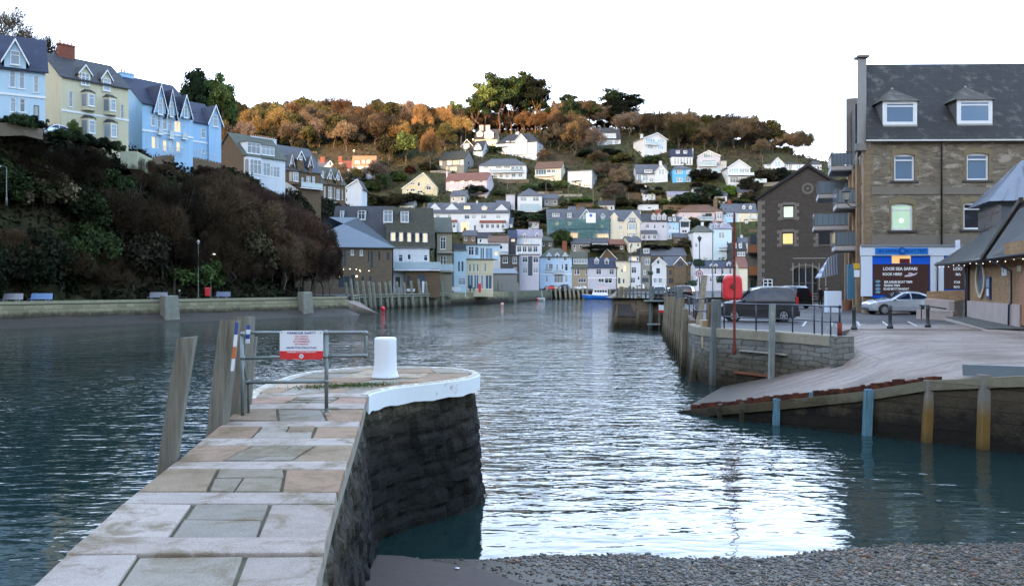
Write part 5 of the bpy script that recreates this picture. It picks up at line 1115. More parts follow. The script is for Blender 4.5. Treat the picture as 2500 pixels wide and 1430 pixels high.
mb.build('roof',slate('gable_slate',(.032,.03,.032)),gb)
mb=MB(); z=0;k=0
while z<eL-.3: mb.box(-.03,.75 if k%2 else .42,-.03,.05,z,z+.44); k+=1; z+=.46
mb.build('quoins',M_quo,gb)
mb=MB(); cx,cz=gx(1972),gz(461)
for k in range(16):
    a0,a1=2*math.pi*k/16+.02,2*math.pi*(k+1)/16-.02; P=lambda r_,a:(cx+r_*math.cos(a),cz+r_*math.sin(a)); mb.xprism([P(.38,a0),P(.62,a0),P(.62,a1),P(.38,a1)],-.05,.02)
mb.lathe([(.16,0),(.16,.04)],(cx,0,cz),12,axis='y'); mb.build('round_vent',M_quo,gb)
M_litpale=emit('pale_lit_blind',(.62,.70,.60),.11); M_lity=emit('yellow_lit_blind',(.72,.62,.26),.11)
for i,h in enumerate(gh):
    a,b,c,d=h
    if i<3:
        mb=MB(); f=.1; mb.box(a,a+f,.1,.2,c,d); mb.box(b-f,b,.1,.2,c,d); mb.box(a+f,b-f,.1,.2,c,c+f); mb.box(a+f,b-f,.1,.2,d-f*1.5,d); w_=mb.build('window',M_black,gb); MB().box(a+f,b-f,.14,.16,c+f,d-f).build('pane',(M_litpale,M_lity,M_dark)[i],w_)
        mb=MB()
        for j in range(5):
            z0=c-.2+(d-c+.4)*j/5; wd=.5 if j%2==0 else .28; mb.box(a-wd,a-.005,-.035,.04,z0,z0+(d-c+.4)/5-.02); mb.box(b+.005,b+wd,-.035,.04,z0,z0+(d-c+.4)/5-.02)
        mb.box(a,b,-.04,.04,d+.004,d+.3); mb.build('stone_surround',M_quo,gb); MB().box(a-.1,b+.1,-.08,.1,c-.12,c-.004).build('sill',M_quo,gb)
    else:
        MB().box(a,b,.2,.24,c,d).build('shop_window',M_dark,gb); mb=MB(); 
        for q in range(10):
            t0,t1=math.pi*q/10,math.pi*(q+1)/10; cx=(a+b)/2; rr=(b-a)/2; P=lambda r_,t_:(cx+r_*math.cos(t_)*1.0,d-.25+r_*math.sin(t_)*.42); mb.xprism([P(rr+.35,t0),P(rr-.02,t0),P(rr-.02,t1),P(rr+.35,t1)][::-1],-.05,.0)
        mb.build('door_arch',M_quo,gb)
        mb=MB()
        for q in range(5): mb.box(a+q*(b-a)/4-.04,a+q*(b-a)/4+.04,.12,.19,c,d)
        mb.box(a,b,.12,.19,2.0,2.12); mb.build('shop_frame',M_dkframe,gb)
lw_=MB(); a,b,c,d=gx(1864),gx(1885),gz(699),gz(682)
for q in range(3): x=a+(b-a)*q/2; lw_.box(x-.05,x+.05,-.06,-.01,c,d); z=c+(d-c)*q/2; lw_.box(a,b,-.055,-.012,z-.04,z+.04)
w_=lw_.build('window',M_frame,gb); MB().box(a,b,-.03,-.005,c,d).build('pane',M_dark,w_)
# narrow building between, balconied, at its left
nb=empty('balconied_house',(at(1825,0,100).x,100,PZ),R(-16.5),'narrow grey house with orange timber balconies left of the stone gable','house')
w=(1851-1825)/F*100; zt=CH+(695-578)/F*100-PZ; MB().box(0,w,0,6,-.2,zt).build('wall',plain('taupe_render',(.14,.125,.11),.85),nb); 
for z0,z1 in ((3.0,4.0),(5.6,6.4)): MB().box(.15,w+.2,-1.0,-.9,z0+.0,z1).build('balcony_panel',plain('orange_wood',(.26,.10,.035),.6),nb); MB().box(.1,w+.2,-1.05,0,z0-.15,z0-.01).build('balcony_floor',plain('dark_timber',(.02,.014,.01)),nb)
MB().box(.3,w-.3,-.04,-.01,.2,2.4).build('door',M_dark,nb); MB().box(.3,w-.3,-.05,-.012,6.6,7.8).build('window',M_glass,nb)
# glazed screen / pergola in front of gable bldg
pg=empty('steel_frame_screen',(at(1936,0,80).x,80,PZ),0,'tall thin steel frame screen in front of the stone building','screen')
for k,px in enumerate((1936,1951,1967,1984,2000,2016)):
    x=(px-CX)/F*80-pg.location.x; MB().tube([(x,0,0),(x,0,CH+(695-642)/F*80-PZ)],.035,6).build('upright',plain('pale_steel',(.4,.36,.3),.4,.3),pg)
MB().tube([(0,0,4.35-.02),((2016-1936)/F*80,0,4.35)],.03,6).build('top_bar',plain('pale_steel',(.4,.36,.3)),pg)
mb=MB()
for z in (1.0,.75,.5): mb.box(0,(2016-1936)/F*80,-.03,.03,z,z+.1)
mb.build('lower_rails',plain('screen_wood',(.16,.14,.12),.7),pg)
# white box + planters + poster board
b_=onz(2036,763,PZ); o=MB().box(-.48,.48,-.1,.5,0,1.45).build('bait_freezer',M_shw,None,bevel=.02); o.location=b_; tag(o,'tall white box standing outside the harbour shops','box')
o=MB().box(0,.5,0,.12,.9,3.3).build('blue_display_board',plain('board_blue',(.10,.26,.42),.4),None); o.location=(at(2069,0,60).x,60,PZ); tag(o,'narrow blue display board on the warehouse corner','sign')
aw=MB(); a=at(2003,0,66); aw.add([(0,0,2.4),(1.4,0,2.7),(1.4,.2,4.3),(.7,.2,4.0),(0,1.2,2.4),(1.4,1.2,2.7)],[(0,1,2,3),(0,3,4),(1,5,2)]); o=aw.build('striped_awning',None,None); t=NT('striped_canvas'); wv=t.new('ShaderNodeTexWave'); wv.inputs['Scale'].default_value=1.6; t.l(t.coord(),wv.inputs['Vector']); t.l(t.mix(t.ramp(wv.outputs['Color'],[(.45,0),(.55,1)]),(.10,.20,.34),(.45,.42,.42)),t.b.inputs['Base Color']); o.data.materials.append(t.m); o.location=(a.x,66,PZ); tag(o,'blue and pink striped awning beside the warehouse','awning')
o=MB().lathe([(.28,0),(.40,.7),(.42,.75),(.36,.75)],n=14).build('plant_tub',plain('terracotta',(.25,.11,.07),.8),None); o.location=onz(2068,757,PZ); tag(o,'terracotta tub by the warehouse corner','tub')
# street sign (parking roundel) far
# ================================================================== people (small in the picture)
def skin_person(label,loc,rz,coat,legs,hair,skin=(.5,.32,.24),sit=False,bag=False,h=1.72,lean=0,cat='person',arms='down'):
    s=h/1.72; root=empty('person',loc,rz,label,cat); root.scale=(s,s,s)
    hip=.92 if not sit else .50
    J={}; E_=[]
    def add(k,p,r_): J[k]=(p,r_)
    add('pel',(0,0,hip),(.15,.11)); add('wa',(0,.0,hip+.2),(.135,.10)); add('ch',(0,-lean*.3,hip+.42),(.165,.12)); add('nk',(0,-lean*.5,hip+.58),(.062,.06)); add('hd0',(0,-lean*.55-.01,hip+.66),(.075,.085)); add('hd1',(0,-lean*.55-.015,hip+.75),(.085,.098)); add('hd2',(0,-lean*.55,hip+.82),(.055,.065))
    E_=[('pel','wa'),('wa','ch'),('ch','nk'),('nk','hd0'),('hd0','hd1'),('hd1','hd2')]
    for sd,n in ((-1,'l'),(1,'r')):
        if sit: pts=[(sd*.10,-.02,hip-.02),(sd*.12,-.42,hip+.02),(sd*.12,-.46,.08),(sd*.12,-.60,.05)]
        else: pts=[(sd*.10,0,hip-.08),(sd*.11,-.02-sd*.05,.48),(sd*.11,.02+sd*.05,.09),(sd*.12,-.12+sd*.05,.045)]
        rr=[(.098,.10),(.066,.07),(.045,.05),(.042,.035)]
        pv='pel'
        for i,(p,r_) in enumerate(zip(pts,rr)): k=f'g{n}{i}'; add(k,p,r_); E_.append((pv,k)); pv=k
        if sit: ap=[(sd*.20,-lean*.4,hip+.50),(sd*.25,-.08,hip+.24),(sd*.13,-.30,hip+.16),(sd*.08,-.37,hip+.14)]
        elif arms=='front': ap=[(sd*.20,-.02,hip+.50),(sd*.26,-.06,hip+.25),(sd*.16,-.30,hip+.25),(sd*.13,-.37,hip+.27)]
        else: ap=[(sd*.20,0,hip+.50),(sd*.25,.02,hip+.24),(sd*.24,-.08,hip+.0),(sd*.235,-.10,hip-.09)]
        pv='ch'
        for i,(p,r_) in enumerate(zip(ap,[(.065,.065),(.05,.05),(.036,.036),(.03,.018)])): k=f'a{n}{i}'; add(k,p,r_); E_.append((pv,k)); pv=k
        # fingers and thumb
        base=Vector(ap[3]); d=(Vector(ap[3])-Vector(ap[2])).normalized()
        for q in range(4):
            f=base+d*(.075-.008*abs(q-1))+Vector((-.024+q*.016,0,0)); k=f'f{n}{q}'; add(k,tuple(f),(.008,.008)); E_.append((pv,k))
        k=f't{n}'; add(k,tuple(base+d*.02+Vector((-sd*.035,-.02,0))),(.009,.009)); E_.append((pv,k))
    ks=list(J); me=bpy.data.meshes.new('body'); me.from_pydata([J[k][0] for k in ks],[(ks.index(a),ks.index(b)) for a,b in E_],[]); me.update()
    o=bpy.data.objects.new('body',me); COL.objects.link(o)
    m=o.modifiers.new('skin','SKIN'); 
    for i,k in enumerate(ks): me.skin_vertices[0].data[i].radius=J[k][1]; me.skin_vertices[0].data[i].use_root=(k=='pel')
    o.modifiers.new('sub','SUBSURF').levels=1; o.modifiers['sub'].render_levels=1
    bpy.context.view_layer.update(); dg=bpy.context.evaluated_depsgraph_get(); me2=bpy.data.meshes.new_from_object(o.evaluated_get(dg)); me2.name='body'; COL.objects.unlink(o); bpy.data.objects.remove(o)
    body=bpy.data.objects.new('body',me2); COL.objects.link(body); body.parent=root
    me2.materials.clear()
    ms=plain(f'skin',skin,.6,var=.05); mc=plain('cloth_'+str(coat),coat,.85,var=.15,nscale=6); ml=plain('cloth_'+str(legs),legs,.85,var=.15,nscale=6)
    for mm in (ms,mc,ml): me2.materials.append(mm)
    for p in me2.polygons:
        c=p.center; z=c.z
        if z>hip+.60: p.material_index=0
        elif z>hip+.02 or (abs(c.x)>.19 and z>hip-.02 and not sit): p.material_index=1
        elif sit and c.y>-.05: p.material_index=1
        else: p.material_index=2
        if (not sit and abs(c.x)>.2 and z<hip-.04 and z>.6) or (arms=='front' and c.y<-.33 and z>hip): p.material_index=0
        p.use_smooth=True
    hy=-lean*.55
    mb=MB(); mb.sphere((0,hy+.02,hip+.775),(.095,.11,.10),12,9); mb.v=[v for v in mb.v]; 
    hb=mb.build('hair',plain('hair_'+str(hair),hair,.7,var=.1),root,smooth=True); 
    mb=MB()
    for sd in (-1,1): mb.sphere((sd*.032,hy-.098,hip+.735),(.012,.008,.009),6,5)
    mb.build('eyes',M_black,root); mb=MB(); mb.add([(0,hy-.125,hip+.695),(-.014,hy-.095,hip+.69),(.014,hy-.095,hip+.69),(0,hy-.1,hip+.735)],[(0,1,3),(0,3,2),(0,2,1)]); mb.box(-.022,.022,hy-.1,hy-.092,hip+.66,hip+.668); mb.build('nose_and_mouth',ms,root)
    mb=MB()
    for sd in (-1,1): mb.sphere((sd*.092,hy,hip+.725),(.012,.02,.03),6,5)
    mb.build('ears',ms,root)
    if bag: MB().sphere((.05,.16,hip+.35),(.14,.09,.2),10,8).build('rucksack',plain('bag_black',(.03,.03,.04),.7),root,smooth=True)
    return root
g=onz(2018,757,PZ); skin_person('person in a black coat standing left of the tall white box',g,R(35),(.012,.012,.018),(.012,.013,.02),(.02,.015,.01),arms='front',bag=True)
g=onz(2003,752,PZ); skin_person('second dark-clothed person farther left by the thin steel screen',g,R(200),(.015,.015,.02),(.02,.02,.03),(.015,.01,.01))
# left embankment: seated person
# ================================================================== house generator
# walls: paint or stone colours, with skylight blue mixed into the white
WM={'white':render_wall('white_render',(.50,.545,.60)),'blush':render_wall('warm_lit_white_render',(.52,.47,.50)),'cream':render_wall('cream_render',(.52,.48,.34)),'lcream':render_wall('light_cream_render',(.56,.54,.44)),  # blush: warm light on a white front, put into the render colour
 'pale':render_wall('pale_grey_render',(.42,.43,.42)),'lilac':render_wall('lilac_render',(.42,.43,.50)),'blue':render_wall('bright_blue_render',(.10,.36,.66)),'sky':render_wall('sky_blue_render',(.30,.47,.65)),'pblue':render_wall('pale_blue_render',(.36,.50,.66)),
 'ice':render_wall('ice_blue_render',(.42,.56,.66)),'pink':render_wall('pink_render',(.50,.42,.43)),'teal':render_wall('teal_blue_render',(.13,.24,.31)),'tan':render_wall('tan_render',(.28,.24,.18)),'olive':render_wall('olive_render',(.21,.20,.15)),
 'dark':render_wall('dark_cladding',(.06,.06,.06)),'grey':render_wall('grey_render',(.20,.20,.19)),'yellow':render_wall('soft_yellow_render',(.62,.54,.30)),
 'stone':stone('town_stone',(.17,.13,.09),(.11,.09,.065),(.15,.13,.10),.5,.16,bmp=.5),'brown':stone('brown_stone',(.15,.10,.06),(.10,.075,.05),(.15,.12,.09),.5,.16,bmp=.5),'brick':stone('red_brick',(.28,.075,.04),(.2,.05,.03),(.18,.12,.1),.26,.08)}
RM={'slate':slate('blue_slate',(.085,.095,.115)),'dslate':slate('dark_slate',(.045,.048,.055)),'navy':slate('navy_slate',(.03,.038,.07)),'gslate':slate('green_grey_slate',(.08,.09,.075),.25),'moss':slate('mossy_roof',(.05,.048,.038),.45,(.05,.055,.025)),
 'brownr':slate('brown_tile',(.13,.075,.05)),'redr':slate('red_tile',(.19,.065,.045)),'orange':slate('sunlit_tone_tile',(.28,.17,.10)),'tanr':slate('tan_tile',(.20,.17,.11)),'rust':slate('rust_brown_tile',(.17,.08,.06)),'lead':M_lead,'flat':plain('flat_roof_felt',(.12,.12,.12),.8),'pales':slate('pale_lilac_slate',(.22,.21,.26)),'metal':plain('blue_grey_metal_roof',(.11,.14,.17),.45,.2,var=.15,nscale=.6)}  # orange tile: low sunlight on the roof put into its colour
M_potc=plain('chimney_pot',(.32,.15,.08),.8); M_rail=plain('balcony_rail_white',(.4,.42,.43),.5); M_bglass=glassmat('balcony_glazing',(.25,.33,.38),.08,.8,.25); M_wdoor=plain('white_door',(.5,.52,.53),.5)
T=(0,0,1.0)
def X_(v): return T[0]+v/T[2]
def Y_(v): return T[1]+v/T[2]
class H: pass
def hs(label,x0,x1,eave,base,ridge,Y=None,yaw=0,d=8.0,roof='side',wall='white',rm='slate',win=(),dorm=(),chim=(),bay=(),xg=(),balc=(),name='house',cat='house',group=None,apex=None,over=.3,door=(),found=6,porch=(),zbase=None,sidewin=0,trim=True,corner=None,bands=(),inset=None,side=None):
    x0,x1,eave,base,ridge=X_(x0),X_(x1),Y_(eave),Y_(base),Y_(ridge); pxc=(x0+x1)/2
    if Y is None:
        p=hit(pxc,base); Y=p.y if p is not None else 330
    th=R(yaw); tv=Vector((math.cos(th),math.sin(th))); nv=Vector((-tv.y,tv.x))
    C=Vector(((pxc-CX)/F*Y,Y)) if corner is None else Vector(((x0-CX)/F*corner,corner))
    def hitpx(px,yo=0):
        O=C+nv*yo; k=(px-CX)/F; return (k*O.y-O.x)/(tv.x-k*tv.y)
    s0=hitpx(x0); O=C+tv*s0; W=hitpx(x1)-s0
    def U(px,yo=0): return hitpx(px,yo)-s0
    def Zw(px,py,yo=0): u=hitpx(px,yo); Yw=(C+nv*yo+tv*u).y; return CH-(py-HZ)/F*Yw
    zb=Zw(pxc,base) if zbase is None else zbase
    h=H(); root=empty(name,(O.x,O.y,zb),th,label,cat,group); h.root=root; h.W=W
    E=Zw(pxc,eave)-zb; wm=WM[wall]; rmat=RM[rm]
    def Z(px,py,yo=0): return Zw(px,py,yo)-zb
    rz=Zw(pxc,ridge,d/2 if roof in('side','hip','pyr') else 0)-zb
    front=lambda x,z:0.0
    # windows in the main wall become holes
    holes=[];wl=[]
    for w_ in win:
        a,b,c_,d_=X_(w_[0]),Y_(w_[1]),X_(w_[2]),Y_(w_[3]); st=w_[4] if len(w_)>4 else 'w'
        xa,xb=U(a),U(c_); za,zc=Z((a+c_)/2,d_),Z((a+c_)/2,b); xa=max(xa,.06); xb=min(xb,W-.06)
        if xb-xa<.15: continue
        wl.append((xa,xb,za,zc,st))
    inwall=[w_ for w_ in wl if w_[3]<E-.03 and w_[2]>-.2]
    # merge overlap safety
    ok=[]
    for w_ in inwall:
        if all(w_[1]<=o_[0] or w_[0]>=o_[1] or w_[3]<=o_[2] or w_[2]>=o_[3] for o_ in ok): ok.append(w_)
    mb=MB(); zf=-found
    holewall(mb,0,W,zf,E,ok,0,.14)
    if side: MB().poly([(-.02,d,zf),(-.02,0,zf),(-.02,0,E),(-.02,d/2,rz-.02),(-.02,d,E)]).build('gable_wall',WM[side],root)
    mb.quad((0,d,zf),(0,0,zf),(0,0,E),(0,d,E)); mb.quad((W,0,zf),(W,d,zf),(W,d,E),(W,0,E)); mb.quad((W,d,zf),(0,d,zf),(0,d,E),(W,d,E))
    ro=MB(); o_=over; tk=.14
    if roof=='side':
        mb.add([(0,0,E),(0,d,E),(0,d/2,rz)],[(0,2,1)]); mb.add([(W,0,E),(W,d,E),(W,d/2,rz)],[(0,1,2)])
        sl=(rz-E)/(d/2); ze=E-o_*sl
        ro.yprism([(-o_,ze),(d/2,rz),(d+o_,ze),(d+o_,ze+tk),(d/2,rz+tk),(-o_,ze+tk)],-o_,W+o_)
        zat=lambda y:E+sl*y
    elif roof=='gable':
        ax=U(X_(apex)) if apex is not None else W/2
        mb.add([(0,0,E),(W,0,E),(ax,0,rz)],[(0,1,2)]); mb.add([(0,d,E),(W,d,E),(ax,d,rz)],[(0,2,1)])
        s1=(rz-E)/max(.1,ax); s2=(rz-E)/max(.1,W-ax)
        ro.xprism([(-o_,E-o_*s1),(ax,rz),(W+o_,E-o_*s2),(W+o_,E-o_*s2+tk),(ax,rz+tk),(-o_,E-o_*s1+tk)],-o_,d+o_); zat=lambda y:E
        tb_=MB(); tb_.xprism([(-o_,E-o_*s1-.12),(ax,rz-.12),(W+o_,E-o_*s2-.12),(W+o_,E-o_*s2+tk+.03),(ax,rz+tk+.03),(-o_,E-o_*s1+tk+.03)],-o_-.07,-o_-.004)
        if trim: tb_.build('barge_board',M_frame,root)
    elif roof in('hip','pyr'):
        ins=W/2-.01 if roof=='pyr' else (inset or min(W*.35,d*.5)); a=(-o_,-o_,E);b=(W+o_,-o_,E);c_=(W+o_,d+o_,E);e_=(-o_,d+o_,E);p=(ins,d/2,rz);q=(W-ins,d/2,rz)
        ro.add([a,b,c_,e_,p,q],[(0,1,5,4),(1,2,5),(2,3,4,5),(3,0,4),(3,2,1,0)]); ro.add([(x,y,z-.16) for x,y,z in (a,b,c_,e_)]+[a,b,c_,e_],[(0,1,5,4),(1,2,6,5),(2,3,7,6),(3,0,4,7)]); zat=lambda y:E+(rz-E)*y/(d/2)
    elif roof=='mansard':
        mo=min(d*.28,W*.3,1.6); a=[(-.15,-.15,E),(W+.15,-.15,E),(W+.15,d+.15,E),(-.15,d+.15,E)]; b=[(0,mo,rz),(W,mo,rz),(W,d-mo,rz),(0,d-mo,rz)]; ro.hull8(a,b); zat=lambda y:E+(rz-E)*y/mo
    elif roof=='mono':
        ro.yprism([(-o_,E),(d+o_,rz),(d+o_,rz+tk),(-o_,E+tk)],-o_,W+o_); mb.add([(0,0,E),(0,d,E),(0,d,rz)],[(0,2,1)]); mb.add([(W,0,E),(W,d,E),(W,d,rz)],[(0,1,2)]); zat=lambda y:E+(rz-E)*y/d
    else:
        ro.box(-o_,W+o_,-o_,d+o_,E+.002,E+.22); zat=lambda y:E
    mb.build('wall',wm,root); ro.build('roof',rmat,root)
    inv=lambda z:{'side':(z-E)/max(.05,(rz-E))*(d/2),'hip':(z-E)/max(.05,(rz-E))*(d/2),'pyr':(z-E)/max(.05,(rz-E))*(d/2),'mansard':(z-E)/max(.05,rz-E)*min(d*.28,W*.3,1.6)}.get(roof,0.0)
    def mkwin(par,xa,xb,za,zc,y,st,nm='window',ins=.09):
        w_,hh=xb-xa,zc-za; f=min(.085,w_*.14); n=1 if w_<1.0 else (2 if w_<1.9 else int(round(w_/.95)))
        if st=='d': nm='door'
        fm=MB(); y0,y1=y+ins-.05,y+ins+.03
        fm.box(xa,xa+f,y0,y1,za,zc); fm.box(xb-f,xb,y0,y1,za,zc); fm.box(xa+f,xb-f,y0,y1,za,za+f); fm.box(xa+f,xb-f,y0,y1,zc-f,zc)
        for k in range(1,n): xm=xa+w_*k/n; fm.box(xm-f*.45,xm+f*.45,y0+.01,y1-.01,za+f,zc-f)
        if hh>1.2 and st in('w','s','c'): zm=za+hh*(.5 if st=='s' else .68); fm.box(xa+f,xb-f,y0+.012,y1-.012,zm-f*.35,zm+f*.35)
        if st=='w' or st=='s' or st=='c': fm.box(xa-.08,xb+.08,y-.07,y0-.002,za-.09,za-.004)
        ob=fm.build(nm,M_dkframe if st=='k' else M_frame,par)
        pm={'w':M_glass,'s':M_glass,'k':M_glass,'c':M_curt,'g':M_glow,'b':M_glassb,'d':M_glass,'x':M_wdoor}[st]
        MB().quad((xa+f*.5,y1-.02,za+f*.5),(xb-f*.5,y1-.02,za+f*.5),(xb-f*.5,y1-.02,zc-f*.5),(xa+f*.5,y1-.02,zc-f*.5)).build('pane',pm,ob if par is root else par)
        return ob
    for w_ in wl:
        if w_ in ok: mkwin(root,*w_[:4],0,w_[4])
        else: mkwin(root,*w_[:4],-.11,w_[4],ins=.05)
    for x,y,w_,top in [(X_(c_[0]),Y_(c_[1]),(c_[2]/T[2] if len(c_)>2 else None),None) for c_ in chim]:
        yo=d/2 if roof in('side','hip','pyr') else (d*.4); cx=U(x,yo); wd=(w_/F*Y) if w_ else .9; zt=Z(x,y,yo); zz0=min(rz-1.0,E+.2)
        cm=wm if wall in('white','cream','lcream','ice','sky','pblue','blush','blue') else WM['stone']
        cmat=WM['brick'] if len([c_ for c_ in chim if len(c_)>3 and abs(X_(c_[0])-x)<1e-3])>0 else cm
        ch=MB(); ch.box(cx-wd/2,cx+wd/2,yo-.4,yo+.4,zz0,zt-.3); ch.box(cx-wd/2-.07,cx+wd/2+.07,yo-.47,yo+.47,zt-.3,zt-.12); co_=ch.build('chimney',cmat,root)
        pt=MB(); n=max(1,int(wd/.45))
        for k in range(n): pt.lathe([(.13,0),(.10,.42),(.13,.45)],(cx-wd/2+wd*(k+.5)/n,yo,zt-.12),8)
        pt.build('chimney_pots',M_potc,co_)
    for dd in dorm:
        xa_,xb_,zt_,zs_,kind=X_(dd[0]),X_(dd[1]),Y_(dd[2]),Y_(dd[3]),dd[4]; st=dd[5] if len(dd)>5 else 'w'
        zs=Z((xa_+xb_)/2,zs_); yf=max(-.05,inv(zs)) ; xa,xb=U(xa_,yf),U(xb_,yf); zs=Z((xa_+xb_)/2,zs_,yf); zt=Z((xa_+xb_)/2,zt_,yf); hh=zt-zs
        yb=min(d*.5 if roof!='mansard' else d*.7,inv(zt)+.5); yb=max(yb,yf+1.0); gm={'white':wm}.get('x',wm)
        dw=WM['white'] if wall in('stone','brown','dark','grey','olive','tan') and st!='k' else wm
        if kind=='g':
            we=zs+hh*.62; m2=MB(); cx=(xa+xb)/2; m2.box(xa,xb,yf,yb,zs-.3,we); m2.xprism([(xa,we),(xb,we),(cx,zt)],yf,yf+.1); dm=m2.build('dormer',dw,root)
            r_=MB(); ov=.18; sl=(zt-we)/max(.1,(cx-xa)); r_.xprism([(xa-ov,we-ov*sl),(cx,zt),(xb+ov,we-ov*sl),(xb+ov,we-ov*sl+.12),(cx,zt+.12),(xa-ov,we-ov*sl+.12)],yf-.2,yb+.8); r_.build('dormer_roof',rmat,dm)
            b_=MB(); b_.xprism([(xa-ov,we-ov*sl-.08),(cx,zt-.08),(xb+ov,we-ov*sl-.08),(xb+ov,we-ov*sl+.13),(cx,zt+.14),(xa-ov,we-ov*sl+.13)],yf-.26,yf-.205); b_.build('dormer_barge',M_frame,dm)
            mkwin(dm,xa+(xb-xa)*.14,xb-(xb-xa)*.14,zs,we-.02,yf-.10,st,ins=.06)
        elif kind=='t':   # plain white roof gable triangle
            m2=MB(); cx=(xa+xb)/2; m2.xprism([(xa,zs),(xb,zs),(cx,zt)],yf,yf+.12); dm=m2.build('roof_gable',WM['white'],root); r_=MB(); r_.add([(xa-.2,yf-.1,zs),(cx,yf-.1,zt+.15),(cx,yb+1.5,zt+.15),(xa-.2,yb,zs),(xb+.2,yf-.1,zs),(xb+.2,yb,zs)],[(0,1,2,3),(1,4,5,2)]); r_.build('gable_roof',rmat,dm)
        else:
            m2=MB(); m2.box(xa,xb,yf,yb,zs-.25,zt); dm=m2.build('dormer',dw,root); MB().box(xa-.15,xb+.15,yf-.2,yb+.3,zt+.002,zt+.14).build('dormer_roof',RM['flat'],dm)
            mkwin(dm,xa+.12,xb-.12,zs+.05,zt-.1,yf-.10,st,ins=.06)
    for bb in bay:
        xa,xb=U(X_(bb[0])),U(X_(bb[1])); xm=(X_(bb[0])+X_(bb[1]))/2; zt,z0=Z(xm,Y_(bb[2])),Z(xm,Y_(bb[3])); dp=.9; c_=min(.5,(xb-xa)*.25); rows=bb[4] if len(bb)>4 else 1; st=bb[5] if len(bb)>5 else 'c'
        pl=[(xa,0),(xa+c_,-dp),(xb-c_,-dp),(xb,0)]; m2=MB(); m2.prism(pl[::1],z0,zt); bo=m2.build('bay_window',wm,root)
        r_=MB(); n=[(xa-.1,0,zt),(xa+c_-.06,-dp-.12,zt),(xb-c_+.06,-dp-.12,zt),(xb+.1,0,zt)]; r_.add(n+[(xa+c_,0,zt+.45),(xb-c_,0,zt+.45)],[(0,1,4),(1,2,5,4),(2,3,5),(3,2,1,0)]); r_.build('bay_roof',rmat if rm!='metal' else RM['slate'],bo)
        for q in range(rows):
            za=z0+(zt-z0)*(q/rows)+ (zt-z0)/rows*.22; zc=z0+(zt-z0)*((q+1)/rows)-(zt-z0)/rows*.12
            mkwin(bo,xa+c_+.05,xb-c_-.05,za,zc,-dp-.09,st,ins=.05)
            pn=MB()
            for (p,q_) in ((pl[0],pl[1]),(pl[2],pl[3])):
                e=Vector((q_[0]-p[0],q_[1]-p[1])); nn=Vector((e.y,-e.x)).normalized()*.03
                P=lambda f,z:(p[0]+e.x*f+nn.x,p[1]+e.y*f+nn.y,z); pn.quad(P(.15,za),P(.85,za),P(.85,zc),P(.15,zc))
            pn.build('side_pane',M_curt if st=='c' else M_glass,bo)
    for gg in xg:  # cross gables standing on the facade: x0,x1,apex y,eave y,(rows)
        xa,xb=U(X_(gg[0]),-.35),U(X_(gg[1]),-.35); xm=(X_(gg[0])+X_(gg[1]))/2; zt,we=Z(xm,Y_(gg[2]),-.35),Z(xm,Y_(gg[3]),-.35); z0=Z(xm,Y_(gg[4]),-.35) if len(gg)>4 else 0; cx=(xa+xb)/2; st=gg[5] if len(gg)>5 else 'c'
        m2=MB(); m2.box(xa,xb,-.35,d*.4,z0,we); m2.xprism([(xa,we),(xb,we),(cx,zt)],-.35,d*.45); go=m2.build('gable_bay',wm,root)
        r_=MB(); ov=.3; sl=(zt-we)/(cx-xa); r_.xprism([(xa-ov,we-ov*sl),(cx,zt),(xb+ov,we-ov*sl),(xb+ov,we-ov*sl+.13),(cx,zt+.13),(xa-ov,we-ov*sl+.13)],-.6,d*.55); r_.build('gable_roof',rmat,go)
        b_=MB(); b_.xprism([(xa-ov,we-ov*sl-.15),(cx,zt-.15),(xb+ov,we-ov*sl-.15),(xb+ov,we-ov*sl+.15),(cx,zt+.15),(xa-ov,we-ov*sl+.15)],-.68,-.605); b_.build('gable_barge',M_frame,go)
        mkwin(go,cx-(xb-xa)*.22,cx+(xb-xa)*.22,we-(zt-we)*.35,we+(zt-we)*.40,-.44,st,ins=.05)
    for bc in balc:  # x0,x1,floor y,rail-top y,(depth)
        xa,xb=U(X_(bc[0])),U(X_(bc[1])); xm=(X_(bc[0])+X_(bc[1]))/2; z0,z1=Z(xm,Y_(bc[2])),Z(xm,Y_(bc[3])); dp=bc[4] if len(bc)>4 else 1.3
        bo=MB().box(xa,xb,-dp,-.003,z0-.2,z0).build('balcony',M_frame if wall!='olive' else wm,root)
        MB().box(xa+.03,xb-.03,-dp+.02,-dp+.04,z0+.1,z1-.06).build('balcony_glass',M_bglass,bo)
        m2=MB(); m2.box(xa,xb,-dp,-dp+.06,z1-.055,z1); n=max(2,int((xb-xa)/1.6))
        for k in range(n+1): x=xa+.03+(xb-xa-.09)*k/n; m2.box(x,x+.04,-dp,-dp+.06,z0+.002,z1-.057)
        m2.build('balcony_rail',M_rail,bo)
    for pp in porch:  # lean-to: x0,x1,top y,bottom-of-roof y, material
        xa,xb=U(X_(pp[0])),U(X_(pp[1])); xm=(X_(pp[0])+X_(pp[1]))/2; zt,z1=Z(xm,Y_(pp[2])),Z(xm,Y_(pp[3])); dp=1.4
        m2=MB(); m2.yprism([(-dp-.2,z1),(0,zt),(0,zt-.12),(-dp-.2,z1-.12)],xa-.1,xb+.1); m2.build('porch_roof',RM[pp[4]],root)
        m2=MB(); m2.box(xa,xb,-dp,-.003,-.5 if len(pp)<6 else Z(xm,Y_(pp[5])),z1-.13); po=m2.build('porch',wm,root); n=max(1,int((xb-xa)/1.7))
        for k in range(n): mkwin(po,xa+(xb-xa)*(k+.2)/n,xa+(xb-xa)*(k+.8)/n,max(.3,z1-1.9),z1-.35,-dp-.09,'w',ins=.05)
    for bd in bands:
        zc=Z(pxc,Y_(bd)); MB().box(-.05,W+.05,-.07,-.003,zc-.12,zc+.12).build('string_course',M_frame,root)
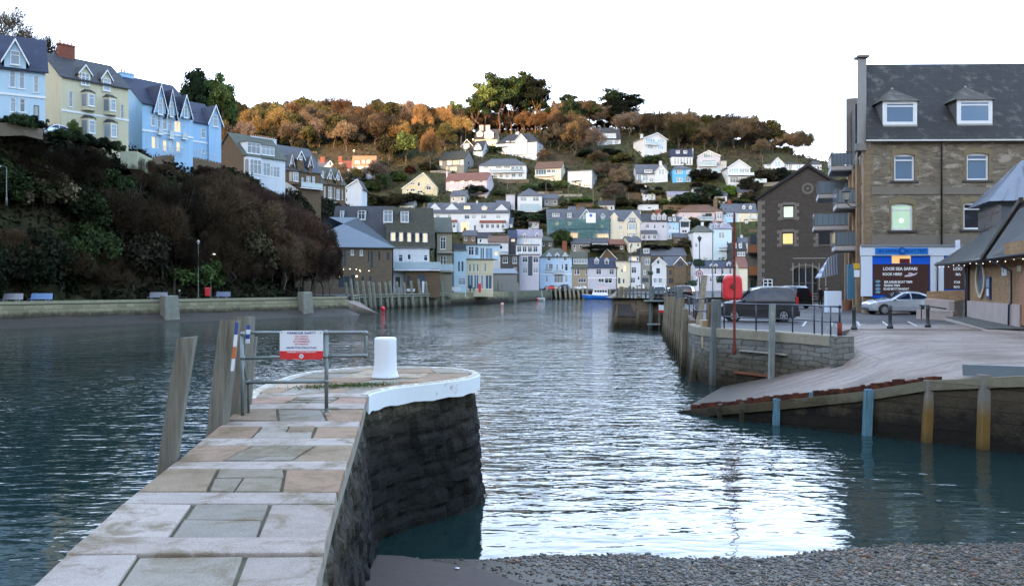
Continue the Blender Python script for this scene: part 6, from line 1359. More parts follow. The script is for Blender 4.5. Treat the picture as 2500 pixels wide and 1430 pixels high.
    if sidewin:
        for sx_ in (0,1):
            for k in range(sidewin):
                for zl in ([E*.55] if E<4 else [E*.2,E*.62]):
                    y=d*(k+.6)/(sidewin+.3); m2=MB(); xx=-.04 if sx_==0 else W+.01; m2.box(xx,xx+.03,y-.4,y+.4,zl,zl+1.2); m2.build('side_window',M_glass,root)
    h.U=U;h.Z=Z;h.E=E;h.rz=rz;h.mkwin=mkwin;h.Y=Y
    return h
def row(xa,xb,n,w,y0,y1,st='w'):
    """n windows of width w spread evenly between xa and xb"""
    return [(xa+(xb-xa-w)*(k/(n-1) if n>1 else .5),y0,xa+(xb-xa-w)*(k/(n-1) if n>1 else .5)+w,y1,st) for k in range(n)]
# ================================================================== houses on the hillside (coordinates read off enlargements)
T=(960,290,5.958)
hs('dark slate house with two white-edged dormer gables, highest on the left hillside',1188,1512,290,392,160,wall='lcream',rm='dslate',d=7,yaw=-8,dorm=[(1215,1300,178,258,'g','c'),(1325,1458,160,288,'g','c')],chim=[(1282,95,60),(1378,95,60)],win=[(1210,320,1290,365,'k')])
hs('small cottage with a dark pointed gable, below the highest slate house',990,1160,400,470,305,roof='gable',apex=1070,wall='dark',rm='dslate',d=7,win=[(1030,360,1105,445,'b'),(1015,375,1030,420,'c')])
hs('small cottage with a mossy dark roof and white ground floor, right of the pointed gable',1165,1300,455,545,325,roof='side',wall='white',rm='dslate',yaw=-18,d=7,dorm=[(1195,1270,360,450,'g','b')],win=[(1190,485,1262,532,'w')],balc=[(1185,1290,450,415,.8)])
hs('large white house with a hipped roof, tall white gable and chimney, upper hillside',1500,2090,345,555,222,roof='hip',wall='white',rm='dslate',yaw=-20,d=8.5,chim=[(1808,190,50)],xg=[(1775,1945,222,320,520,'b')],win=row(1640,1770,2,50,325,370,'c')+[(1825,320,1870,365,'c'),(1660,420,1710,500,'d'),(1825,420,1870,485,'c'),(1885,420,1905,480,'c'),(1980,365,2040,390,'c'),(1560,430,1640,500,'b')],balc=[(1500,1650,405,385,1.0)],sidewin=1)
hs('long low slate-roofed white house with a glazed veranda, below the large gabled white house',1250,1935,678,880,582,roof='hip',wall='white',rm='slate',yaw=-4,d=9,chim=[],win=row(1300,1410,1,70,690,720,'c')+row(1490,1700,2,90,685,725,'c')+row(1715,1885,3,50,695,765,'b')+row(1460,1680,3,50,800,860,'c')+row(1720,1880,2,60,795,850,'b'),balc=[(1445,1710,780,748,1.2),(1710,1890,778,735,1.0)])
hs('white-gabled house with dark upper timber front and white panels, beside orange trees',672,1030,585,775,482,roof='side',wall='grey',rm='moss',yaw=-24,d=8.5,win=[(668,605,712,680,'x'),(780,598,858,672,'x'),(972,592,1025,668,'x'),(862,600,965,672,'k'),(815,695,925,765,'k'),(760,690,805,765,'k')],sidewin=1,over=.4)
hs('cream chalet-roofed house with a long sloping tiled gable, lowest left on the hillside',130,640,1010,1105,790,roof='gable',apex=440,wall='cream',rm='tanr',yaw=-6,d=9,win=[(250,930,315,955,'w'),(355,920,390,980,'w'),(250,1020,315,1055,'w'),(195,1025,225,1055,'w'),(350,1045,430,1080,'w'),(460,935,480,955,'w')],xg=[(440,590,935,1010,1100,'w')])
hs('long white terrace house in painted warm-lit blush with a grey and red-brown tiled roof',765,1360,895,1100,793,roof='side',wall='blush',rm='rust',yaw=-15,d=9,chim=[(785,760,22),(1410,745,40)],win=[(825,905,878,945,'w'),(975,900,1028,940,'w'),(1100,897,1150,937,'w'),(1248,893,1302,932,'w'),(820,1022,893,1082,'w'),(960,1012,1060,1065,'c'),(1100,1015,1155,1062,'w'),(1218,1008,1308,1070,'w')],porch=[(1205,1325,975,1002,'rust',1005)],sidewin=0)
hs('square white house with a slate pyramid roof and a glazed veranda',1812,2165,1118,1365,1010,roof='pyr',wall='white',rm='slate',yaw=3,d=8,win=row(1850,2120,2,90,1140,1200,'c')+[(1845,1245,2115,1345,'c')],balc=[(1840,2120,1350,1240,1.2)])
hs('small flat-roofed pale annexe left of the pyramid-roofed house',1640,1770,1105,1330,1100,roof='flat',wall='lilac',rm='flat',d=6)
T=(1280,290,5.958)
hs('thatch-grey roofed house with white chimneys and a white triple dormer, high on the right',1070,1400,292,382,140,roof='side',wall='white',rm='dslate',d=8,yaw=4,chim=[(975,132,34),(1335,148,40)],dorm=[(1125,1335,212,282,'f','c')],win=[(1095,315,1170,365,'c'),(1195,325,1280,378,'k'),(1315,320,1370,365,'c')])
hs('modern white gabled house with a brown centre panel and a side wall in view',1740,2070,292,530,208,roof='gable',apex=1930,wall='white',rm='flat',yaw=20,d=9,chim=[(1708,222,30)],win=[(1765,290,1900,368,'b'),(1790,388,1872,438,'b'),(1942,298,2028,350,'b'),(1942,392,2022,445,'b')],balc=[(1755,1930,378,340,1.0)],over=.5)
hs('wide brown-roofed house with a white glazed upper storey over a stone base',158,535,720,900,632,roof='side',wall='lcream',rm='brownr',yaw=-16,d=7.5,win=[(168,735,318,812,'b'),(328,740,385,785,'w'),(392,740,450,785,'b'),(458,740,520,785,'c')],balc=[(155,435,832,818,.8)])
hs('boxy modern white house with a lower glazed wing and a blue tarpaulin below',632,985,758,990,745,roof='flat',wall='white',rm='flat',yaw=-22,d=8,win=[(695,780,825,880,'b'),(870,795,940,845,'b'),(690,915,830,985,'c'),(860,940,960,995,'c')],balc=[(690,830,895,880,.8)],chim=[])
hs('slate-roofed house with a white glazed dormer and a steep white gable on its right',1635,2085,800,935,672,roof='side',wall='white',rm='slate',d=8,yaw=2,chim=[(1980,615,38)],dorm=[(1745,1862,740,785,'f','c')],xg=[(1900,2085,672,775,935,'b')],win=[(1650,815,1700,905,'b'),(1720,815,1800,905,'c'),(1820,860,1880,920,'c')])
T=(1560,290,4.766)
hs('dark mansard-roofed house with two small dormers above white shutters',375,625,445,545,345,roof='mansard',wall='white',rm='navy',d=8,dorm=[(430,475,370,405,'f','c'),(518,562,370,405,'f','c')],win=row(410,610,6,24,455,535,'c'),chim=[(625,345,10)])
hs('bright blue house with a slate roof, below the dark mansard house',392,608,585,740,545,roof='hip',wall='blue',rm='slate',d=8,win=[(425,592,450,635,'w'),(455,592,505,635,'c'),(550,598,590,638,'c'),(440,682,505,730,'c'),(545,670,590,730,'c')])
hs('grey gabled house with a large glazed gable and two terraces',685,945,435,630,372,roof='gable',apex=810,wall='lilac',rm='slate',yaw=-8,d=10,win=[(750,390,855,452,'b'),(735,480,895,545,'b'),(730,570,880,615,'c')],balc=[(700,905,552,500,1.2),(668,950,630,580,1.6)])
hs('small grey flat-roofed wing right of the grey glazed-gable house',950,1018,490,640,480,roof='flat',wall='pale',rm='flat',d=7,win=[(965,560,1000,600,'w')])
hs('white gable-fronted house with full-width glazing and a terrace',1035,1295,568,800,480,roof='gable',apex=1165,wall='white',rm='dslate',d=10,win=[(1045,580,1158,632,'b'),(1170,580,1285,632,'b'),(1060,680,1160,745,'c'),(1185,675,1250,725,'b'),(1190,745,1250,795,'c')],balc=[(1035,1330,655,630,1.2),(1295,1480,740,700,.9)])
hs('low white bungalow with a pale pointed porch at the top right of the hill',1460,1925,525,592,505,roof='hip',wall='white',rm='dslate',d=8,xg=[(1535,1690,452,530,592,'b')],win=row(1640,1760,5,20,525,565,'w')+[(1740,530,1780,590,'d'),(1830,540,1880,590,'b')])
hs('small dark-roofed white house just right of the hilltop bungalow',2010,2125,530,600,490,roof='hip',wall='white',rm='dslate',d=7,win=[(2030,545,2100,570,'c')])
hs('long white shed with a pale blue roof in a hillside garden',340,592,898,965,850,roof='side',wall='lcream',rm='pales',d=5,name='garden_building',cat='shed',win=[(520,905,560,930,'x')])
# roofs around the narrow lane
T=(1280,290,5.958)
hs('low white gable building with one small window, above the slate-dormered houses',1655,1952,1245,1335,1238,roof='mono',wall='white',rm='dslate',d=7,win=[(1795,1285,1845,1312,'w')])
hs('tiny white gabled roof peeping above the cream villa',1465,1570,1322,1345,1278,roof='gable',wall='white',rm='slate',d=6,name='outbuilding')
# long white terrace (left middle)
T=(780,490,5.107)
hs('long white terrace with three white roof gables and red porch roofs',1335,2360,150,405,30,roof='side',wall='white',rm='slate',d=9,yaw=-3,chim=[(1738,0,20),(1965,0,20)],dorm=[(1355,1518,28,112,'t'),(1565,1735,28,112,'t'),(2185,2355,40,120,'t'),(1798,1882,62,108,'f','g'),(2022,2088,66,116,'g','g')],
 win=[(1808,178,1870,228,'w'),(1600,172,1640,225,'c'),(1900,178,1950,225,'c'),(2010,180,2080,225,'c'),(1450,175,1500,225,'c'),(2200,178,2260,222,'c'),(1760,265,1860,380,'g'),(1925,305,1952,380,'d')],porch=[(1405,1715,238,272,'redr',395),(2000,2325,245,278,'redr',395)])
# scaffolded terrace etc
T=(1180,480,5.5)
sc_h=hs('blue terrace wrapped in green scaffold netting with a white hanging banner',860,1690,310,600,172,roof='side',wall='teal',rm='slate',d=9,chim=[(1270,128,50),(1645,132,34)],dorm=[(920,1025,220,268,'f','c'),(1125,1190,218,280,'f','c'),(1575,1635,225,330,'g','c')],xg=[(1285,1480,172,300,590,'c')],
 win=[(965,340,1012,395,'g'),(1140,340,1185,395,'g'),(1575,375,1615,418,'g'),(1145,480,1280,555,'g'),(1475,500,1680,590,'g')],bay=[])
bn=sc_h; xa,xb=sc_h.U(X_(1380),-2),sc_h.U(X_(1508),-2); z0,z1=sc_h.Z(X_(1440),Y_(352),-2),sc_h.Z(X_(1440),Y_(220),-2)
o=MB().box(xa,xb,-2.05,-2.0,z0,z1).build('white_banner',M_signw,None); o.location=sc_h.root.location; o.rotation_euler=sc_h.root.rotation_euler; tag(o,'white banner with a blue disc hung on the scaffolding','banner')
o2=MB().lathe([((xb-xa)*.17,0),((xb-xa)*.17,.02)],((xa+xb)/2,-2.06,z1-(z1-z0)*.25),16,axis='y').build('blue_disc',plain('banner_blue',(.03,.10,.45),.5),o)
scf=empty('scaffolding',sc_h.root.location,0,'scaffold poles and green netting in front of the blue terrace','scaffolding')
W_=sc_h.W; mb=MB(); zt=sc_h.Z(X_(1200),Y_(300)); z3=sc_h.Z(X_(1200),Y_(595))
for k in range(11): mb.tube([(W_*k/10,-1.9,0),(W_*k/10,-1.9,zt+(.6 if k%3 else 1.6))],.035,5)
for z in (.3,.3+zt*.33,.3+zt*.66,zt): mb.tube([(-.5,-1.9,z),(W_+.5,-1.9,z)],.035,5)
mb.build('poles',plain('scaffold_steel',(.16,.17,.17),.5,.5),scf)
t=NT('green_netting'); t.b.inputs['Base Color'].default_value=(.05,.19,.20,1); t.b.inputs['Alpha'].default_value=.42; n=t.noise(t.coord(),.8,4); t.l(t.mix(n,(.05,.12,.125),(.10,.20,.20)),t.b.inputs['Base Color']); t.b.inputs['Roughness'].default_value=.9; t.l(t.ramp(t.noise(t.coord(),1.5,4),[(.3,.15),(.65,.7)]),t.b.inputs['Alpha'])
mb=MB(); mb.box(0,W_,-1.96,-1.95,zt*.55,zt*.97); mb.box(W_*.48,W_*.8,-1.965,-1.955,.3,zt*.5); mb.build('netting',t.m,scf)
mb=MB(); 
for z in (zt*.33,zt*.66): mb.box(-.3,W_+.3,-1.9,-1.0,z+.2,z+.25)
mb.build('boards',plain('scaffold_boards',(.16,.15,.11),.8),scf)
T=(1460,480,5.5)
hs('cream villa with two steep gables, right of the scaffolded terrace',160,570,320,600,185,roof='side',wall='lcream',rm='slate',d=9,xg=[(172,262,218,270,600,'g'),(355,568,205,330,600,'c')],chim=[(560,190,30)],win=[(190,385,235,450,'g'),(190,490,240,590,'g'),(280,385,325,440,'c'),(295,500,330,590,'x')],bay=[(385,520,350,600,2,'c')])
hs('pale lilac house with three pointed dormers in a white row',565,930,330,590,235,roof='side',wall='lilac',rm='dslate',d=9,chim=[(805,175,80,1)],dorm=[(718,775,225,315,'g','c'),(788,845,225,315,'g','c'),(858,915,225,315,'g','c')],win=[(645,368,685,425,'w'),(748,375,775,430,'w'),(860,378,895,425,'c')],porch=[(570,785,450,500,'slate',590)])
hs('mid blue house with two dormers beside the lilac house',930,1085,345,580,262,roof='mansard',wall='sky',rm='slate',d=8,dorm=[(945,985,275,325,'f','c'),(1005,1045,275,325,'f','c')],win=[(945,385,985,440,'c'),(1000,410,1030,445,'c'),(945,505,975,560,'c'),(1035,505,1060,570,'x')],bands=[465])
hs('narrow white gable-fronted house with two picture windows and a blue canopy',1098,1232,325,555,280,roof='gable',wall='white',rm='dslate',d=9,win=[(1110,335,1222,412,'k'),(1128,445,1195,485,'w'),(1240,450,1275,530,'w')],balc=[(1080,1275,535,545,1.2)])
hs('pink hipped-roof terrace end with white quoins and a balcony',1085,1690,202,470,110,roof='hip',wall='pink',rm='brownr',d=9,Y=302,chim=[(1575,30,50)],win=[(1130,230,1165,280,'c'),(1385,220,1435,290,'c'),(1440,225,1530,290,'k'),(1590,220,1665,285,'c'),(1380,330,1450,400,'c')],balc=[(1345,1540,315,270,1.2)],bay=[(1565,1680,205,335,1,'c')])
hs('blue terrace house with twin tall windows under a slate roof',1692,1870,205,420,98,roof='side',wall='sky',rm='slate',d=9,Y=302,chim=[(1760,55,50,1)],win=[(1722,232,1745,278,'w'),(1758,232,1780,278,'w'),(1790,240,1812,280,'w'),(1765,340,1790,400,'w')])
hs('pale yellow terrace house with two white arched dormers, end of the upper row',1872,2165,210,430,98,roof='side',wall='lcream',rm='slate',d=9,Y=302,dorm=[(1938,1975,118,165,'g','c'),(2028,2062,118,165,'g','c')],win=[(2040,235,2065,285,'s'),(2115,235,2140,285,'s'),(1912,335,1940,400,'c')],bay=[(1955,2020,320,430,1,'c')],balc=[(2040,2160,292,255,.6)])
hs('big square white house with a tall white chimney stack, above the stone chapel',1280,1545,470,790,385,roof='hip',wall='white',rm='gslate',d=9,Y=284,chim=[(1400,340,34)],win=[(1300,620,1340,680,'c')],name='house')
hs('pale house with small round-topped dormers right of the big square white house',1548,1795,430,805,362,roof='side',wall='ice',rm='pales',d=9,Y=284,dorm=[(1562,1595,362,412,'g','c'),(1640,1675,362,412,'g','c')],chim=[(1705,345,40)],win=[(1725,600,1752,655,'w'),(1725,735,1748,775,'w'),(1620,480,1700,560,'c')],balc=[(1615,1725,715,680,.8)])
# ------------------------------------------------------------------ waterfront town, right half
hs('grey-beige shop house with a wide window dormer beside the blue house',-235,-80,950//1,1150,880,roof='side',wall='tan',rm='gslate',Y=270,d=8) if False else None
T=(1180,480,5.5)
QY=269.5
hs('white and brown-roofed low house above the left quay buildings',75,335,610,765,530,roof='side',wall='white',rm='brownr',d=8,Y=272,win=[(140,655,260,705,'w')],balc=[(225,330,765,735,.8)])
hs('dark slate-hung gable beside the pale lilac roof',335,445,560,780,455,roof='side',wall='dark',rm='navy',d=7,Y=276,win=[(375,560,400,605,'g'),(402,560,425,605,'g')])
hs('pale lilac-roofed white house with two small dormers behind the tall bay-windowed house',450,785,540,690,445,roof='side',wall='white',rm='pales',d=8,Y=280,dorm=[(530,575,490,545,'g','c'),(698,745,485,545,'g','c')],chim=[(710,615,30,1)],win=[(545,608,580,635,'g')])
hs('tall white four-storey house with stacked window bands and a central dark strip',485,750,780,1095,655,roof='flat',wall='lilac',rm='flat',d=8,Y=262,zbase=2.7,win=[(525,808,595,880,'w'),(670,808,740,885,'w'),(600,800,660,1060,'k'),(525,950,595,1030,'c'),(668,950,735,1025,'c')])
hs('white glazed top storey set on the tall four-storey house',440,742,650,780,640,roof='flat',wall='white',rm='flat',d=7,Y=262.5,found=.0,win=row(452,728,4,58,668,745,'w'),name='glazed_storey',cat='rooftop storey')
hs('dark stone house with small white sash windows left of the tall white house',228,480,790,1060,778,roof='flat',wall='dark',rm='flat',d=8,Y=258,zbase=2.7,win=[(262,808,325,890,'w'),(395,810,450,895,'w'),(405,950,450,1010,'w')])
hs('pale blue symmetrical harbour-front inn with three small gabled dormers',760,1188,812,1165,690,roof='hip',wall='pblue',rm='gslate',d=9,Y=QY,zbase=2.7,dorm=[(850,915,752,860,'g','w'),(965,1020,755,830,'g','w'),(1068,1130,752,860,'g','w')],chim=[(1090,608,62,1)],win=[(835,900,870,1000,'c'),(880,900,935,1000,'w'),(975,905,1010,1000,'c'),(1050,900,1075,980,'w'),(1095,900,1135,995,'w'),(835,1060,870,1150,'c'),(950,1045,1070,1155,'c'),(1095,1060,1135,1150,'c')],balc=[(945,1080,1030,985,1.0),(830,930,1005,960,.4)],bands=[1040])
hs('beige two-storey house with a wide white box dormer right of the pale blue inn',1190,1400,950,1150,740,roof='side',wall='tan',rm='gslate',d=9,Y=QY,zbase=2.7,dorm=[(1205,1398,832,900,'f','c')],win=[(1222,968,1250,1045,'w'),(1255,968,1295,1045,'w'),(1375,970,1440,1045,'w'),(1275,1095,1380,1150,'w')])
hs('low stone house gable with white barge boards peeping over the beige house',1165,1290,780,800,722,roof='gable',wall='stone',rm='gslate',d=8,Y=283)
hs('lavender house with a steep navy roof and two white dormers',1402,1795,950,1165,828,roof='side',wall='lilac',rm='navy',d=9,Y=QY,zbase=2.7,dorm=[(1490,1550,818,905,'g','w'),(1628,1685,825,908,'g','w')],win=[(1515,970,1585,1045,'w'),(1690,970,1755,1045,'w'),(1545,1100,1620,1150,'w'),(1630,1095,1730,1160,'w')],bands=[1090])
T=(1460,480,5.5)
hs('dark brown brick house wall rising behind the lavender house',20,245,830,870,700,roof='gable',apex=120,wall='brown',rm='gslate',d=8,Y=284)
hs('cream pub-like house with an amber window',243,430,870,1160,860,roof='flat',wall='lcream',rm='flat',d=9,Y=QY,zbase=2.7,win=[(338,920,375,1000,'g'),(310,970,335,1020,'w'),(270,1090,300,1165,'k'),(330,1100,360,1165,'d')],dorm=[])
hs('white house with a box storey and sash windows left of the dark slate house',432,572,875,1160,865,roof='flat',wall='white',rm='flat',d=9,Y=QY-.5,zbase=2.7,win=[(450,945,515,1028,'w'),(440,1085,500,1160,'w'),(530,1070,560,1120,'w')])
hs('small white rooftop room above the white harbour house',445,552,800,862,792,roof='flat',wall='white',rm='flat',d=6,Y=QY+.5,found=0,win=[(455,810,510,862,'g'),(518,815,545,862,'w')],name='rooftop_room',cat='rooftop storey')
hs('tall dark slate-hung house with one pale dormer window',572,705,800,1150,690,roof='mansard',wall='grey',rm='dslate',d=9,Y=QY,zbase=2.7,dorm=[(610,690,695,760,'f','c')],win=[(630,830,695,910,'c'),(610,985,640,1045,'c'),(590,1090,680,1150,'k')])
hs('white gable-fronted shop with dark window frames left of the stone chapel',725,918,905,1180,818,roof='gable',apex=815,wall='white',rm='dslate',d=9,Y=QY,zbase=2.7,win=[(795,860,820,900,'k'),(782,960,832,1030,'k'),(745,1090,790,1160,'b'),(810,1090,860,1160,'b')],bands=[1085])
hs('brown stone chapel with a white-edged gable and a round window',920,1170,930,1160,810,roof='side',wall='stone',rm='slate',d=12,Y=QY,zbase=2.7,name='chapel',cat='chapel',xg=[(1020,1190,812,905,1160,'k')],win=[(955,985,990,1050,'k'),(950,1090,1010,1165,'k')])
hs('large slate roof of the hall rising behind the chapel',705,1180,790,815,690,roof='side',wall='stone',rm='slate',d=10,Y=283,name='hall',cat='hall')
hs('low stone house right of the chapel',1195,1320,905,1150,885,roof='side',wall='stone',rm='slate',d=9,Y=QY,zbase=2.7,win=[(1220,1000,1260,1060,'k')])
hs('blue-grey terrace with white window surrounds and hanging dormers, right of the chapel',1420,1895,950,1180,870,roof='side',wall='lilac',rm='navy',d=9,Y=262,zbase=2.7,dorm=[(1500,1540,905,950,'g','w'),(1562,1600,905,950,'g','w'),(1728,1780,875,940,'g','w')],win=[(1520,960,1545,1040,'w'),(1562,960,1590,1040,'w'),(1660,960,1690,1040,'w'),(1760,960,1790,1040,'w'),(1500,1085,1530,1140,'w'),(1620,1085,1650,1140,'w')],bands=[1050])
hs('white narrow house at the left end of the blue-grey terrace',1315,1418,950,1180,880,roof='side',wall='white',rm='navy',d=9,Y=262,zbase=2.7,win=[(1335,990,1365,1040,'w'),(1315,1095,1345,1150,'w'),(1385,1095,1410,1150,'w')])
hs('cream house with a pink-brown roof at the right end of the terrace',1897,2015,950,1180,815,roof='side',wall='lcream',rm='rust',d=9,Y=258,zbase=2.7)
hs('dark slate-hung double-dormer house above the terrace, by the grey post',1815,1995,720,800,612,roof='mansard',wall='dark',rm='dslate',d=8,Y=276,dorm=[(1820,1860,622,690,'f','c'),(1890,1935,622,690,'f','c')],win=[(1870,740,1975,795,'c')])
T=(0,0,1.0)

EX=[(1100,1135,478,500,466,'pale','slate'),(1222,1250,545,572,533,'white','slate'),(1140,1165,440,458,430,'white','dslate'),(1328,1362,485,505,474,'grey','slate'),(1395,1430,515,534,505,'white','slate'),(1462,1500,500,520,490,'pale','dslate'),(1500,1530,530,548,518,'stone','slate'),(1570,1600,470,490,460,'white','slate'),(1700,1735,470,490,459,'pale','dslate'),(1745,1775,478,496,468,'white','slate'),(1800,1838,468,486,457,'stone','slate'),(1640,1668,540,575,530,'white','slate'),(1215,1245,500,522,490,'lcream','slate'),(1320,1350,588,612,577,'stone','gslate'),(1395,1440,594,615,583,'grey','slate'),(1445,1485,592,613,581,'white','slate'),(1490,1525,596,618,585,'brown','rust'),(1535,1565,590,616,578,'lcream','slate'),(1220,1256,606,632,594,'pale','slate'),(1130,1162,575,600,563,'stone','slate'),(1166,1200,580,604,568,'white','dslate'),(1030,1062,520,545,508,'stone','gslate'),(975,1008,500,520,490,'pale','slate'),(1805,1840,592,618,580,'white','slate'),(1648,1690,580,604,570,'stone','slate'),(1290,1316,540,560,530,'white','rust')]
WN=['two-windowed','narrow','squat','small','plain','low']
ad_={'white':'white','pale':'pale grey','grey':'grey','stone':'brown stone','lcream':'cream','brown':'brown'}; ar_={'slate':'blue slate','dslate':'dark slate','rust':'red-brown tiled','gslate':'green-grey slate'}
for i,(a,b,e,c,r_,w_,m_) in enumerate(EX):
    n=2 if b-a<36 else 3; hs('small %s cottage with a %s roof tucked between the larger houses'%(ad_[w_],ar_[m_]),a,b,e,c,r_,wall=w_,rm=m_,d=6.5,yaw=(i*37%30)-15,name='cottage',cat='house',group='small cottages between the larger houses, %s and %s'%(ad_[w_],ar_[m_]),win=row(a+4,b-4,n,6,e+4,e+12,'w'),chim=[(a+5,r_-7,6)] if i%2 else [],sidewin=1)
# ================================================================== left embankment
M_emb=tidewall('embankment_masonry',(.27,.25,.16),(.075,.062,.042),(.02,.017,.013),zmid=1.35,zlow=.7,bw=1.4,rh=.45,soft=.45,bmp=.7)
def wallrun(name,label,pts,th,z0,z1,m,cat='wall',out=.25,cap=None):
    ox,oy=pts[0]; mb=MB(); ringwall(mb,pts,[(-th,z0),(out,z0),(.05,z1),(-th,z1)],ox,oy,1); o=mb.build(name,m,None,loc=(ox,oy,0)); return tag(o,label,cat)
def dens(pts,st=4):
    out=[]
    for a,b in zip(pts,pts[1:]):
        n=max(1,int(math.dist(a,b)/st))
        for k in range(n): out.append((a[0]+(b[0]-a[0])*k/n,a[1]+(b[1]-a[1])*k/n))
    out.append(pts[-1]); return out
wl1=[(-99,20),(-70,60),(-51,86),(-23.6,124)]
wallrun('embankment_wall','long pale stone embankment wall under the wooded cliff',dens(wl1),.9,-1,2.22,M_emb,'quay wall')
wallrun('parapet','low kerb parapet along the top of the embankment wall',[(x-.45,y+.3) for x,y in dens(wl1)],.35,2.221,2.62,plain('parapet_stone_olive',(.21,.20,.13),.85,nscale=2,var=.3),'parapet',out=.08)
M_qback=tidewall('left_quay_masonry',(.15,.16,.11),(.10,.09,.065),(.03,.022,.015),zmid=1.1,zlow=.4,bw=.9,rh=.35,soft=.3,bmp=.6)
wallrun('quay_wall','dark timber-faced quay wall below the stone warehouse and white hotel',dens([(-25.5,137),(-27,150),(-12.9,180)]),.8,-1,2.62,M_qback,'quay wall')
wallrun('quay_wall','plain green-brown quay wall below the cream seafront houses',dens([(-12.9,180.2),(-4,200),(-1,210)]),.8,-1,2.62,M_emb,'quay wall')
wallrun('quay_wall','far timbered quay wall behind the two boats',dens([(-1,210.2),(9.3,244),(12,263),(12.3,265.8),(40,265.8)]),.8,-1,2.66,M_qback,'quay wall')
V=[];Fc=[]; ysl=[20+i*1.5 for i in range(71)]; rq=random.Random(4)
for y in ysl:
    a=interp(y,LW)
    for k in range(7): f=k/6; V.append((a+.1+f*3.9*.81+rq.uniform(-.2,.2),y-f*3.9*.58,.95-1.5*f**.8+rq.uniform(-.14,.14)*(f>0)))
Fc=[(i*7+k,i*7+k+1,(i+1)*7+k+1,(i+1)*7+k) for i in range(70) for k in range(6)]
tag(np_obj('foreshore',V,Fc,plain('weedy_rock',(.03,.024,.018),.75,nscale=1.5,var=.5)),'dark weedy rocks at the foot of the embankment wall','rocks',kind='structure')
# promenade surface
V=[];Fc=[]
ysl=[20,40,60,86,100,110,124,137,150,165,180,195,210,228,244,262]
for y in ysl: 
    a=interp(y,LW); z=2.30 if y<128 else 2.66; V+= [(a-.3,y,z),(a-16,y,z)]
Fc=[(2*i,2*i+2,2*i+3,2*i+1) for i in range(len(ysl)-1)]
tag(np_obj('promenade',V,Fc,M_asph),'tarmac promenade on top of the left embankment','path',kind='structure')
tag(MB().prism([(12,262),(11.5,266),(11.5,272),(60,272),(60,265.6),(36,265.6)],2.2,2.69).build('far_quay',M_asph,None),'quayside road in front of the harbour shops','road',kind='structure')
# slip between embankment and quay
A=[onz(845,768,0),onz(912,766,0)]; sl_=MB(); sl_.hull8([(-23.9,124,-1),(-20.4,126.5,-1),(-24.5,138,-1),(-29.5,136,-1)],[(-23.9,124.1,1.9),(-19.6,127,-.05),(-24.6,138,1.6),(-29.5,136,2.6)]); o=sl_.build('slip',M_conc,None); tag(o,'small pale concrete slip at the end of the embankment','slipway')
# buttress pillars on the embankment
for px,Y,w,pt,lbl in ((405,103,34,721,'round-headed concrete buttress on the embankment wall, left one'),(737,118,27,712,'concrete buttress near the right end of the embankment wall')):
    for _q in range(200):
        if CX+F*interp(Y,LW)/Y<px: Y+=.2
        elif CX+F*interp(Y-.2,LW)/(Y-.2)>px: Y-=.2
    x=(px-CX)/F*Y+.75; wd=w/F*Y; zt=CH-(pt-HZ)/F*Y; mb=MB(); mb.hull8([(-wd*.62,-.6,-1),(wd*.62,-.6,-1),(wd*.62,1.2,-1),(-wd*.62,1.2,-1)],[(-wd/2,-.3,zt),(wd/2,-.3,zt),(wd/2,1.0,zt),(-wd/2,1.0,zt)]); o=mb.build('buttress',plain('buttress_concrete',(.17,.175,.145),.85,nscale=1.5,var=.5),None,bevel=.12); o.location=(x,Y-.5,0); o.rotation_euler=(0,0,.9); tag(o,lbl,'buttress')
# benches
M_bench=[plain('bench_grey_white',(.34,.33,.36),.6),plain('bench_blue',(.16,.27,.46),.6),plain('bench_pale',(.30,.31,.36),.6),plain('bench_blue_grey',(.16,.20,.28),.6)]
for i,(px0,px1,pt,Y,lbl) in enumerate(((6,57,707,89,'greyish white bench, leftmost on the embankment'),(74,129,709,91,'blue-painted bench beside the greyish white one'),(364,409,704,104,'pale bench next to the seated person'),(527,563,698,111,'blue-grey bench right of the red lifebuoy cabinet'))):
    x=(px0-CX)/F*Y; w=(px1-px0)/F*Y; b=empty('park_bench',(x,Y,2.32),R(-3),lbl,'bench','benches along the embankment'); m=M_bench[i]
    MB().hull8([(0,.0,.5),(w,.0,.5),(w,.06,.5),(0,.06,.5)],[(.05,.16,.98+.1),(w-.05,.16,1.08),(w-.05,.22,1.08),(.05,.22,1.08)]).build('backrest',m,b,bevel=.02); MB().box(-.02,w+.02,-.5,.0,.44,.5).build('seat',m,b,bevel=.01)
    for xx in (.35,w-.5): 
        mb=MB(); mb.box(xx,xx+.12,-.45,-.33,0,.435); mb.box(xx,xx+.12,-.05,.1,0,.435); mb.build('leg',m,b)
sp=skin_person('person with a pale cap sitting on a dark bench by the embankment path',(at(438,0,106).x,106,2.32),R(-20),(.012,.012,.014),(.012,.012,.014),(.5,.5,.5),sit=True)
o=MB().box(-.7,.9,-.25,.25,.40,.48).build('bench_seat',plain('dark_bench',(.03,.03,.03),.6),None); o.location=(at(438,0,106).x,106.1,2.32); tag(o,'dark bench under the seated person','bench'); MB().box(-.6,-.5,-.2,.2,-.4,0).build('leg',plain('dark_bench',(.03,.03,.03)),o,loc=(0,0,.4)); MB().box(.7,.8,-.2,.2,-.4,0).build('leg',plain('dark_bench',(.03,.03,.03)),o,loc=(0,0,.4))
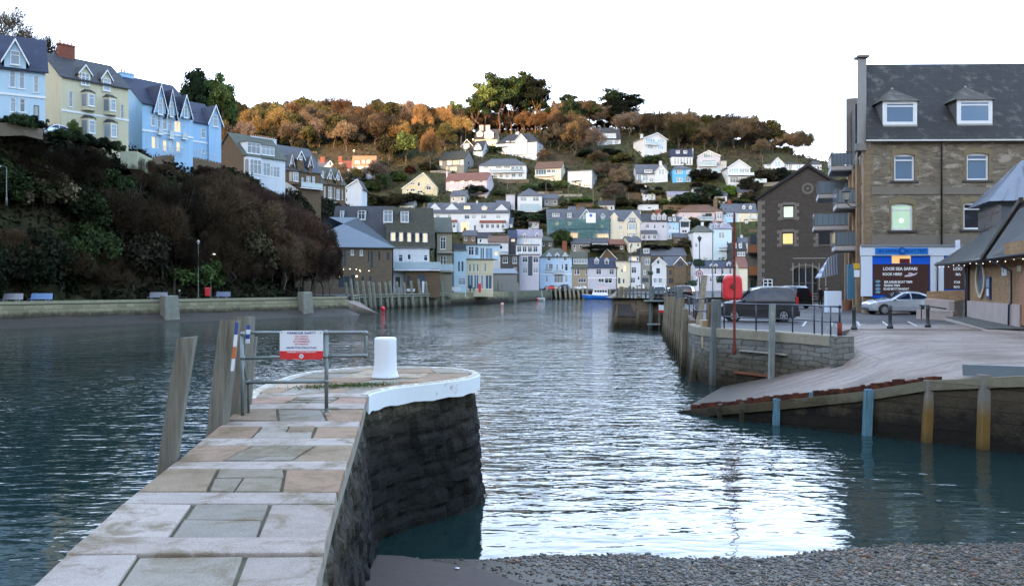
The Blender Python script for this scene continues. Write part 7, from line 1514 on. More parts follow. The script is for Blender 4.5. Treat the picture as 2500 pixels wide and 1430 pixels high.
# lamp posts, lifebuoy cabinet
M_lp=plain('lamp_column',(.10,.11,.10),.6)
def lamp(px,ptop,Y,z,lbl,lit=False,arm=0,name='street_lamp',r=.05):
    x=(px-CX)/F*Y; zt=CH-(ptop-HZ)/F*Y-z; l=empty(name,(x,Y,z),0,lbl,'street lamp')
    MB().lathe([(r*2,0),(r*1.8,.8),(r,.85),(r*.7,zt)],n=8).build('column',M_lp,l,smooth=True)
    if arm: MB().tube([(0,0,zt-.02),(arm*.5,0,zt+.1),(arm,0,zt+.1)],r*.6,6).build('arm',M_lp,l); MB().box(min(0,arm)+0 if arm>0 else arm-.3,arm+.3 if arm>0 else arm+.1,-.12,.12,zt+.02,zt+.16).build('lamp_head',emit('white_lamp',(.9,.97,1),.5) if lit else plain('lamp_head_grey',(.4,.4,.38),.4),l)
    else: MB().lathe([(.08,0),(.2,.3),(.22,.34),(.05,.5),(.001,.55)],(0,0,zt-.1),8).build('lantern',emit('white_lamp',(.9,.97,1),.5) if lit else plain('lamp_head_grey',(.4,.4,.38),.4),l)
    return l
lamp(484,594,108,2.3,'unlit lamp post on the embankment between the seated person and the red cabinet'); lamp(515,622,112,2.3,'lamp post with a lit white head behind the red cabinet',True,.3)
lamp(16,408,84,12,'old lamp column standing in the scrub at the left edge',arm=-.7)
c=empty('lifebuoy_cabinet',(at(507,0,108.5).x,108.5,2.3),0,'small red lifebuoy cabinet on a post on the embankment','lifebuoy'); MB().box(-.33,.33,-.1,.15,.55,1.65).build('cabinet',plain('lifebuoy_red',(.62,.035,.045)),c,bevel=.1); MB().box(.34,.46,-.03,.03,0,1.7).build('post',M_lp,c)
# ================================================================== terraces on the cliff, left
T=(0,60,3.971)
# tall white-blue house at the left edge
h=hs('tall ice-blue house with a pointed attic gable, at the left edge of the terrace',-180,440,420,930,125,wall='ice',rm='navy',d=10,yaw=31,corner=90,zbase=22.5,found=.8,roof='side',
 win=[(90,440,150,610,'c'),(183,455,240,625,'c'),(325,500,375,660,'s'),(100,712,155,850,'c'),(190,722,245,850,'c'),(325,785,380,900,'k')],xg=[(40,252,150,330,420,'c')],bands=[680],sidewin=0)
h=hs('cream semi-detached house with two gabled dormers and a big red chimney',600,1245,560,1190,380,wall='cream',rm='dslate',d=10,yaw=52,corner=105,zbase=22.3,found=3,roof='side',chim=[(640,190,150,1)],
 dorm=[(770,880,400,590,'g','c'),(985,1080,450,645,'g','c')],win=[(668,650,705,800,'s'),(1170,780,1200,910,'s')],bay=[(785,915,665,840,1,'c'),(1000,1120,715,885,1,'c'),(785,925,915,1105,1,'c'),(1005,1130,955,1140,1,'c')],bands=[880])
h=hs('long sky-blue house with three sharp front gables and small balconies',1380,1870,800,1330,590,wall='sky',rm='navy',d=11,yaw=54,corner=119,zbase=22.6,found=3,roof='side',chim=[(1225,465,130)],
 xg=[(1500,1608,590,800,860,'c'),(1625,1700,640,830,880,'c'),(1755,1845,690,850,900,'c')],win=[(1465,880,1505,985,'w'),(1575,905,1615,1020,'w'),(1690,935,1755,1045,'g'),(1470,1085,1510,1200,'g'),(1580,1120,1620,1225,'g'),(1710,1135,1750,1230,'g'),(1525,870,1560,1060,'c'),(1625,900,1670,1090,'c'),(1520,1090,1555,1200,'b'),(1640,1120,1680,1220,'b')],bands=[1060],balc=[(1520,1565,1060,1000,.5),(1628,1672,1100,1030,.5),(1755,1800,1105,1050,.5)])
h=hs('end sky-blue house with white quoins and a tall gable, last of the blue terrace',1870,2140,960,1350,785,wall='sky',rm='navy',d=10,yaw=52,corner=133,zbase=22.4,found=3,roof='side',xg=[(2025,2145,790,940,1350,'c')],win=[(1950,1010,1990,1100,'w'),(2062,1040,2110,1150,'c'),(2060,1210,2090,1260,'c'),(1955,1210,1985,1250,'w')],bands=[1150])
T=(540,300,5.5)
h=hs('white bay-windowed house under a dark mansard with a long white-edged dormer',305,860,460,800,210,side='brown',wall='white',rm='gslate',d=10,yaw=50,corner=160,zbase=22.9,found=5,roof='side',chim=[(560,195,200)],
 dorm=[(340,530,262,420,'f','c'),(532,715,310,440,'f','c')],bay=[(310,535,465,760,1,'c')],win=[(565,540,660,715,'c'),(665,580,695,720,'w'),(700,590,790,735,'c')])
h=hs('brown stone terrace with pointed slate gables and cream bay windows',870,1340,640,960,350,wall='brown',rm='slate',d=10,yaw=48,corner=184,zbase=22.8,found=7,roof='side',chim=[(1240,400,60)],
 xg=[(925,965,430,520,640,'c'),(1025,1110,385,470,640,'c'),(1175,1215,455,540,680,'c')],bay=[(905,1030,650,830,1,'c')],win=[(1080,730,1105,810,'c'),(1145,715,1200,835,'c'),(1225,720,1260,870,'c')],balc=[(1040,1330,880,810,1.0)])
h=hs('brown terrace end house with steep white dormers stepping down the hill',1350,1665,820,1200,610,wall='brown',rm='gslate',d=10,yaw=40,corner=212,zbase=None,found=7,roof='side',dorm=[(1362,1420,640,745,'f','c')],xg=[(1430,1500,625,720,820,'c'),(1540,1605,640,735,830,'c')],
 win=[(1380,850,1400,1000,'c'),(1440,860,1490,1010,'w'),(1515,870,1530,1015,'c'),(1550,890,1590,1030,'c'),(1620,900,1635,1030,'c')],bay=[(1375,1545,1045,1190,1,'c')])
h=hs('white gable-end house facing the slope below the terrace end',1668,1890,870,1110,760,roof='gable',apex=1830,wall='white',rm='dslate',d=7,yaw=-2,Y=240,win=[(1675,890,1695,940,'w'),(1675,1005,1695,1055,'w')])
h=hs('white house with a mansard roof coloured sunlit orange-tan and dark dormers',1755,2080,580,760,435,roof='mansard',wall='white',rm='orange',d=9,dorm=[(1795,1860,510,555,'f','g'),(1890,1930,500,545,'f','g'),(1955,2020,498,545,'f','g')],chim=[],win=[(1800,610,1840,680,'w'),(1875,605,1900,670,'w'),(1960,600,1995,665,'w'),(1880,700,1910,750,'w')])
h=hs('white cottage with a red tiled roof left of the orange-roofed house',1560,1750,610,750,515,roof='side',wall='white',rm='redr',d=8,dorm=[(1580,1635,540,600,'f','w')],win=[(1680,640,1705,690,'w')],chim=[(1600,460,50,1)])
h=hs('steep white gable with a small arched window behind the brown terrace',1385,1540,600,680,515,roof='gable',apex=1465,wall='white',rm='slate',d=7,win=[(1455,530,1475,575,'k')],chim=[(1365,465,60,1)])
h=hs('grey slate roof house with brick chimneys at the back of the brown terrace',1230,1400,580,680,500,roof='side',wall='pale',rm='slate',d=8,chim=[(1240,400,100)])
# retaining walls of terrace
T=(0,0,1.0)
def gwall(name,label,pts,h0,h1,th,m,cat='wall'):
    mb=MB(); vs=[]
    ox,oy=pts[0][0],pts[0][1]
    for (a,b) in zip(pts,pts[1:]):
        d=Vector((b[0]-a[0],b[1]-a[1])).normalized(); n=Vector((-d.y,d.x))*th
        mb.hull8([(a[0]-ox,a[1]-oy,a[2]+h0),(b[0]-ox,b[1]-oy,b[2]+h0),(b[0]-ox+n.x,b[1]-oy+n.y,b[2]+h0),(a[0]-ox+n.x,a[1]-oy+n.y,a[2]+h0)],[(a[0]-ox,a[1]-oy,a[2]+h1),(b[0]-ox,b[1]-oy,b[2]+h1),(b[0]-ox+n.x,b[1]-oy+n.y,b[2]+h1),(a[0]-ox+n.x,a[1]-oy+n.y,a[2]+h1)])
    o=mb.build(name,m,None); o.location=(ox,oy,0); return tag(o,label,cat)
def atp(px,py,Y): p=at(px,py,Y); return (p.x,p.y,p.z)
gwall('retaining_wall','grey stone retaining wall under the ice-blue house',[atp(-20,300,84),atp(60,300,88),atp(105,312,92)],-1.3,0,.5,WM['stone'])
gwall('curved_garden_wall','pale curved garden wall under the long sky-blue house',[atp(295,368,108),atp(335,370,109),atp(372,388,112)],-2.2,0,.4,plain('lichen_wall',(.30,.31,.22),.85,nscale=.9,var=.35))
gwall('stone_retaining_wall','dark stone retaining wall below the end of the blue terrace',[atp(372,386,116),atp(415,378,122),atp(480,385,128),atp(540,398,134)],-4,0,.5,WM['brown'])
gwall('stone_retaining_wall','pale mottled retaining wall under the white bay-windowed house',[atp(595,438,158),atp(640,440,166),atp(700,445,178),atp(740,470,190)],-3.5,0,.5,plain('mottled_pale_wall',(.34,.31,.26),.85,nscale=.8,var=.5))
rw_=random.Random(31); k_=0
WALLM=[plain('garden_wall_pale',(.22,.21,.18),.9,nscale=1.2,var=.35),WM['stone'],WM['brown']]
while k_<34:
    px,py=rw_.uniform(1040,1880),rw_.uniform(400,600); p=hit(px,py)
    if p is None: continue
    L=rw_.uniform(5,13); k_+=1; q=hit(px+L*2100/p.y,py+rw_.uniform(-3,4))
    if q is None or abs(q.y-p.y)>9: continue
    gwall('garden_wall','low stone garden wall terracing the hillside',[(p.x,p.y,p.z),((p.x+q.x)/2,(p.y+q.y)/2,ground((p.x+q.x)/2,(p.y+q.y)/2)),(q.x,q.y,q.z)],-1.5,rw_.uniform(.8,1.6),.3,rw_.choice(WALLM))['group']='garden walls on the hillside'
fn=empty('terrace_fence',atp(390,385,117),0,'thin metal fence along the blue terrace','fence')
fp=[atp(390,372,117),atp(430,376,122),atp(480,382,128),atp(540,396,134)]; b0=fp[0]; mb=MB()
for (a,b) in zip(fp,fp[1:]):
    for q in range(8): x=[a[i]+(b[i]-a[i])*q/8-atp(390,385,117)[i] for i in range(3)]; mb.box(x[0]-.03,x[0]+.03,x[1]-.03,x[1]+.03,x[2]-.4,x[2]+.9)
    for z in (.2,.9): mb.tube([tuple(a[i]-atp(390,385,117)[i]+(z if i==2 else 0) for i in range(3)),tuple(b[i]-atp(390,385,117)[i]+(z if i==2 else 0) for i in range(3))],.03,5)
mb.build('railings',M_rail,fn)
o=dcar(car,'pale car parked high on the terrace road by the cream house',120,330,0,0,None); p=at(128,336,96); o.location=(p.x,p.y,p.z); o.rotation_euler=(0,0,R(60))
# ================================================================== left waterfront buildings
T=(780,560,5.435)
h=hs('brown stone riverside building with a wide blue-grey hipped metal roof',-330,965,232,800,-160,roof='hip',inset=11.5,wall='stone',rm='metal',d=15,yaw=12,Y=158,zbase=2.68,found=1,over=.5,
 win=[(320,270,355,490,'k'),(415,268,455,340,'c'),(535,270,575,345,'c'),(640,285,660,430,'k'),(675,290,712,510,'k'),(780,290,805,410,'k'),(890,305,930,410,'k'),(250,620,400,770,'k'),(415,600,465,790,'k'),(560,620,590,680,'k'),(660,620,690,680,'k')])
for i,(px,py) in enumerate(((268,620),(493,622))):
    x,z=h.U(X_(px)),h.Z(X_(px),Y_(py)); MB().sphere((x,-.15,z),.17,10,7).build('wall_lamp',emit('warm_bulb',(1,.85,.5),.5),h.root)
mb=MB(); 
for px,py in ((265,540),(293,545),(318,530),(403,525),(487,530),(532,540),(540,555),(655,548)): mb.sphere((h.U(X_(px)),-.3,h.Z(X_(px),Y_(py))),.10,7,5)
mb.build('small_lights',emit('warm_bulb_small',(1,.88,.65),.3),h.root)
T=(780,490,5.107)
hs('dark slate mansard building with two white dormers behind the riverside stone building',150,900,500,700,75,roof='side',wall='dark',rm='dslate',d=16,Y=176,zbase=2.68,yaw=4,dorm=[(255,300,120,225,'f','c'),(475,575,120,235,'f','w')])
T=(780,490,5.107)
h=hs('white hotel with a mossy mansard roof, arched dormers and a glass balcony',920,1370,590,900,380,roof='flat',wall='white',rm='flat',d=10,yaw=9,Y=172,zbase=2.68,found=1,win=[(985,670,1040,760,'w'),(1095,665,1140,735,'w'),(1180,675,1205,760,'x'),(1235,675,1258,760,'x'),(1300,675,1350,750,'w'),(945,950,1005,1080,'k'),(1090,940,1190,1080,'k'),(1220,940,1340,1080,'k')],balc=[(925,1500,860,765,2.0)])
hs('tall mossy mansard roof storey with a row of peach-curtained windows',840,1440,575,590,95,roof='side',wall='olive',rm='moss',d=13,yaw=9,Y=172.5,zbase=None,found=.05,name='mansard_storey',cat='roof storey',over=.1,dorm=[(795,915,115,270,'f','c'),(1010,1115,130,270,'f','c'),(885,950,390,505,'f','g'),(990,1045,392,510,'f','g'),(1092,1145,395,515,'f','g'),(1192,1245,398,518,'f','g'),(1285,1350,400,522,'f','g')])
hs('brown stone ground floor with dark arches under the glass balcony',1065,1500,880,1105,878,roof='flat',wall='brown',rm='flat',d=4,yaw=9,Y=171,zbase=2.68,name='arched_undercroft',cat='ground floor',found=1,win=[(1090,930,1130,1060,'k'),(1225,920,1320,1060,'k')])
h=hs('olive clapboard building with tall glazed doors beside the white hotel',1465,1650,405,1105,385,roof='flat',wall='olive',rm='moss',d=10,yaw=9,Y=178,zbase=2.68,found=1,win=[(1505,450,1575,605,'w'),(1510,685,1535,840,'w'),(1545,690,1580,840,'w')],balc=[(1460,1670,645,640,.8),(1490,1670,880,790,.8)],chim=[])
hs('sloping grey-green roof beside the olive clapboard building',1250,1650,400,410,215,roof='side',wall='olive',rm='gslate',d=10,yaw=9,Y=181,found=.05,name='roof_storey',cat='roof storey')
T=(780,560,5.435)
hs('narrow white-blue house with twin tall windows right of the olive building',1785,1945,280,810,272,roof='flat',wall='ice',rm='flat',d=9,yaw=8,Y=186,zbase=2.68,found=1,win=[(1840,425,1862,555,'k'),(1885,425,1910,555,'k'),(1840,640,1950,740,'c')])
hs('low dark mansard over the narrow white-blue house',1755,1940,275,285,185,roof='mansard',wall='dark',rm='dslate',d=8,yaw=8,Y=188,found=.05,name='roof_storey',cat='roof storey')
hs('cream seafront house with pale blue shopfront bays',1945,2305,400,810,395,roof='flat',wall='cream',rm='flat',d=9,yaw=8,Y=190,zbase=2.68,found=1,win=[(1985,460,2008,560,'w'),(2040,455,2060,560,'w'),(2090,455,2110,560,'w'),(2190,450,2210,560,'w'),(1960,600,2040,790,'b'),(2050,600,2115,790,'b'),(2135,605,2180,790,'c'),(2200,605,2290,790,'b')])
hs('glazed penthouse storey with a square white window over the cream house',1945,2390,205,395,198,roof='flat',wall='ice',rm='flat',d=7,yaw=8,Y=190.5,found=.0,name='penthouse',cat='rooftop storey',win=[(1975,228,2050,342,'w'),(2060,230,2115,345,'b'),(2130,240,2190,390,'b'),(2200,245,2300,390,'b'),(2320,290,2370,345,'g')])
T=(0,0,1.0)
hs('low blue-grey sheet roofed shed at the quay corner right of the cream house',1206,1262,668,706,655,roof='mono',wall='grey',rm='metal',d=10,Y=214,zbase=2.68,name='shed',cat='shed',yaw=5)
# quay timbers, left
G='grey mooring timbers along the left quay'
M_qt=wood('silver_quay_timber',(.22,.22,.18),zdark=.2)
spec=[(344,838,405,985,0)]
tz=(780,560,5.435)
P=[(345,700,370,870),(410,655,440,890),(490,690,520,960),(570,680,610,1000),(648,690,680,1010),(706,700,735,1020),(790,700,815,1000),(870,700,905,1015),(932,680,965,1005),(1020,690,1060,1030),(1118,700,1145,1050),(1210,680,1245,1025),(1310,655,1350,1010),(1405,690,1440,1010),(1505,690,1540,1030),(1610,680,1640,990)]
for i,(a,b,c,d) in enumerate(P):
    tx,ty_,bx,by=780+a/5.435,560+b/5.435,780+c/5.435,560+d/5.435; Y=131+i*3.05
    # stand just in front of the wall
    ang=(bx-CX)/F; yy=Y
    for _ in range(30):
        xw=interp(yy,[(137,-25.5),(150,-27),(180,-12.9)]); px=CX+F*(xw+.45)/yy
        if px<bx: yy+=.9
        else: break
    yy=max(137,min(179,yy)); 
    pile_=pile('quay_timber','x',tx,ty_,bx,max(by,735),yy-1.0,6.2,mat=M_qt,zb=-.6,grp=G); o=single(pile_); tag(o,('first','second','third','fourth','fifth','sixth','seventh','eighth','ninth','tenth','eleventh','twelfth','thirteenth','fourteenth','fifteenth','sixteenth')[i]+' leaning timber from the left along the left quay','post')
# horizontal waling
mb=MB(); a=(-25.2,137);b=(-27+.4,150);c=(-12.6,179.5)
for z in (2.1,2.5): mb.tube([(a[0]+25,a[1]-137-.4,z),(b[0]+25,b[1]-137-.4,z),(c[0]+25,c[1]-137-.4,z)],.12,6)
o=mb.build('waling_beams',M_qt,None); o.location=(-25,137,0); tag(o,'horizontal waling beams along the timbered left quay','beam')
# far quay timbers
rr=random.Random(11)
for i,px in enumerate((1212,1220,1229,1236,1246,1256,1266,1335,1345,1357,1368,1381,1392,1402,1413,1424,1434,1470,1490)):
    Y=262 if px>1330 else 205+(px-1205)*.62
    xw=(px-CX)/F*Y; 
    o=single(pile('quay_timber','t',px-2+rr.uniform(-1,1),(700 if px>1330 else 686)+rr.uniform(-3,6),px+1,732,Y-.8,5,mat=M_qt,zb=-.6,grp='far quay mooring timbers')); tag(o,'slim upright timber against the far quay behind the boats' if px>1330 else 'slim upright timber at the quay corner below the blue-grey shed','post')
# boats
def hull(L,B,D,fr=.7,n=12,sheer=.35,bm=1.0,mat=None,name='hull',par=None,rake=.6):
    mb=MB(); rings=[]
    for i in range(n+1):
        f=i/n; x=-L/2+L*f; w=B/2*(1-max(0,(f-fr)/(1-fr))**2.0)*(1 if f>.03 else .96); w=max(w,.02); zt=D+sheer*max(0,f-.3)**1.6*2; kz=-.35+ (max(0,f-.75)/.25)**2*(D*.9)
        xo=rake*max(0,(f-.85)/.15)
        rings.append([(x+xo,-w,zt),(x+xo*.6,-w*.93,zt*.45),(x,-w*.55,kz*.6),(x,0,kz),(x,w*.55,kz*.6),(x+xo*.6,w*.93,zt*.45),(x+xo,w,zt)])
    m=7; mb.add([v for r_ in rings for v in r_],[(i*m+k,(i+1)*m+k,(i+1)*m+k+1,i*m+k+1) for i in range(n) for k in range(m-1)]+[tuple(range(m)),]+[(i*m+m-1,(i+1)*m+m-1,(i+1)*m,i*m) for i in range(n)]); return mb.build(name,mat,par)
T=(1180,580,7.353)
def bx(v): return 1180+v/7.353
fb=empty('fishing_boat',(at(1467,0,250).x,250,0),math.pi,'blue-hulled boat with a white wheelhouse moored by the far quay','boat')
L_=(1510-1426)/F*250
hull(L_*.97,3.1,1.05,mat=plain('hull_blue',(.01,.13,.55),.3,var=.08),par=fb); mb=MB(); 
h2=hull(L_*.98,3.2,1.12,mat=plain('gunwale_white',(.62,.65,.68),.35),name='gunwale',par=fb)
for v in h2.data.vertices: v.co.z=max(v.co.z,.98)+.12
wh=MB().hull8([(-2.0,-1.1,1.0),(2.6,-1.1,1.0),(2.6,1.1,1.0),(-2.0,1.1,1.0)],[(-1.8,-1.0,3.1),(2.1,-1.0,3.1),(2.1,1.0,3.1),(-1.8,1.0,3.1)]).build('wheelhouse',plain('gunwale_white',(.62,.65,.68)),fb,bevel=.05); MB().box(-2.1,2.5,-1.15,1.15,3.1,3.2).build('wheelhouse_roof',plain('gunwale_white',(.62,.65,.68)),wh)
mb=MB()
for s_ in (-1,1):
    for k in range(5): x=-1.6+k*.75; mb.box(x,x+.55,s_*1.075-.02,s_*1.075+.02,2.15,2.75)
mb.build('window',M_dark,wh)
mb=MB(); mb.tube([(-.6,-.8,3.2),(-.6,-.8,3.9),(-.6,.8,3.9),(-.6,.8,3.2)],.05,6); mb.tube([(.6,0,3.2),(.6,0,4.6)],.04,6); mb.build('mast',M_rail,fb); MB().hull8([(-.9,-.5,3.22),(.5,-.5,3.22),(.5,.5,3.22),(-.9,.5,3.22)],[(-.8,-.4,3.7),(.4,-.4,3.7),(.4,.4,3.7),(-.8,.4,3.7)]).build('pink_liferaft',plain('faded_pink',(.6,.33,.32),.6),fb,bevel=.1)
MB().tube([(3.6,-1.2,1.9),(3.6,-1.2,1.2)],.03,6).build('bow_rail',M_rail,fb)
mb2=empty('motor_boat',(at(1305,0,236).x,236,0),math.radians(170),'small white motor boat with a tall stern arch and red fenders','boat')
hull(5.6,2.0,.75,mat=plain('gunwale_white',(.62,.65,.68)),par=mb2); MB().hull8([(-1.2,-.95,.6),(1.9,-.6,.8),(1.9,.6,.8),(-1.2,.95,.6)],[(-1,-.8,1.25),(1.1,-.4,1.4),(1.1,.4,1.4),(-1,.8,1.25)]).build('cabin',plain('dark_canopy',(.02,.03,.05),.4),mb2); MB().box(1.6,2.1,-.3,.3,1.0,2.1).build('windshield',plain('gunwale_white',(.62,.65,.68)),mb2,bevel=.05)
mb=MB(); mb.tube([(-2.2,-.8,.7),(-2.0,-.8,2.4),(-2.0,.8,2.4),(-2.2,.8,.7)],.05,6); mb.tube([(-2,0,2.4),(-2,0,4.2)],.03,5); mb.build('stern_arch',M_rail,mb2)
mb=MB(); mb.sphere((-.9,1.15,.35),.3); mb.sphere((.2,1.15,.3),.25); mb.sphere((-.4,1.3,.25),.28); mb.build('fender',plain('fender_red',(.75,.03,.04),.4),mb2,smooth=True)
pn=empty('dinghy',(at(1289,0,238).x-2.2,237.5,0),math.radians(175),'low grey dinghy left of the white motor boat','boat'); hull(3.8,1.5,.35,mat=plain('dinghy_grey',(.3,.32,.35),.5),par=pn); MB().tube([(1.2,-.5,.4),(1.0,-.5,2.3),(1.0,.5,2.3),(1.2,.5,.4)],.035,6).build('frame',M_rail,pn)
T=(0,0,1.0)
for px,py,r_,c_,lbl in ((935,753,5.5,(.75,.02,.05),'red mooring buoy floating below the left quay timbers'),(1226,741,4,(.6,.35,.3),'pale pink buoy by the quay corner')):
    p=onz(px,py+4,0); rr_=r_/F*p.y; b=empty('mooring_buoy',p,0,lbl,'buoy'); MB().sphere((0,0,rr_*.7),rr_,14,10).build('float',plain('buoy_'+lbl[:4],c_,.35),b,smooth=True); MB().tube([(0,0,rr_*1.6),(0,0,rr_*1.9)],rr_*.2,8).build('ring',M_iron,b)
# far quay cars, people, lamps
for i,(px,py,rz,c_,lbl) in enumerate(((1345,701,20,(.5,.02,.02),'red car parked on the far quay by the pale blue inn'),(1352,703,0,(.5,.52,.55),'silver car on the far quay right of the red car'),(1373,700,5,(.02,.03,.06),'dark car on the far quay below the pale blue inn'),(1414,698,3,(.6,.6,.6),'white car on the far quay by the beige house'),(1558,697,0,(.62,.6,.56),'white van-like car on the far quay by the white harbour house'))):
    o=dcar(van if i in(2,4) else car,lbl,px,py,2.69,R(rz),carpaint('quaycar%d'%i,c_)); Y=266.8+i*.35; o.location=((px-CX)/F*Y,Y,2.69)
for px,Y,lbl,coat in ((1148,188,'dark-dressed person crouching on the quay by the cream seafront house',(.01,.01,.015)),(1157,189,'small dark-dressed figure right of the crouching person',(.02,.02,.03)),):
    skin_person(lbl,((px-CX)/F*Y,Y,2.68),R(20*(px-1140)),coat,(.012,.012,.014),(.03,.02,.01),h=1.7 if px<1150 else 1.2)
rp_=MB().box(-.3,.3,-.1,.1,0,1.9).build('red_notice_board',plain('lifebuoy_red',(.62,.035,.045)),None,bevel=.1); rp_.location=(at(1172,0,189).x,187.5,2.68); tag(rp_,'tall red board on the quay in front of the cream seafront house','board')
sg2=MB().box(-.9,.9,-.04,.04,.3,1.2).build('white_quay_sign',M_signw,None); sg2.location=(at(1116,0,184).x,181.5,2.68); tag(sg2,'pale blue-white notice board on the quay below the narrow white-blue house','sign'); 
# white OFFICE-like signs under hotel balcony left illegible in the photo
mb=MB(); mb.box(-.8,.8,0,.05,0,.55); o=mb.build('white_board',M_shw,None); o.location=(at(1003,0,168).x,168,3.0); tag(o,'small white board standing under the glass balcony','sign')
mb=MB(); mb.box(-.22,.22,0,.05,0,2.3); o=mb.build('white_post_sign',M_shw,None); o.location=(at(1033,0,169.5).x,169.5,2.7); tag(o,'narrow upright white sign under the right of the glass balcony','sign')
# tall poles on the quays and hill
def pole(px,pt,pb,Y,lbl,r=.09,col=(.05,.05,.06),cat='lamp post',lantern_=False,name='lamp_post',baskets=False,z=None):
    x=(px-CX)/F*Y; z0=(ground(x,Y) if z is None else z); zt=CH-(pt-HZ)/F*Y-z0; o=empty(name,(x,Y,z0),0,lbl,cat); MB().lathe([(r*1.6,0),(r*1.5,.9),(r,1.0),(r*.7,zt)],n=8).build('column',plain('pole_%d'%int(col[0]*1000),col,.6),o,smooth=True)
    if lantern_: MB().lathe([(.1,0),(.26,.45),(.3,.5),(.08,.75),(.001,.8)],(0,0,zt-.1),8).build('lantern',plain('pole_%d'%int(col[0]*1000),col),o)
    if baskets:
        bk=MB()
        for k in range(260):
            a=rr.uniform(0,6.3); q=rr.uniform(.1,.75); zz=zt*.62+rr.uniform(-.45,.4); X,Yq=q*math.cos(a),q*math.sin(a); s_=.16; bk.add([(X-s_,Yq,zz),(X+s_,Yq,zz+.05),(X+rr.uniform(-.1,.1),Yq+s_,zz+.2)],[(0,1,2)])
        bk.build('hanging_basket',plain('basket_green',(.02,.04,.02),.9),o)
    return o
pole(1540,605,705,225,'black lamp standard on the quay between the cream and white houses',.11,lantern_=True,z=2.5)
pole(1587,640,705,230,'lamp standard with a hanging basket left of the white gable shop',.09,baskets=True,z=2.5)
pole(1740,560,720,120,'tall grey pole in front of the terrace, left of the rusty lifebuoy pole',.10,(.10,.12,.12),z=2.42)
pole(1708,588,722,112,'dark lamp standard with a hanging basket beside the tall grey pole',.09,baskets=True,lantern_=True,z=2.42)
pole(1690,672,722,135,'slim pole with a basket near the chapel',.05,baskets=True,z=2.42)
pole(1762,655,725,118,'short lamp standard with a basket behind the red lifebuoy housing',.07,baskets=True,z=2.42)
o=MB().lathe([(.45,0),(.45,.04)],n=20,axis='y').build('speed_sign',M_signw,None); o.location=(at(1707,668,110).x,110,at(1707,668,110).z); tag(o,'round speed limit sign with a red ring near the dark lamp standard','sign'); r_=MB(); 
for k in range(24):
    a0,a1=2*math.pi*k/24,2*math.pi*(k+1)/24; P=lambda rq,a:(rq*math.cos(a),rq*math.sin(a)); r_.xprism([P(.36,a0),P(.46,a0),P(.46,a1),P(.36,a1)],-.06,-.041)
r_.build('red_ring',M_signr,o); text('20',.42,'lettering',o,M_black,(0,-.05,0),bold=.02)
for px,pt,pb,lbl in ((1137,292,345,'tall bare pole among the woods above the left hillside houses'),(1239,440,455,'white pole in front of the long veranda house'),(1535,470,500,'pole by the lane below the steep white-gabled house'),(1448,450,500,'pole rising from the grassy bank below the boxy modern house'),(1387,450,505,'pole by the steps left of the grassy bank'),(1333,445,480,'pole below the wide brown-roofed house'),(1862,380,425,'pole left of the hilltop bungalow'),(1126,333,375,'short pole beside the dark pointed cottage'),(1575,550,592,'pole in front of the pale lilac house'),(1807,532,590,'pole in front of the pale yellow terrace house')):
    p=hit(px,pb+8); 
    if p is None: continue
    Y=p.y; x=p.x; zt=CH-(pt-HZ)/F*Y-p.z; o=MB().lathe([(.10,-.5),(.07,zt)],n=6).build('utility_pole',plain('pole_wood',(.17,.14,.11),.8),None); o.location=p; tag(o,lbl,'pole')
# lit street lamps on the hill
for px,py,lbl in ((1155,341,'lit street lamp by the dark pointed cottage'),(1136,369,'lit lamp below the dark pointed cottage'),(864,368,'lit lamp above the orange-roofed house')):
    p=hit(px,py+26); o=empty('street_lamp',p,0,lbl,'street lamp'); zt=CH-(py-HZ)/F*p.y-p.z; MB().lathe([(.07,0),(.05,zt)],n=6).build('column',M_lp,o); MB().sphere((0,0,zt),.32,8,6).build('lamp_head',emit('yellow_lamp',(1,.75,.35),.7),o,smooth=True)
# mast at the skyline
p=at(1427,288,405); o=empty('phone_mast',(p.x,p.y,ground(p.x,p.y)),0,'pale phone mast on the skyline beside the pines','mast'); zt=CH-(205-HZ)/F*405-o.location.z; MB().tube([(0,0,0),(0,0,zt)],.16,6).build('mast_pole',plain('mast_grey',(.42,.40,.37),.5),o)
mb=MB(); 
for a in range(3): x,y=.9*math.cos(a*2.1),.9*math.sin(a*2.1); mb.box(x-.18,x+.18,y-.18,y+.18,zt-4.5,zt-.6); mb.tube([(0,0,zt-2),(x,y,zt-2)],.08,5)
mb.build('antenna_panels',plain('mast_grey',(.42,.40,.37)),o)
# ================================================================== vegetation
tr=np.random.RandomState(21)
def folmat(name,cols,rough=.9,osc=.25,rv=.35,trans=0):
    """foliage: colour varies between plants, between clumps, and leaf by leaf"""
    t=NT(name); oi=t.new('ShaderNodeObjectInfo'); n=t.noise(t.coord(),osc,4,.6); a=t.new('ShaderNodeAttribute',attribute_name='Col')
    f=t.math('ADD',t.math('MULTIPLY',n,.9),t.math('MULTIPLY',t.math('SUBTRACT',oi.outputs['Random'],.5),.5)); c=t.ramp(f,[(.3,cols[0]),(.5,cols[1]),(.72,cols[2])]); c=t.mix(1.0,c,a.outputs['Color'],'MULTIPLY')
    v=t.math('ADD',t.math('MULTIPLY',oi.outputs['Random'],rv*2),1-rv); cb=t.new('ShaderNodeCombineColor'); 
    for i in range(3): t.l(v,cb.inputs[i])
    c=t.mix(1.0,c,cb.outputs[0],'MULTIPLY'); t.l(c,t.b.inputs['Base Color']); t.b.inputs['Roughness'].default_value=rough; t.b.inputs['Specular IOR Level'].default_value=.2
    return t.m
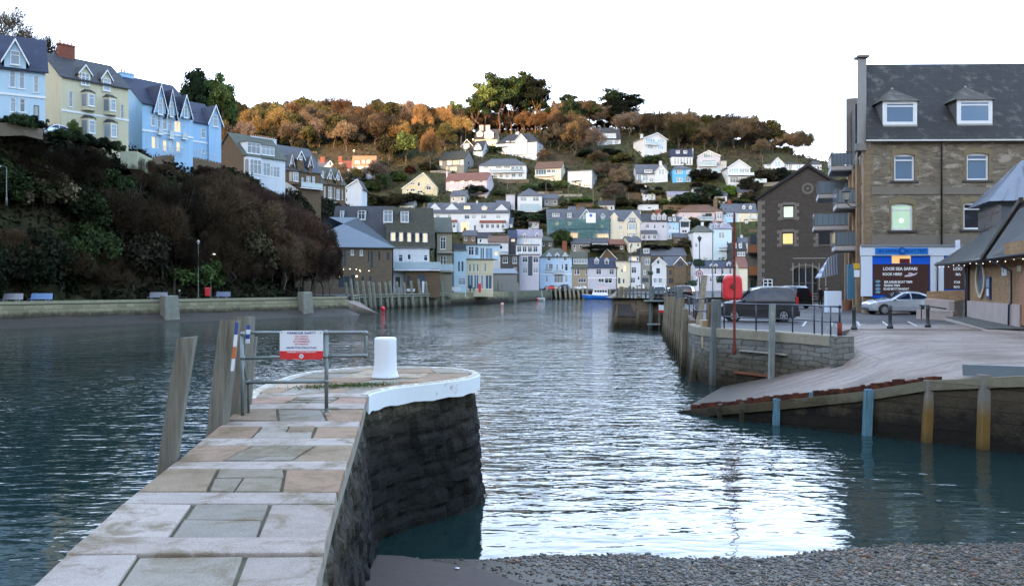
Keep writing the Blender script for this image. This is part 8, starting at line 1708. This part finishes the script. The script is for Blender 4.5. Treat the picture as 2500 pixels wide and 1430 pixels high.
def quads(C,N_,S,asp=1.0,up=None):
    """leaf quads at centres C with random normals"""
    n=len(C); a=tr.normal(size=(n,3)); 
    if up is not None: a=a*.55+up
    a/=np.linalg.norm(a,axis=1,keepdims=True); b=np.cross(a,tr.normal(size=(n,3))); b/=np.linalg.norm(b,axis=1,keepdims=True); c=np.cross(a,b)
    s=S[:,None]; V=np.stack([C-b*s-c*s*asp,C+b*s-c*s*asp,C+b*s+c*s*asp,C-b*s+c*s*asp],1).reshape(-1,3); Fc=np.arange(n*4).reshape(n,4); return V,Fc
def colvar(n,clump=None): 
    v=tr.uniform(.6,1.35,(n,1)); h=tr.uniform(-.08,.08,(n,1)); return np.clip(np.concatenate([v*(1+h),v,v*(1-h)],1),0,1.6)
def mesh_only(name,V,Fc,col=None,smooth=False):
    o=np_obj(name,V,Fc,None,col=col,smooth=smooth); me=o.data; COL.objects.unlink(o); bpy.data.objects.remove(o); return me
def twigcrown(n,seed,shape='round',gap=.0,size=(.75,.07)):
    """bare winter crown, radius 1 box scaled later: slivers fan outwards from branch ends"""
    st=np.random.RandomState(seed); k=38; cd=st.normal(size=(k,3)); cd/=np.linalg.norm(cd,axis=1,keepdims=True); cd[:,2]=np.abs(cd[:,2])*1.1-.25; cr=st.uniform(.3,.98,(k,1)); cc=cd*cr*np.array([1,1,st.uniform(.85,1.15)]); cs=st.uniform(.15,.34,k)
    idx=st.randint(0,k,n); r_=st.rand(n)**.45; d=st.normal(size=(n,3)); d/=np.linalg.norm(d,axis=1,keepdims=True); P=cc[idx]+d*(r_*cs[idx])[:,None]
    out=P+np.array([0,0,.55]); out/=np.linalg.norm(out,axis=1,keepdims=True); dr=out*.8+st.normal(size=(n,3))*.45; dr/=np.linalg.norm(dr,axis=1,keepdims=True)
    side=np.cross(dr,st.normal(size=(n,3))); side/=np.linalg.norm(side,axis=1,keepdims=True); L=st.uniform(.5,1.8,n)[:,None]*size[0]*.12; w=size[1]*.12*st.uniform(.6,1.3,n)[:,None]
    V=np.stack([P-side*w,P+side*w,P+dr*L],1).reshape(-1,3); Fc=np.arange(n*3).reshape(n,3); global tr
    return V,Fc
def limbs(seed,H_,R_,crown0,nl=6,r0=.22):
    st=random.Random(seed); mb=MB(); top=H_*.62; mb.tube([(0,0,-1.0),(st.uniform(-.1,.1),0,crown0*.5),(st.uniform(-.3,.3),st.uniform(-.3,.3),crown0),(st.uniform(-.5,.5),st.uniform(-.5,.5),top)],[r0*1.6,r0*1.3,r0,r0*.4],7)
    for k in range(nl):
        a=k*2*math.pi/nl+st.uniform(-.4,.4); z0=crown0*st.uniform(.6,1.25); rr_=R_*st.uniform(.5,.85); z1=z0+(H_-z0)*st.uniform(.35,.75); m=(rr_*.45*math.cos(a),rr_*.45*math.sin(a),z0+(z1-z0)*.45)
        e=(rr_*math.cos(a),rr_*math.sin(a),z1); mb.tube([(0,0,z0),m,e],[r0*.5,r0*.33,r0*.1],5)
        for q in range(3): b=a+st.uniform(-.9,.9); mb.tube([m,(m[0]+R_*.35*math.cos(b),m[1]+R_*.35*math.sin(b),m[2]+(H_-m[2])*st.uniform(.4,.8))],[r0*.25,r0*.05],4)
    return mb
M_bark=plain('bark_grey_brown',(.085,.07,.055),.9,nscale=2,var=.35); M_barkp=plain('pine_bark',(.12,.075,.05),.9,nscale=2,var=.35)
FM={'brown':folmat('brown_twigs',((0.062,0.048,0.031),(0.108,0.082,0.052),(0.150,0.115,0.074))),'orange':folmat('orange_toned_twigs',((.06,.036,.019),(.105,.064,.032),(.15,.098,.05))),'purple':folmat('purple_brown_twigs',((0.070,0.054,0.043),(0.114,0.088,0.070),(0.156,0.122,0.098))),  # orange is a warmer twig tone, picked by position on the hill
 'green':folmat('mid_green_leaves',((0.017,0.031,0.011),(0.036,0.060,0.017),(0.066,0.090,0.024))),'dgreen':folmat('dark_evergreen_leaves',((0.010,0.018,0.010),(0.018,0.034,0.014),(0.036,0.055,0.019))),'olive':folmat('olive_leaves',((.03,.03,.012),(.055,.055,.018),(.085,.08,.028))),
 'pine':folmat('pine_needles',((0.019,0.038,0.014),(0.048,0.080,0.022),(0.096,0.120,0.032)),osc=.5),'gold':folmat('golden_twigs',((.08,.055,.022),(.14,.095,.035),(.19,.14,.055))),'red':folmat('russet_leaves',((.07,.02,.012),(.13,.04,.02),(.17,.06,.025))),
 'bright':folmat('bright_green_leaves',((.03,.06,.01),(.06,.11,.015),(.09,.15,.02))),'bdark':folmat('bramble_dark',((0.016,0.016,0.009),(0.040,0.035,0.019),(0.073,0.062,0.034))),'bbrown':folmat('bare_scrub_brown',((.026,.018,.010),(.055,.036,.020),(.085,.058,.033)),osc=.15),'bred':folmat('red_brown_scrub',((0.037,0.022,0.016),(0.076,0.043,0.031),(0.115,0.067,0.048)),osc=.15),'bgreen':folmat('ivy_green',((0.012,0.019,0.007),(0.029,0.049,0.014),(0.058,0.091,0.026)),osc=.15)}
# --- crown meshes, unit size
FM['sunlit_tone']=folmat('painted_sun_twigs',((.13,.075,.03),(.21,.125,.05),(.28,.18,.08)),rv=.15)  # brighter amber stands in for sunlight on these shaded trees
BARE=[]
for s in range(6):
    V,Fc=twigcrown(7500,100+s,size=(1.1,.12)); BARE.append(mesh_only('crown',V,Fc,colvar(len(Fc))))
def clumpcrown(n,k,seed,leaf,flat=1.0,shell=.5,zlo=-.35,spread=(.3,.8),cs=(.22,.38)):
    st=np.random.RandomState(seed); cd=st.normal(size=(k,3)); cd/=np.linalg.norm(cd,axis=1,keepdims=True); cd[:,2]=np.where(cd[:,2]<zlo,-cd[:,2],cd[:,2]); cc=cd*st.uniform(*spread,(k,1)); rs_=st.uniform(*cs,k)
    idx=st.randint(0,k,n); r_=st.rand(n)**shell; d=st.normal(size=(n,3)); d/=np.linalg.norm(d,axis=1,keepdims=True); C=cc[idx]+d*(r_*rs_[idx])[:,None]*np.array([1,1,flat])
    V,Fc=quads(C,None,st.uniform(.6,1.3,n)*leaf,.7); cl=st.uniform(.6,1.35,k)[idx][:,None]*colvar(n); return mesh_only('crown',V,Fc,cl)
LEAFY=[clumpcrown(5000,34,200+s,.045) for s in range(4)]
SHRUB=[clumpcrown(8000,46,300+s,.034,zlo=-.1,spread=(.45,.88),cs=(.16,.32)) for s in range(5)]
def scrub(n,seed):
    V,Fc=twigcrown(n,seed,size=(.9,.06)); return mesh_only('crown',V,Fc,colvar(len(Fc)))
SCRUB=[scrub(21000,400+s) for s in range(4)]
PINE=[clumpcrown(9500,46,500+s,.032,flat=.5,shell=.4,zlo=-.5,spread=(.1,.85),cs=(.22,.36)) for s in range(3)]
CONE=[]
for s in range(2):
    st=np.random.RandomState(600+s); n=2600; z=st.rand(n)**1.3; a=st.uniform(0,6.28,n); lay=.85+.3*np.sin(z*40); r_=(1-z)*st.rand(n)**.4*lay; C=np.stack([r_*np.cos(a),r_*np.sin(a),z*2-1-.12*r_],1); V,Fc=quads(C,None,st.uniform(.03,.06,n),.6); CONE.append(mesh_only('crown',V,Fc,colvar(n)))
TRUNK={}
def trunkmesh(kind,seed):
    k=(kind,seed)
    if k in TRUNK: return TRUNK[k]
    if kind=='bare': o=limbs(seed,2.0,.9,.55,7,.028).build('trunk',M_bark)
    elif kind=='pine': o=limbs(seed,1.75,.75,.62,6,.030).build('trunk',M_barkp)
    else: o=limbs(seed,1.7,.7,.4,5,.03).build('trunk',M_bark)
    me=o.data; COL.objects.unlink(o); bpy.data.objects.remove(o); TRUNK[k]=me; return me
# tree of height Ht and half-width Rw at ground point p; crown occupies from base fraction cf to the top
def tree(p,Ht,Rw,mesh,mat,label,cat='tree',group=None,cf=.3,kind='bare',name='tree',rz=None,Ry=None,tilt=0):
    o=empty(name,(p[0],p[1],p[2]),rr.uniform(0,6.28) if rz is None else rz,label,cat,group)
    tm=trunkmesh(kind,rr.randint(1,4)); t_=bpy.data.objects.new('trunk',tm); COL.objects.link(t_); t_.parent=o; t_.scale=(Rw,Rw,Ht/2)
    c=bpy.data.objects.new('crown',mesh); COL.objects.link(c); c.parent=o; c.location=(0,0,Ht*(cf+1)/2); c.scale=(Rw,Ry or Rw,Ht*(1-cf)/2*1.05); 
    if not mesh.materials: mesh.materials.append(mat)
    c.material_slots[0].link='OBJECT'; c.material_slots[0].material=mat
    return o
def shrub(p,Rx,Rz,mesh,mat,label,cat='shrub',group=None,name='shrub',Ry=None):
    c=bpy.data.objects.new(name,mesh); COL.objects.link(c); c.location=(p[0],p[1],p[2]+Rz*.35); c.scale=(Rx,Ry or Rx,Rz); c.rotation_euler=(0,0,rr.uniform(0,6.28))
    if not mesh.materials: mesh.materials.append(mat)
    c.material_slots[0].link='OBJECT'; c.material_slots[0].material=mat; return tag(c,label,cat,group)
rr=random.Random(77)
# --- woodland on the hill, skyline band -------------------------------------------
def colk(px,py):
    if px<1130: return rr.choice(['orange','brown','orange','olive','brown']) if py<335 and px<900 else rr.choice(['brown','brown','gold','olive','brown','purple'])
    if px<1460: return rr.choice(['brown','orange','brown','purple'])
    return rr.choice(['purple','brown','brown','olive','brown'])
houses_px=[(1150,1335,322,500),(1060,1210,365,500),(1430,1520,312,362),(1540,1635,335,390),(1630,1700,355,450),(1695,1780,365,430),(1770,1865,385,465),(1860,1965,380,418),(840,925,370,440),(740,850,385,440),(1300,1385,390,450),(1380,1460,400,500),(1545,1650,395,455),(975,1075,415,480),(1165,1290,385,445)]
def near_house(px,py): return any(a-6<px<b+6 and c<py<d+4 for a,b,c,d in houses_px)
SKY=[(530,255),(600,240),(700,237),(800,225),(860,250),(930,262),(1000,285),(1100,262),(1130,270),(1250,262),(1340,262),(1400,240),(1480,262),(1560,268),(1640,275),(1720,285),(1790,300),(1830,330),(1900,360),(1930,380)]
n=0
WG='bare winter trees of the hilltop woodland'
for (pb,Y0,Hf) in ((296,399,0),(306,390,0),(318,381,1),(332,372,1),(348,362,2),(366,352,2),(380,343,3),(380,336,3),(380,329,3),(380,322,3)):
    px=520+rr.uniform(0,20)
    while px<1965:
        Y=Y0+rr.uniform(-4,4); p=gp(px,Y); py_base=HZ-(p.z-CH)/Y*F
        step=rr.uniform(27,44); Hf=0 if (Hf==1 and px>1480) else Hf
        if not near_house(px,py_base-10) and not (Hf==3 and 930<px<1650) and not (Y<333 and px>930) and not (px<640 and Y<330):
            if Hf==0: Ht=max(5,(py_base-interp(px,SKY))/F*Y*rr.uniform(.82,1.03))
            elif Hf==3: Ht=rr.uniform(7,11)
            else: Ht=rr.uniform(10,14)
            if 1160<px<1345 and Hf: Ht=min(Ht,rr.uniform(7,10))
            
            if True:
                Ht=min(Ht,21)
                k=colk(px,py_base); green=rr.random()<(.14 if px<1100 else .07)
                tree(p,Ht,max(3.8,min(6.5,Ht*rr.uniform(.42,.55))),rr.choice(LEAFY) if green else rr.choice(BARE),FM['olive' if green else k],('green ivy-clad tree in the hilltop woodland' if green else {'orange':'orange-toned tree in the hilltop woodland, left of the tall pines','brown':'bare brown tree in the hilltop woodland','purple':'bare purplish tree in the woodland on the right of the hill','gold':'golden-twigged tree in the hilltop woodland','olive':'olive green ivied tree in the hilltop woodland'}[k]),group=WG+' '+('green' if green else k),cf=.06,kind='bare'); n+=1
        px+=step
print('woodland trees',n)
# trees inside the valley gap on the right slope and left slope
px=545
while px<1965:
    p=gp(px,rr.uniform(393,400)); w_=rr.uniform(2.6,3.8); shrub(p,w_*1.2,w_,rr.choice(SHRUB),FM[rr.choice(['bbrown','bdark','bbrown'])],'dark scrub along the crest of the hill under the trees',group='scrub along the crest of the hill'); px+=rr.uniform(20,32)
q_=0
while q_<90:
    px,py=rr.uniform(900,1880),rr.uniform(395,560)
    if any(a-4<px<b+4 and c+10<py<d+2 for a,b,c,d in houses_px): continue
    p=hit(px,py)
    if p is None or p.y<285: continue
    k=rr.choice(['bdark','dgreen','bdark','green','olive']); w_=rr.uniform(1.8,3.6); shrub(p,w_,w_*rr.uniform(.45,.8),rr.choice(SHRUB),FM[k],{'bdark':'dark bramble bush between the hillside houses','dgreen':'dark evergreen bush between the hillside houses','green':'mid green bush between the hillside houses','olive':'olive bush between the hillside houses'}[k],group='bushes between the hillside houses '+k); q_+=1
SP_=[(930,470,'green','LE',7,3.4,'bushy green tree above the cream chalet house, left'),(905,470,'green','SH',5,4,'round green shrub tree by the white gable-end house'),(975,445,'bright','SH',5,3.2,'bright green round tree left of the cream chalet house'),(1000,425,'red','SH',4,2.5,'small russet bush beside the cream chalet house'),(950,405,'olive','LE',12,5.5,'large olive green tree crown on the left slope'),(990,400,'green','LE',13,6,'tall dome-shaped green tree on the left slope'),(1050,420,'sunlit_tone','BA',17,4.2,'tall narrow tree toned sunlit orange, left of the white-gabled dark house'),(1030,360,'sunlit_tone','BA',19,4.5,'tall tree toned sunlit gold, standing high above the orange tree'),(1085,345,'sunlit_tone','BA',17,4.2,'tall tree toned sunlit orange, right of the golden tree'),(1405,385,'sunlit_tone','BA',15,5.5,'broad tree toned sunlit golden orange, left of the triple-dormered house'),(1330,400,'orange','BA',6,3.2,'low golden tree above the brown-roofed house'),(1655,350,'dgreen','CO',9,3.5,'dark conifer right of the modern gabled house'),(935,500,'bdark','SH',4,4.5,'dark bush under the left slope'),(1160,480,'dgreen','SH',5,5.5,'round dark evergreen bush in front of the long blush terrace house'),(1290,470,'dgreen','SH',4,4,'dark bush above the pyramid-roofed house'),(1330,465,'dgreen','SH',4,3.6,'dark bush below the brown-roofed house'),(1370,460,'green','SH',4,3.4,'green bush between the brown-roofed and modern houses'),
 (1420,495,'bright','SH',2,6,'grassy bank below the boxy modern house'),(1480,450,'purple','BA',9,5,'bare purplish tree in the middle gully, upper'),(1510,470,'brown','BA',9,5,'bare brown tree in the middle gully, beside the lane'),(1500,500,'purple','BA',8,5,'bare purplish tree in the middle gully, lowest'),(1460,405,'brown','BA',6,4,'bare tree below the triple-dormered house'),(1520,395,'olive','SH',4,5,'olive hedge below the modern gabled house'),(1590,400,'dgreen','SH',4,5,'dark hedge below the modern gabled house, right'),(1440,385,'dgreen','SH',4,6,'dark green bank under the triple-dormered house'),(1490,380,'dgreen','SH',3.5,6,'dark green hedge under the triple-dormered house, right'),
 (1680,500,'dgreen','SH',6,7,'dark clipped bush mass below the garden shed'),(1730,485,'dgreen','SH',6,6,'dark bush mass above the pink terrace, left'),(1780,480,'bright','SH',5,3.5,'bright green bush above the pink terrace'),(1830,470,'bdark','SH',7,5,'dark scrub above the pale yellow house'),(1870,450,'bdark','SH',7,6,'dark scrub right of the white glazed-gable house'),(1900,440,'dgreen','SH',6,6,'dark green scrub under the hilltop bungalow'),(1720,440,'bdark','SH',5,7,'dark bank under the grey glazed-gable house'),(1740,410,'green','SH',3,5,'green slope behind the grey glazed-gable house'),(1370,600,'green','SH',7,4.2,'round dark green yew-like bush below the scaffolding'),(1355,595,'olive','SH',5,2.6,'olive shrub left of the round bush below the scaffolding'),(1300,545,'dgreen','SH',4,7,'dark shrubs under the pyramid-roofed house'),(1340,530,'bdark','SH',4,5,'dark shrub bank left of the scaffolded terrace'),(1250,575,'green','SH',3,4,'green shrub beside the long white terrace'),(1143,560,'green','SH',3,2,'small palm-like shrub in front of the long white terrace'),(1680,608,'bdark','SH',4,5,'dark bare bush left of the big square white house'),(1790,620,'dgreen','SH',4,4,'dark shrub right of the pale tall house'),(1555,575,'dgreen','CO',5.5,1.6,'narrow cypress right of the cream villa'),(1245,600,'bdark','SH',3,5,'dark shrub bank under the white terrace'),(1600,612,'bdark','SH',2.5,6,'scrubby bank above the hall roof'),(1460,612,'bdark','SH',2.5,8,'scrubby bank above the lavender house'),(1530,505,'olive','SH',3,6,'olive scrub on the slope by the small gabled roof'),(1400,540,'bdark','SH',2.5,8,'scrub behind the scaffolded terrace'),(970,520,'olive','LE',7,4.5,'olive tree behind the mossy mansard roof'),(1010,500,'bdark','SH',5,5,'dark scrub left of the long white terrace'),(890,520,'olive','LE',8,5,'olive brown tree above the dark mansard roof'),(1220,480,'green','SH',3,3,'small green bush by the blush terrace gable'),(1210,375,'dgreen','SH',4,3.4,'dark bush between the pointed cottage and the large gabled white house'),(1345,365,'bdark','BA',9,4.5,'dark bare tree right of the large gabled white house'),(1360,420,'bdark','SH',4,4,'dark scrub above the brown-roofed house'),(1800,505,'dgreen','SH',3,5,'dark shrub on the bank above the blue terrace house'),(1590,480,'olive','SH',3.5,5,'olive garden shrubs left of the shed'),(1560,470,'bdark','SH',3.5,5,'dark garden shrubs under the steep-gabled house')]
for px,py,c_,k,Ht,Rw,lbl in SP_:
    p=hit(px,py) 
    if p is None: p=gp(px,350)
    if k=='SH': shrub(p,Rw,Ht*.62,rr.choice(SHRUB),FM[c_],lbl)
    elif k=='CO': tree(p,Ht,Rw,CONE[0],FM[c_],lbl,cf=.02,kind='leaf')
    else: tree(p,Ht,Rw,rr.choice(BARE if k=='BA' else LEAFY),FM[c_],lbl,cf=.15 if k=='BA' else .1)
# tall pines on the skyline
for i,(px,ptop,Y,Rw,cf,k,lbl) in enumerate(((1235,200,388,6.8,.22,1,'broad pine filling the middle of the skyline group'),(1265,205,386,6.4,.2,2,'second broad pine behind the middle of the skyline group'),(1200,215,385,6.0,.2,0,'pine behind the left of the skyline group'),(1295,210,388,6.0,.2,1,'pine behind the right of the skyline group'),(1185,195,372,7.0,.28,0,'leftmost pine of the tall skyline group'),(1218,170,376,7.4,.30,1,'tallest pine of the skyline group, second from left'),(1250,182,380,6.2,.42,2,'pine in the middle of the skyline group with a bare trunk'),(1283,172,384,6.5,.48,0,'fourth skyline pine with an umbrella top'),(1310,178,380,6.3,.36,1,'rightmost pine of the skyline group'),(1160,225,368,5.2,.3,2,'shorter pine on the left flank of the skyline group'),(1320,225,384,6.0,.25,2,'low spreading pine branch tree right of the skyline group'),(1388,222,385,4.8,.3,1,'small rounded pine left of the phone mast'),(1500,212,380,7.0,.38,0,'open-crowned pine on the right skyline'),(1540,225,380,7.2,.35,2,'spreading pine right of the open-crowned one'),(1520,240,376,7.0,.25,1,'dark lower pine beneath the right skyline pair'),(1450,240,383,5.0,.25,0,'small dark pine right of the phone mast'),(1400,250,372,6.8,.1,1,'broad olive green tree mass under the phone mast'),(1110,242,372,4.2,.2,2,'small pointed pine left of the skyline group'),(980,268,372,3.0,.1,1,'dark conifer above the left woods'),(1022,262,370,3.2,.1,0,'second dark conifer above the left woods'))):
    p=gp(px,Y); Ht=CH-(ptop-HZ)/F*Y-p.z
    if Ht<4: Ht=6
    tree(p,Ht,Rw*1.12,PINE[k] if Rw>3.5 else CONE[0],FM['pine'] if i not in (1,3,8,13,14,15) else FM['dgreen'],lbl,cat='pine tree',name='pine_tree',cf=cf if Rw>3.5 else 0,kind='pine')
for px,ptop,Y,Rw,lbl in ((1682,264,368,3.2,'pointed dark conifer on the right skyline'),(1640,330,350,3.2,'dark conifer behind the modern gabled house')):
    p=gp(px,Y); tree(p,CH-(ptop-HZ)/F*Y-p.z,Rw,CONE[1],FM['dgreen'],lbl,cat='conifer',name='conifer',cf=0,kind='pine')
# pines behind the left terrace
for i,(px,ptop,Y,Rw,lbl) in enumerate(((470,168,178,3.6,'left pine of the rounded group above the blue terrace'),(500,160,182,4.2,'tallest pine of the rounded group above the blue terrace'),(530,168,180,3.6,'third pine of the group above the blue terrace'),(552,190,184,3.2,'rightmost pine of the group above the blue terrace'),(455,200,184,3.0,'small pine on the left flank of the group above the blue terrace'))):
    p=gp(px,Y); zb=at(px,300,Y).z; p.z=min(p.z,zb); tree(p,CH-(ptop-HZ)/F*Y-p.z,Rw,PINE[i%3],FM['pine'],lbl,cat='pine tree',name='pine_tree',cf=.35,kind='pine')
for i,(px,ptop,Y,Rw,lbl) in enumerate(((25,5,120,3.4,'tall ivy-clad bare tree behind the left-edge house'),(80,65,124,3.6,'bare spreading tree left of the red chimney'),(118,80,126,2.8,'thin bare tree just left of the red chimney'),(5,30,122,3.0,'bare tree cut by the left edge of the picture'))):
    p=gp(px,Y); p.z=min(p.z,at(px,240,Y).z); V,Fc=twigcrown(1700,700+i,size=(1.8,.10)); tree(p,CH-(ptop-HZ)/F*Y-p.z,Rw,mesh_only('crown',V,Fc,colvar(len(Fc))),FM['brown'],lbl,cf=.4,kind='bare')
# --- the wooded cliff on the left -----------------------------------------------
CG='scrubby trees on the left cliff'
cnt=0
def cliffy(px,Y):
    """walk across the cliff at distance Y"""
    return gp(px,Y)
placed=[]
for ring,(f,Rm) in enumerate(((.10,2.1),(.24,2.9),(.36,3.2),(.54,3.0),(.72,2.8),(.9,2.2))):
    Y=72
    while Y<222:
        a,b=interp(Y,LC),interp(Y,LT)
        if Y>137: a=min(a,-31-(Y-137)*.05)
        x=a+(b-a)*f+rr.uniform(-1,1); z=ground(x,Y); px=CX+F*x/Y
        if -80<px<860: placed.append((x,Y,z,px,f,Rm))
        Y+=rr.uniform(3.6,5.0)*(1.25 if ring==5 else 1)
for (x,Y,z,px,f,Rm) in placed:
    if f>.8 and px<320: continue
    if px<330: k=rr.choice(['bgreen','bbrown','bdark','bgreen','bbrown']) 
    elif px<600: k=rr.choice(['bbrown','bbrown','bdark','bgreen','bbrown'])
    else: k=rr.choice(['bred','bbrown','bred','bbrown'])
    if f<.1 and px>480: k=rr.choice(['bgreen','bdark','bbrown'])
    scr=k in('bbrown','bred'); Rw=Rm*rr.uniform(1.2,1.8); Hh=Rw*rr.uniform(1.5,2.1)*(1.15 if scr else 1)
    if f>.7: Hh*=.55; Rw*=.85
    mx=min(CH-(interp(px+dx_,[(-50,312),(0,312),(105,318),(140,338),(300,352),(400,388),(560,402),(640,448),(700,462),(760,505),(800,565),(830,650)])-HZ)/F*Y-z for dx_ in (-18,0,18))/1.2
    if mx<.7: continue
    if Hh>mx: Rw=max(1.0,Rw*max(.5,mx/Hh)); Hh=mx
    lb={'bgreen':'dark green ivy-covered bush on the left cliff','bdark':'dark bramble bush on the left cliff','bbrown':'bare brown scrub tree on the left cliff','bred':'reddish brown bare scrub tree toward the right of the cliff'}[k]
    if scr: tree((x,Y,z-.3),Hh*1.15,Rw*1.05,rr.choice(SCRUB),FM[k],lb,group=CG+' '+k,cf=.05,kind='bare',name='scrub_tree')
    else: shrub((x,Y,z-.5),Rw,Hh*.62,rr.choice(SHRUB),FM[k],lb,group=CG+' '+k)
    cnt+=1
for px,Y,pt,Rw,k in ((700,133,470,4.8,'bred'),(735,134,490,4.6,'bred'),(762,136,515,4.2,'bbrown'),(785,137,540,3.8,'bred'),(803,136,600,2.9,'bbrown'),(770,131,590,3.6,'bred'),(725,130,560,4.2,'bbrown'),(690,128,540,4.5,'bred'),(640,128,490,4.6,'bred')):
    q=at(px,700,Y); tree((q.x,q.y,2.3),CH-(pt-HZ)/F*Y-2.3,Rw,rr.choice(SCRUB),FM[k],'reddish brown bare scrub tree toward the right of the cliff' if k=='bred' else 'bare brown scrub tree on the left cliff',group=CG+' '+k,cf=.02,kind='bare',name='scrub_tree')
print('cliff plants',cnt)
# hedge by the cream house
for i,(px,py,Y) in enumerate(((55,300,88),(80,302,90),(35,297,87),(150,330,95),(180,335,97),(215,345,99),(250,352,101),(280,360,103),(182,322,97))):
    q=at(px,py,Y); shrub((q.x,q.y,q.z-.6),1.5 if i<8 else .9,1.1 if i<8 else 1.5,rr.choice(SHRUB),FM['green' if i in(0,8) else 'dgreen'],'clipped dark garden hedge below the terrace houses' if i<8 else 'small shrub in front of the cream house','hedge','garden hedge pieces by the cream house' if i<8 else None,name='hedge' if i<8 else 'shrub')
# undergrowth as one mass over the hillside
st=np.random.RandomState(5); n=60000; X=st.uniform(-150,190,n); Yv=st.uniform(268,412,n); cl=np.array([ground(float(a),float(b)) for a,b in zip(X[::1],Yv[::1])]); 
patch=np.sin(X*.21+Yv*.13)+np.sin(X*.07-Yv*.19)+st.normal(size=n)*.7; keep=(patch>-.6)&(cl>5); X,Yv,cl=X[keep],Yv[keep],cl[keep]; n=len(X)
hgt=np.abs(st.normal(size=n))*.55; C=np.stack([X,Yv,cl+hgt],1); V,Fc=quads(C,None,st.uniform(.15,.42,n),.8); pal=np.array([(.036,.048,.016),(.058,.044,.027),(.022,.032,.013),(.075,.056,.033),(.045,.065,.02)])
z=(np.sin(X*.05+Yv*.08)*1.3+st.normal(size=n)*.8+2).clip(0,4).astype(int); 
t=NT('undergrowth_leaves'); a_=t.new('ShaderNodeAttribute',attribute_name='Col'); t.l(a_.outputs['Color'],t.b.inputs['Base Color']); t.b.inputs['Roughness'].default_value=.95
tag(np_obj('undergrowth',V,Fc,t.m,col=pal[z]*st.uniform(.6,1.3,(n,1))),'low brambles, grass and undergrowth covering the hillside between the houses','undergrowth',kind='stuff')
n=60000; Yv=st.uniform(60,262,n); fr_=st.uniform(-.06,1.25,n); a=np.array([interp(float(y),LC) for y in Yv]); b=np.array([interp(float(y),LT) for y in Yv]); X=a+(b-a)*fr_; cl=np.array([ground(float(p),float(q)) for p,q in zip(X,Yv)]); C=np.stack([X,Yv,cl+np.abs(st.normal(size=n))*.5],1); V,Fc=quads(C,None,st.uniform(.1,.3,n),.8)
tag(np_obj('undergrowth',V,Fc,t.m,col=pal[st.randint(0,3,n)]*st.uniform(.15,.55,(n,1))),'ivy and dead leaves covering the left cliff','undergrowth',kind='stuff')
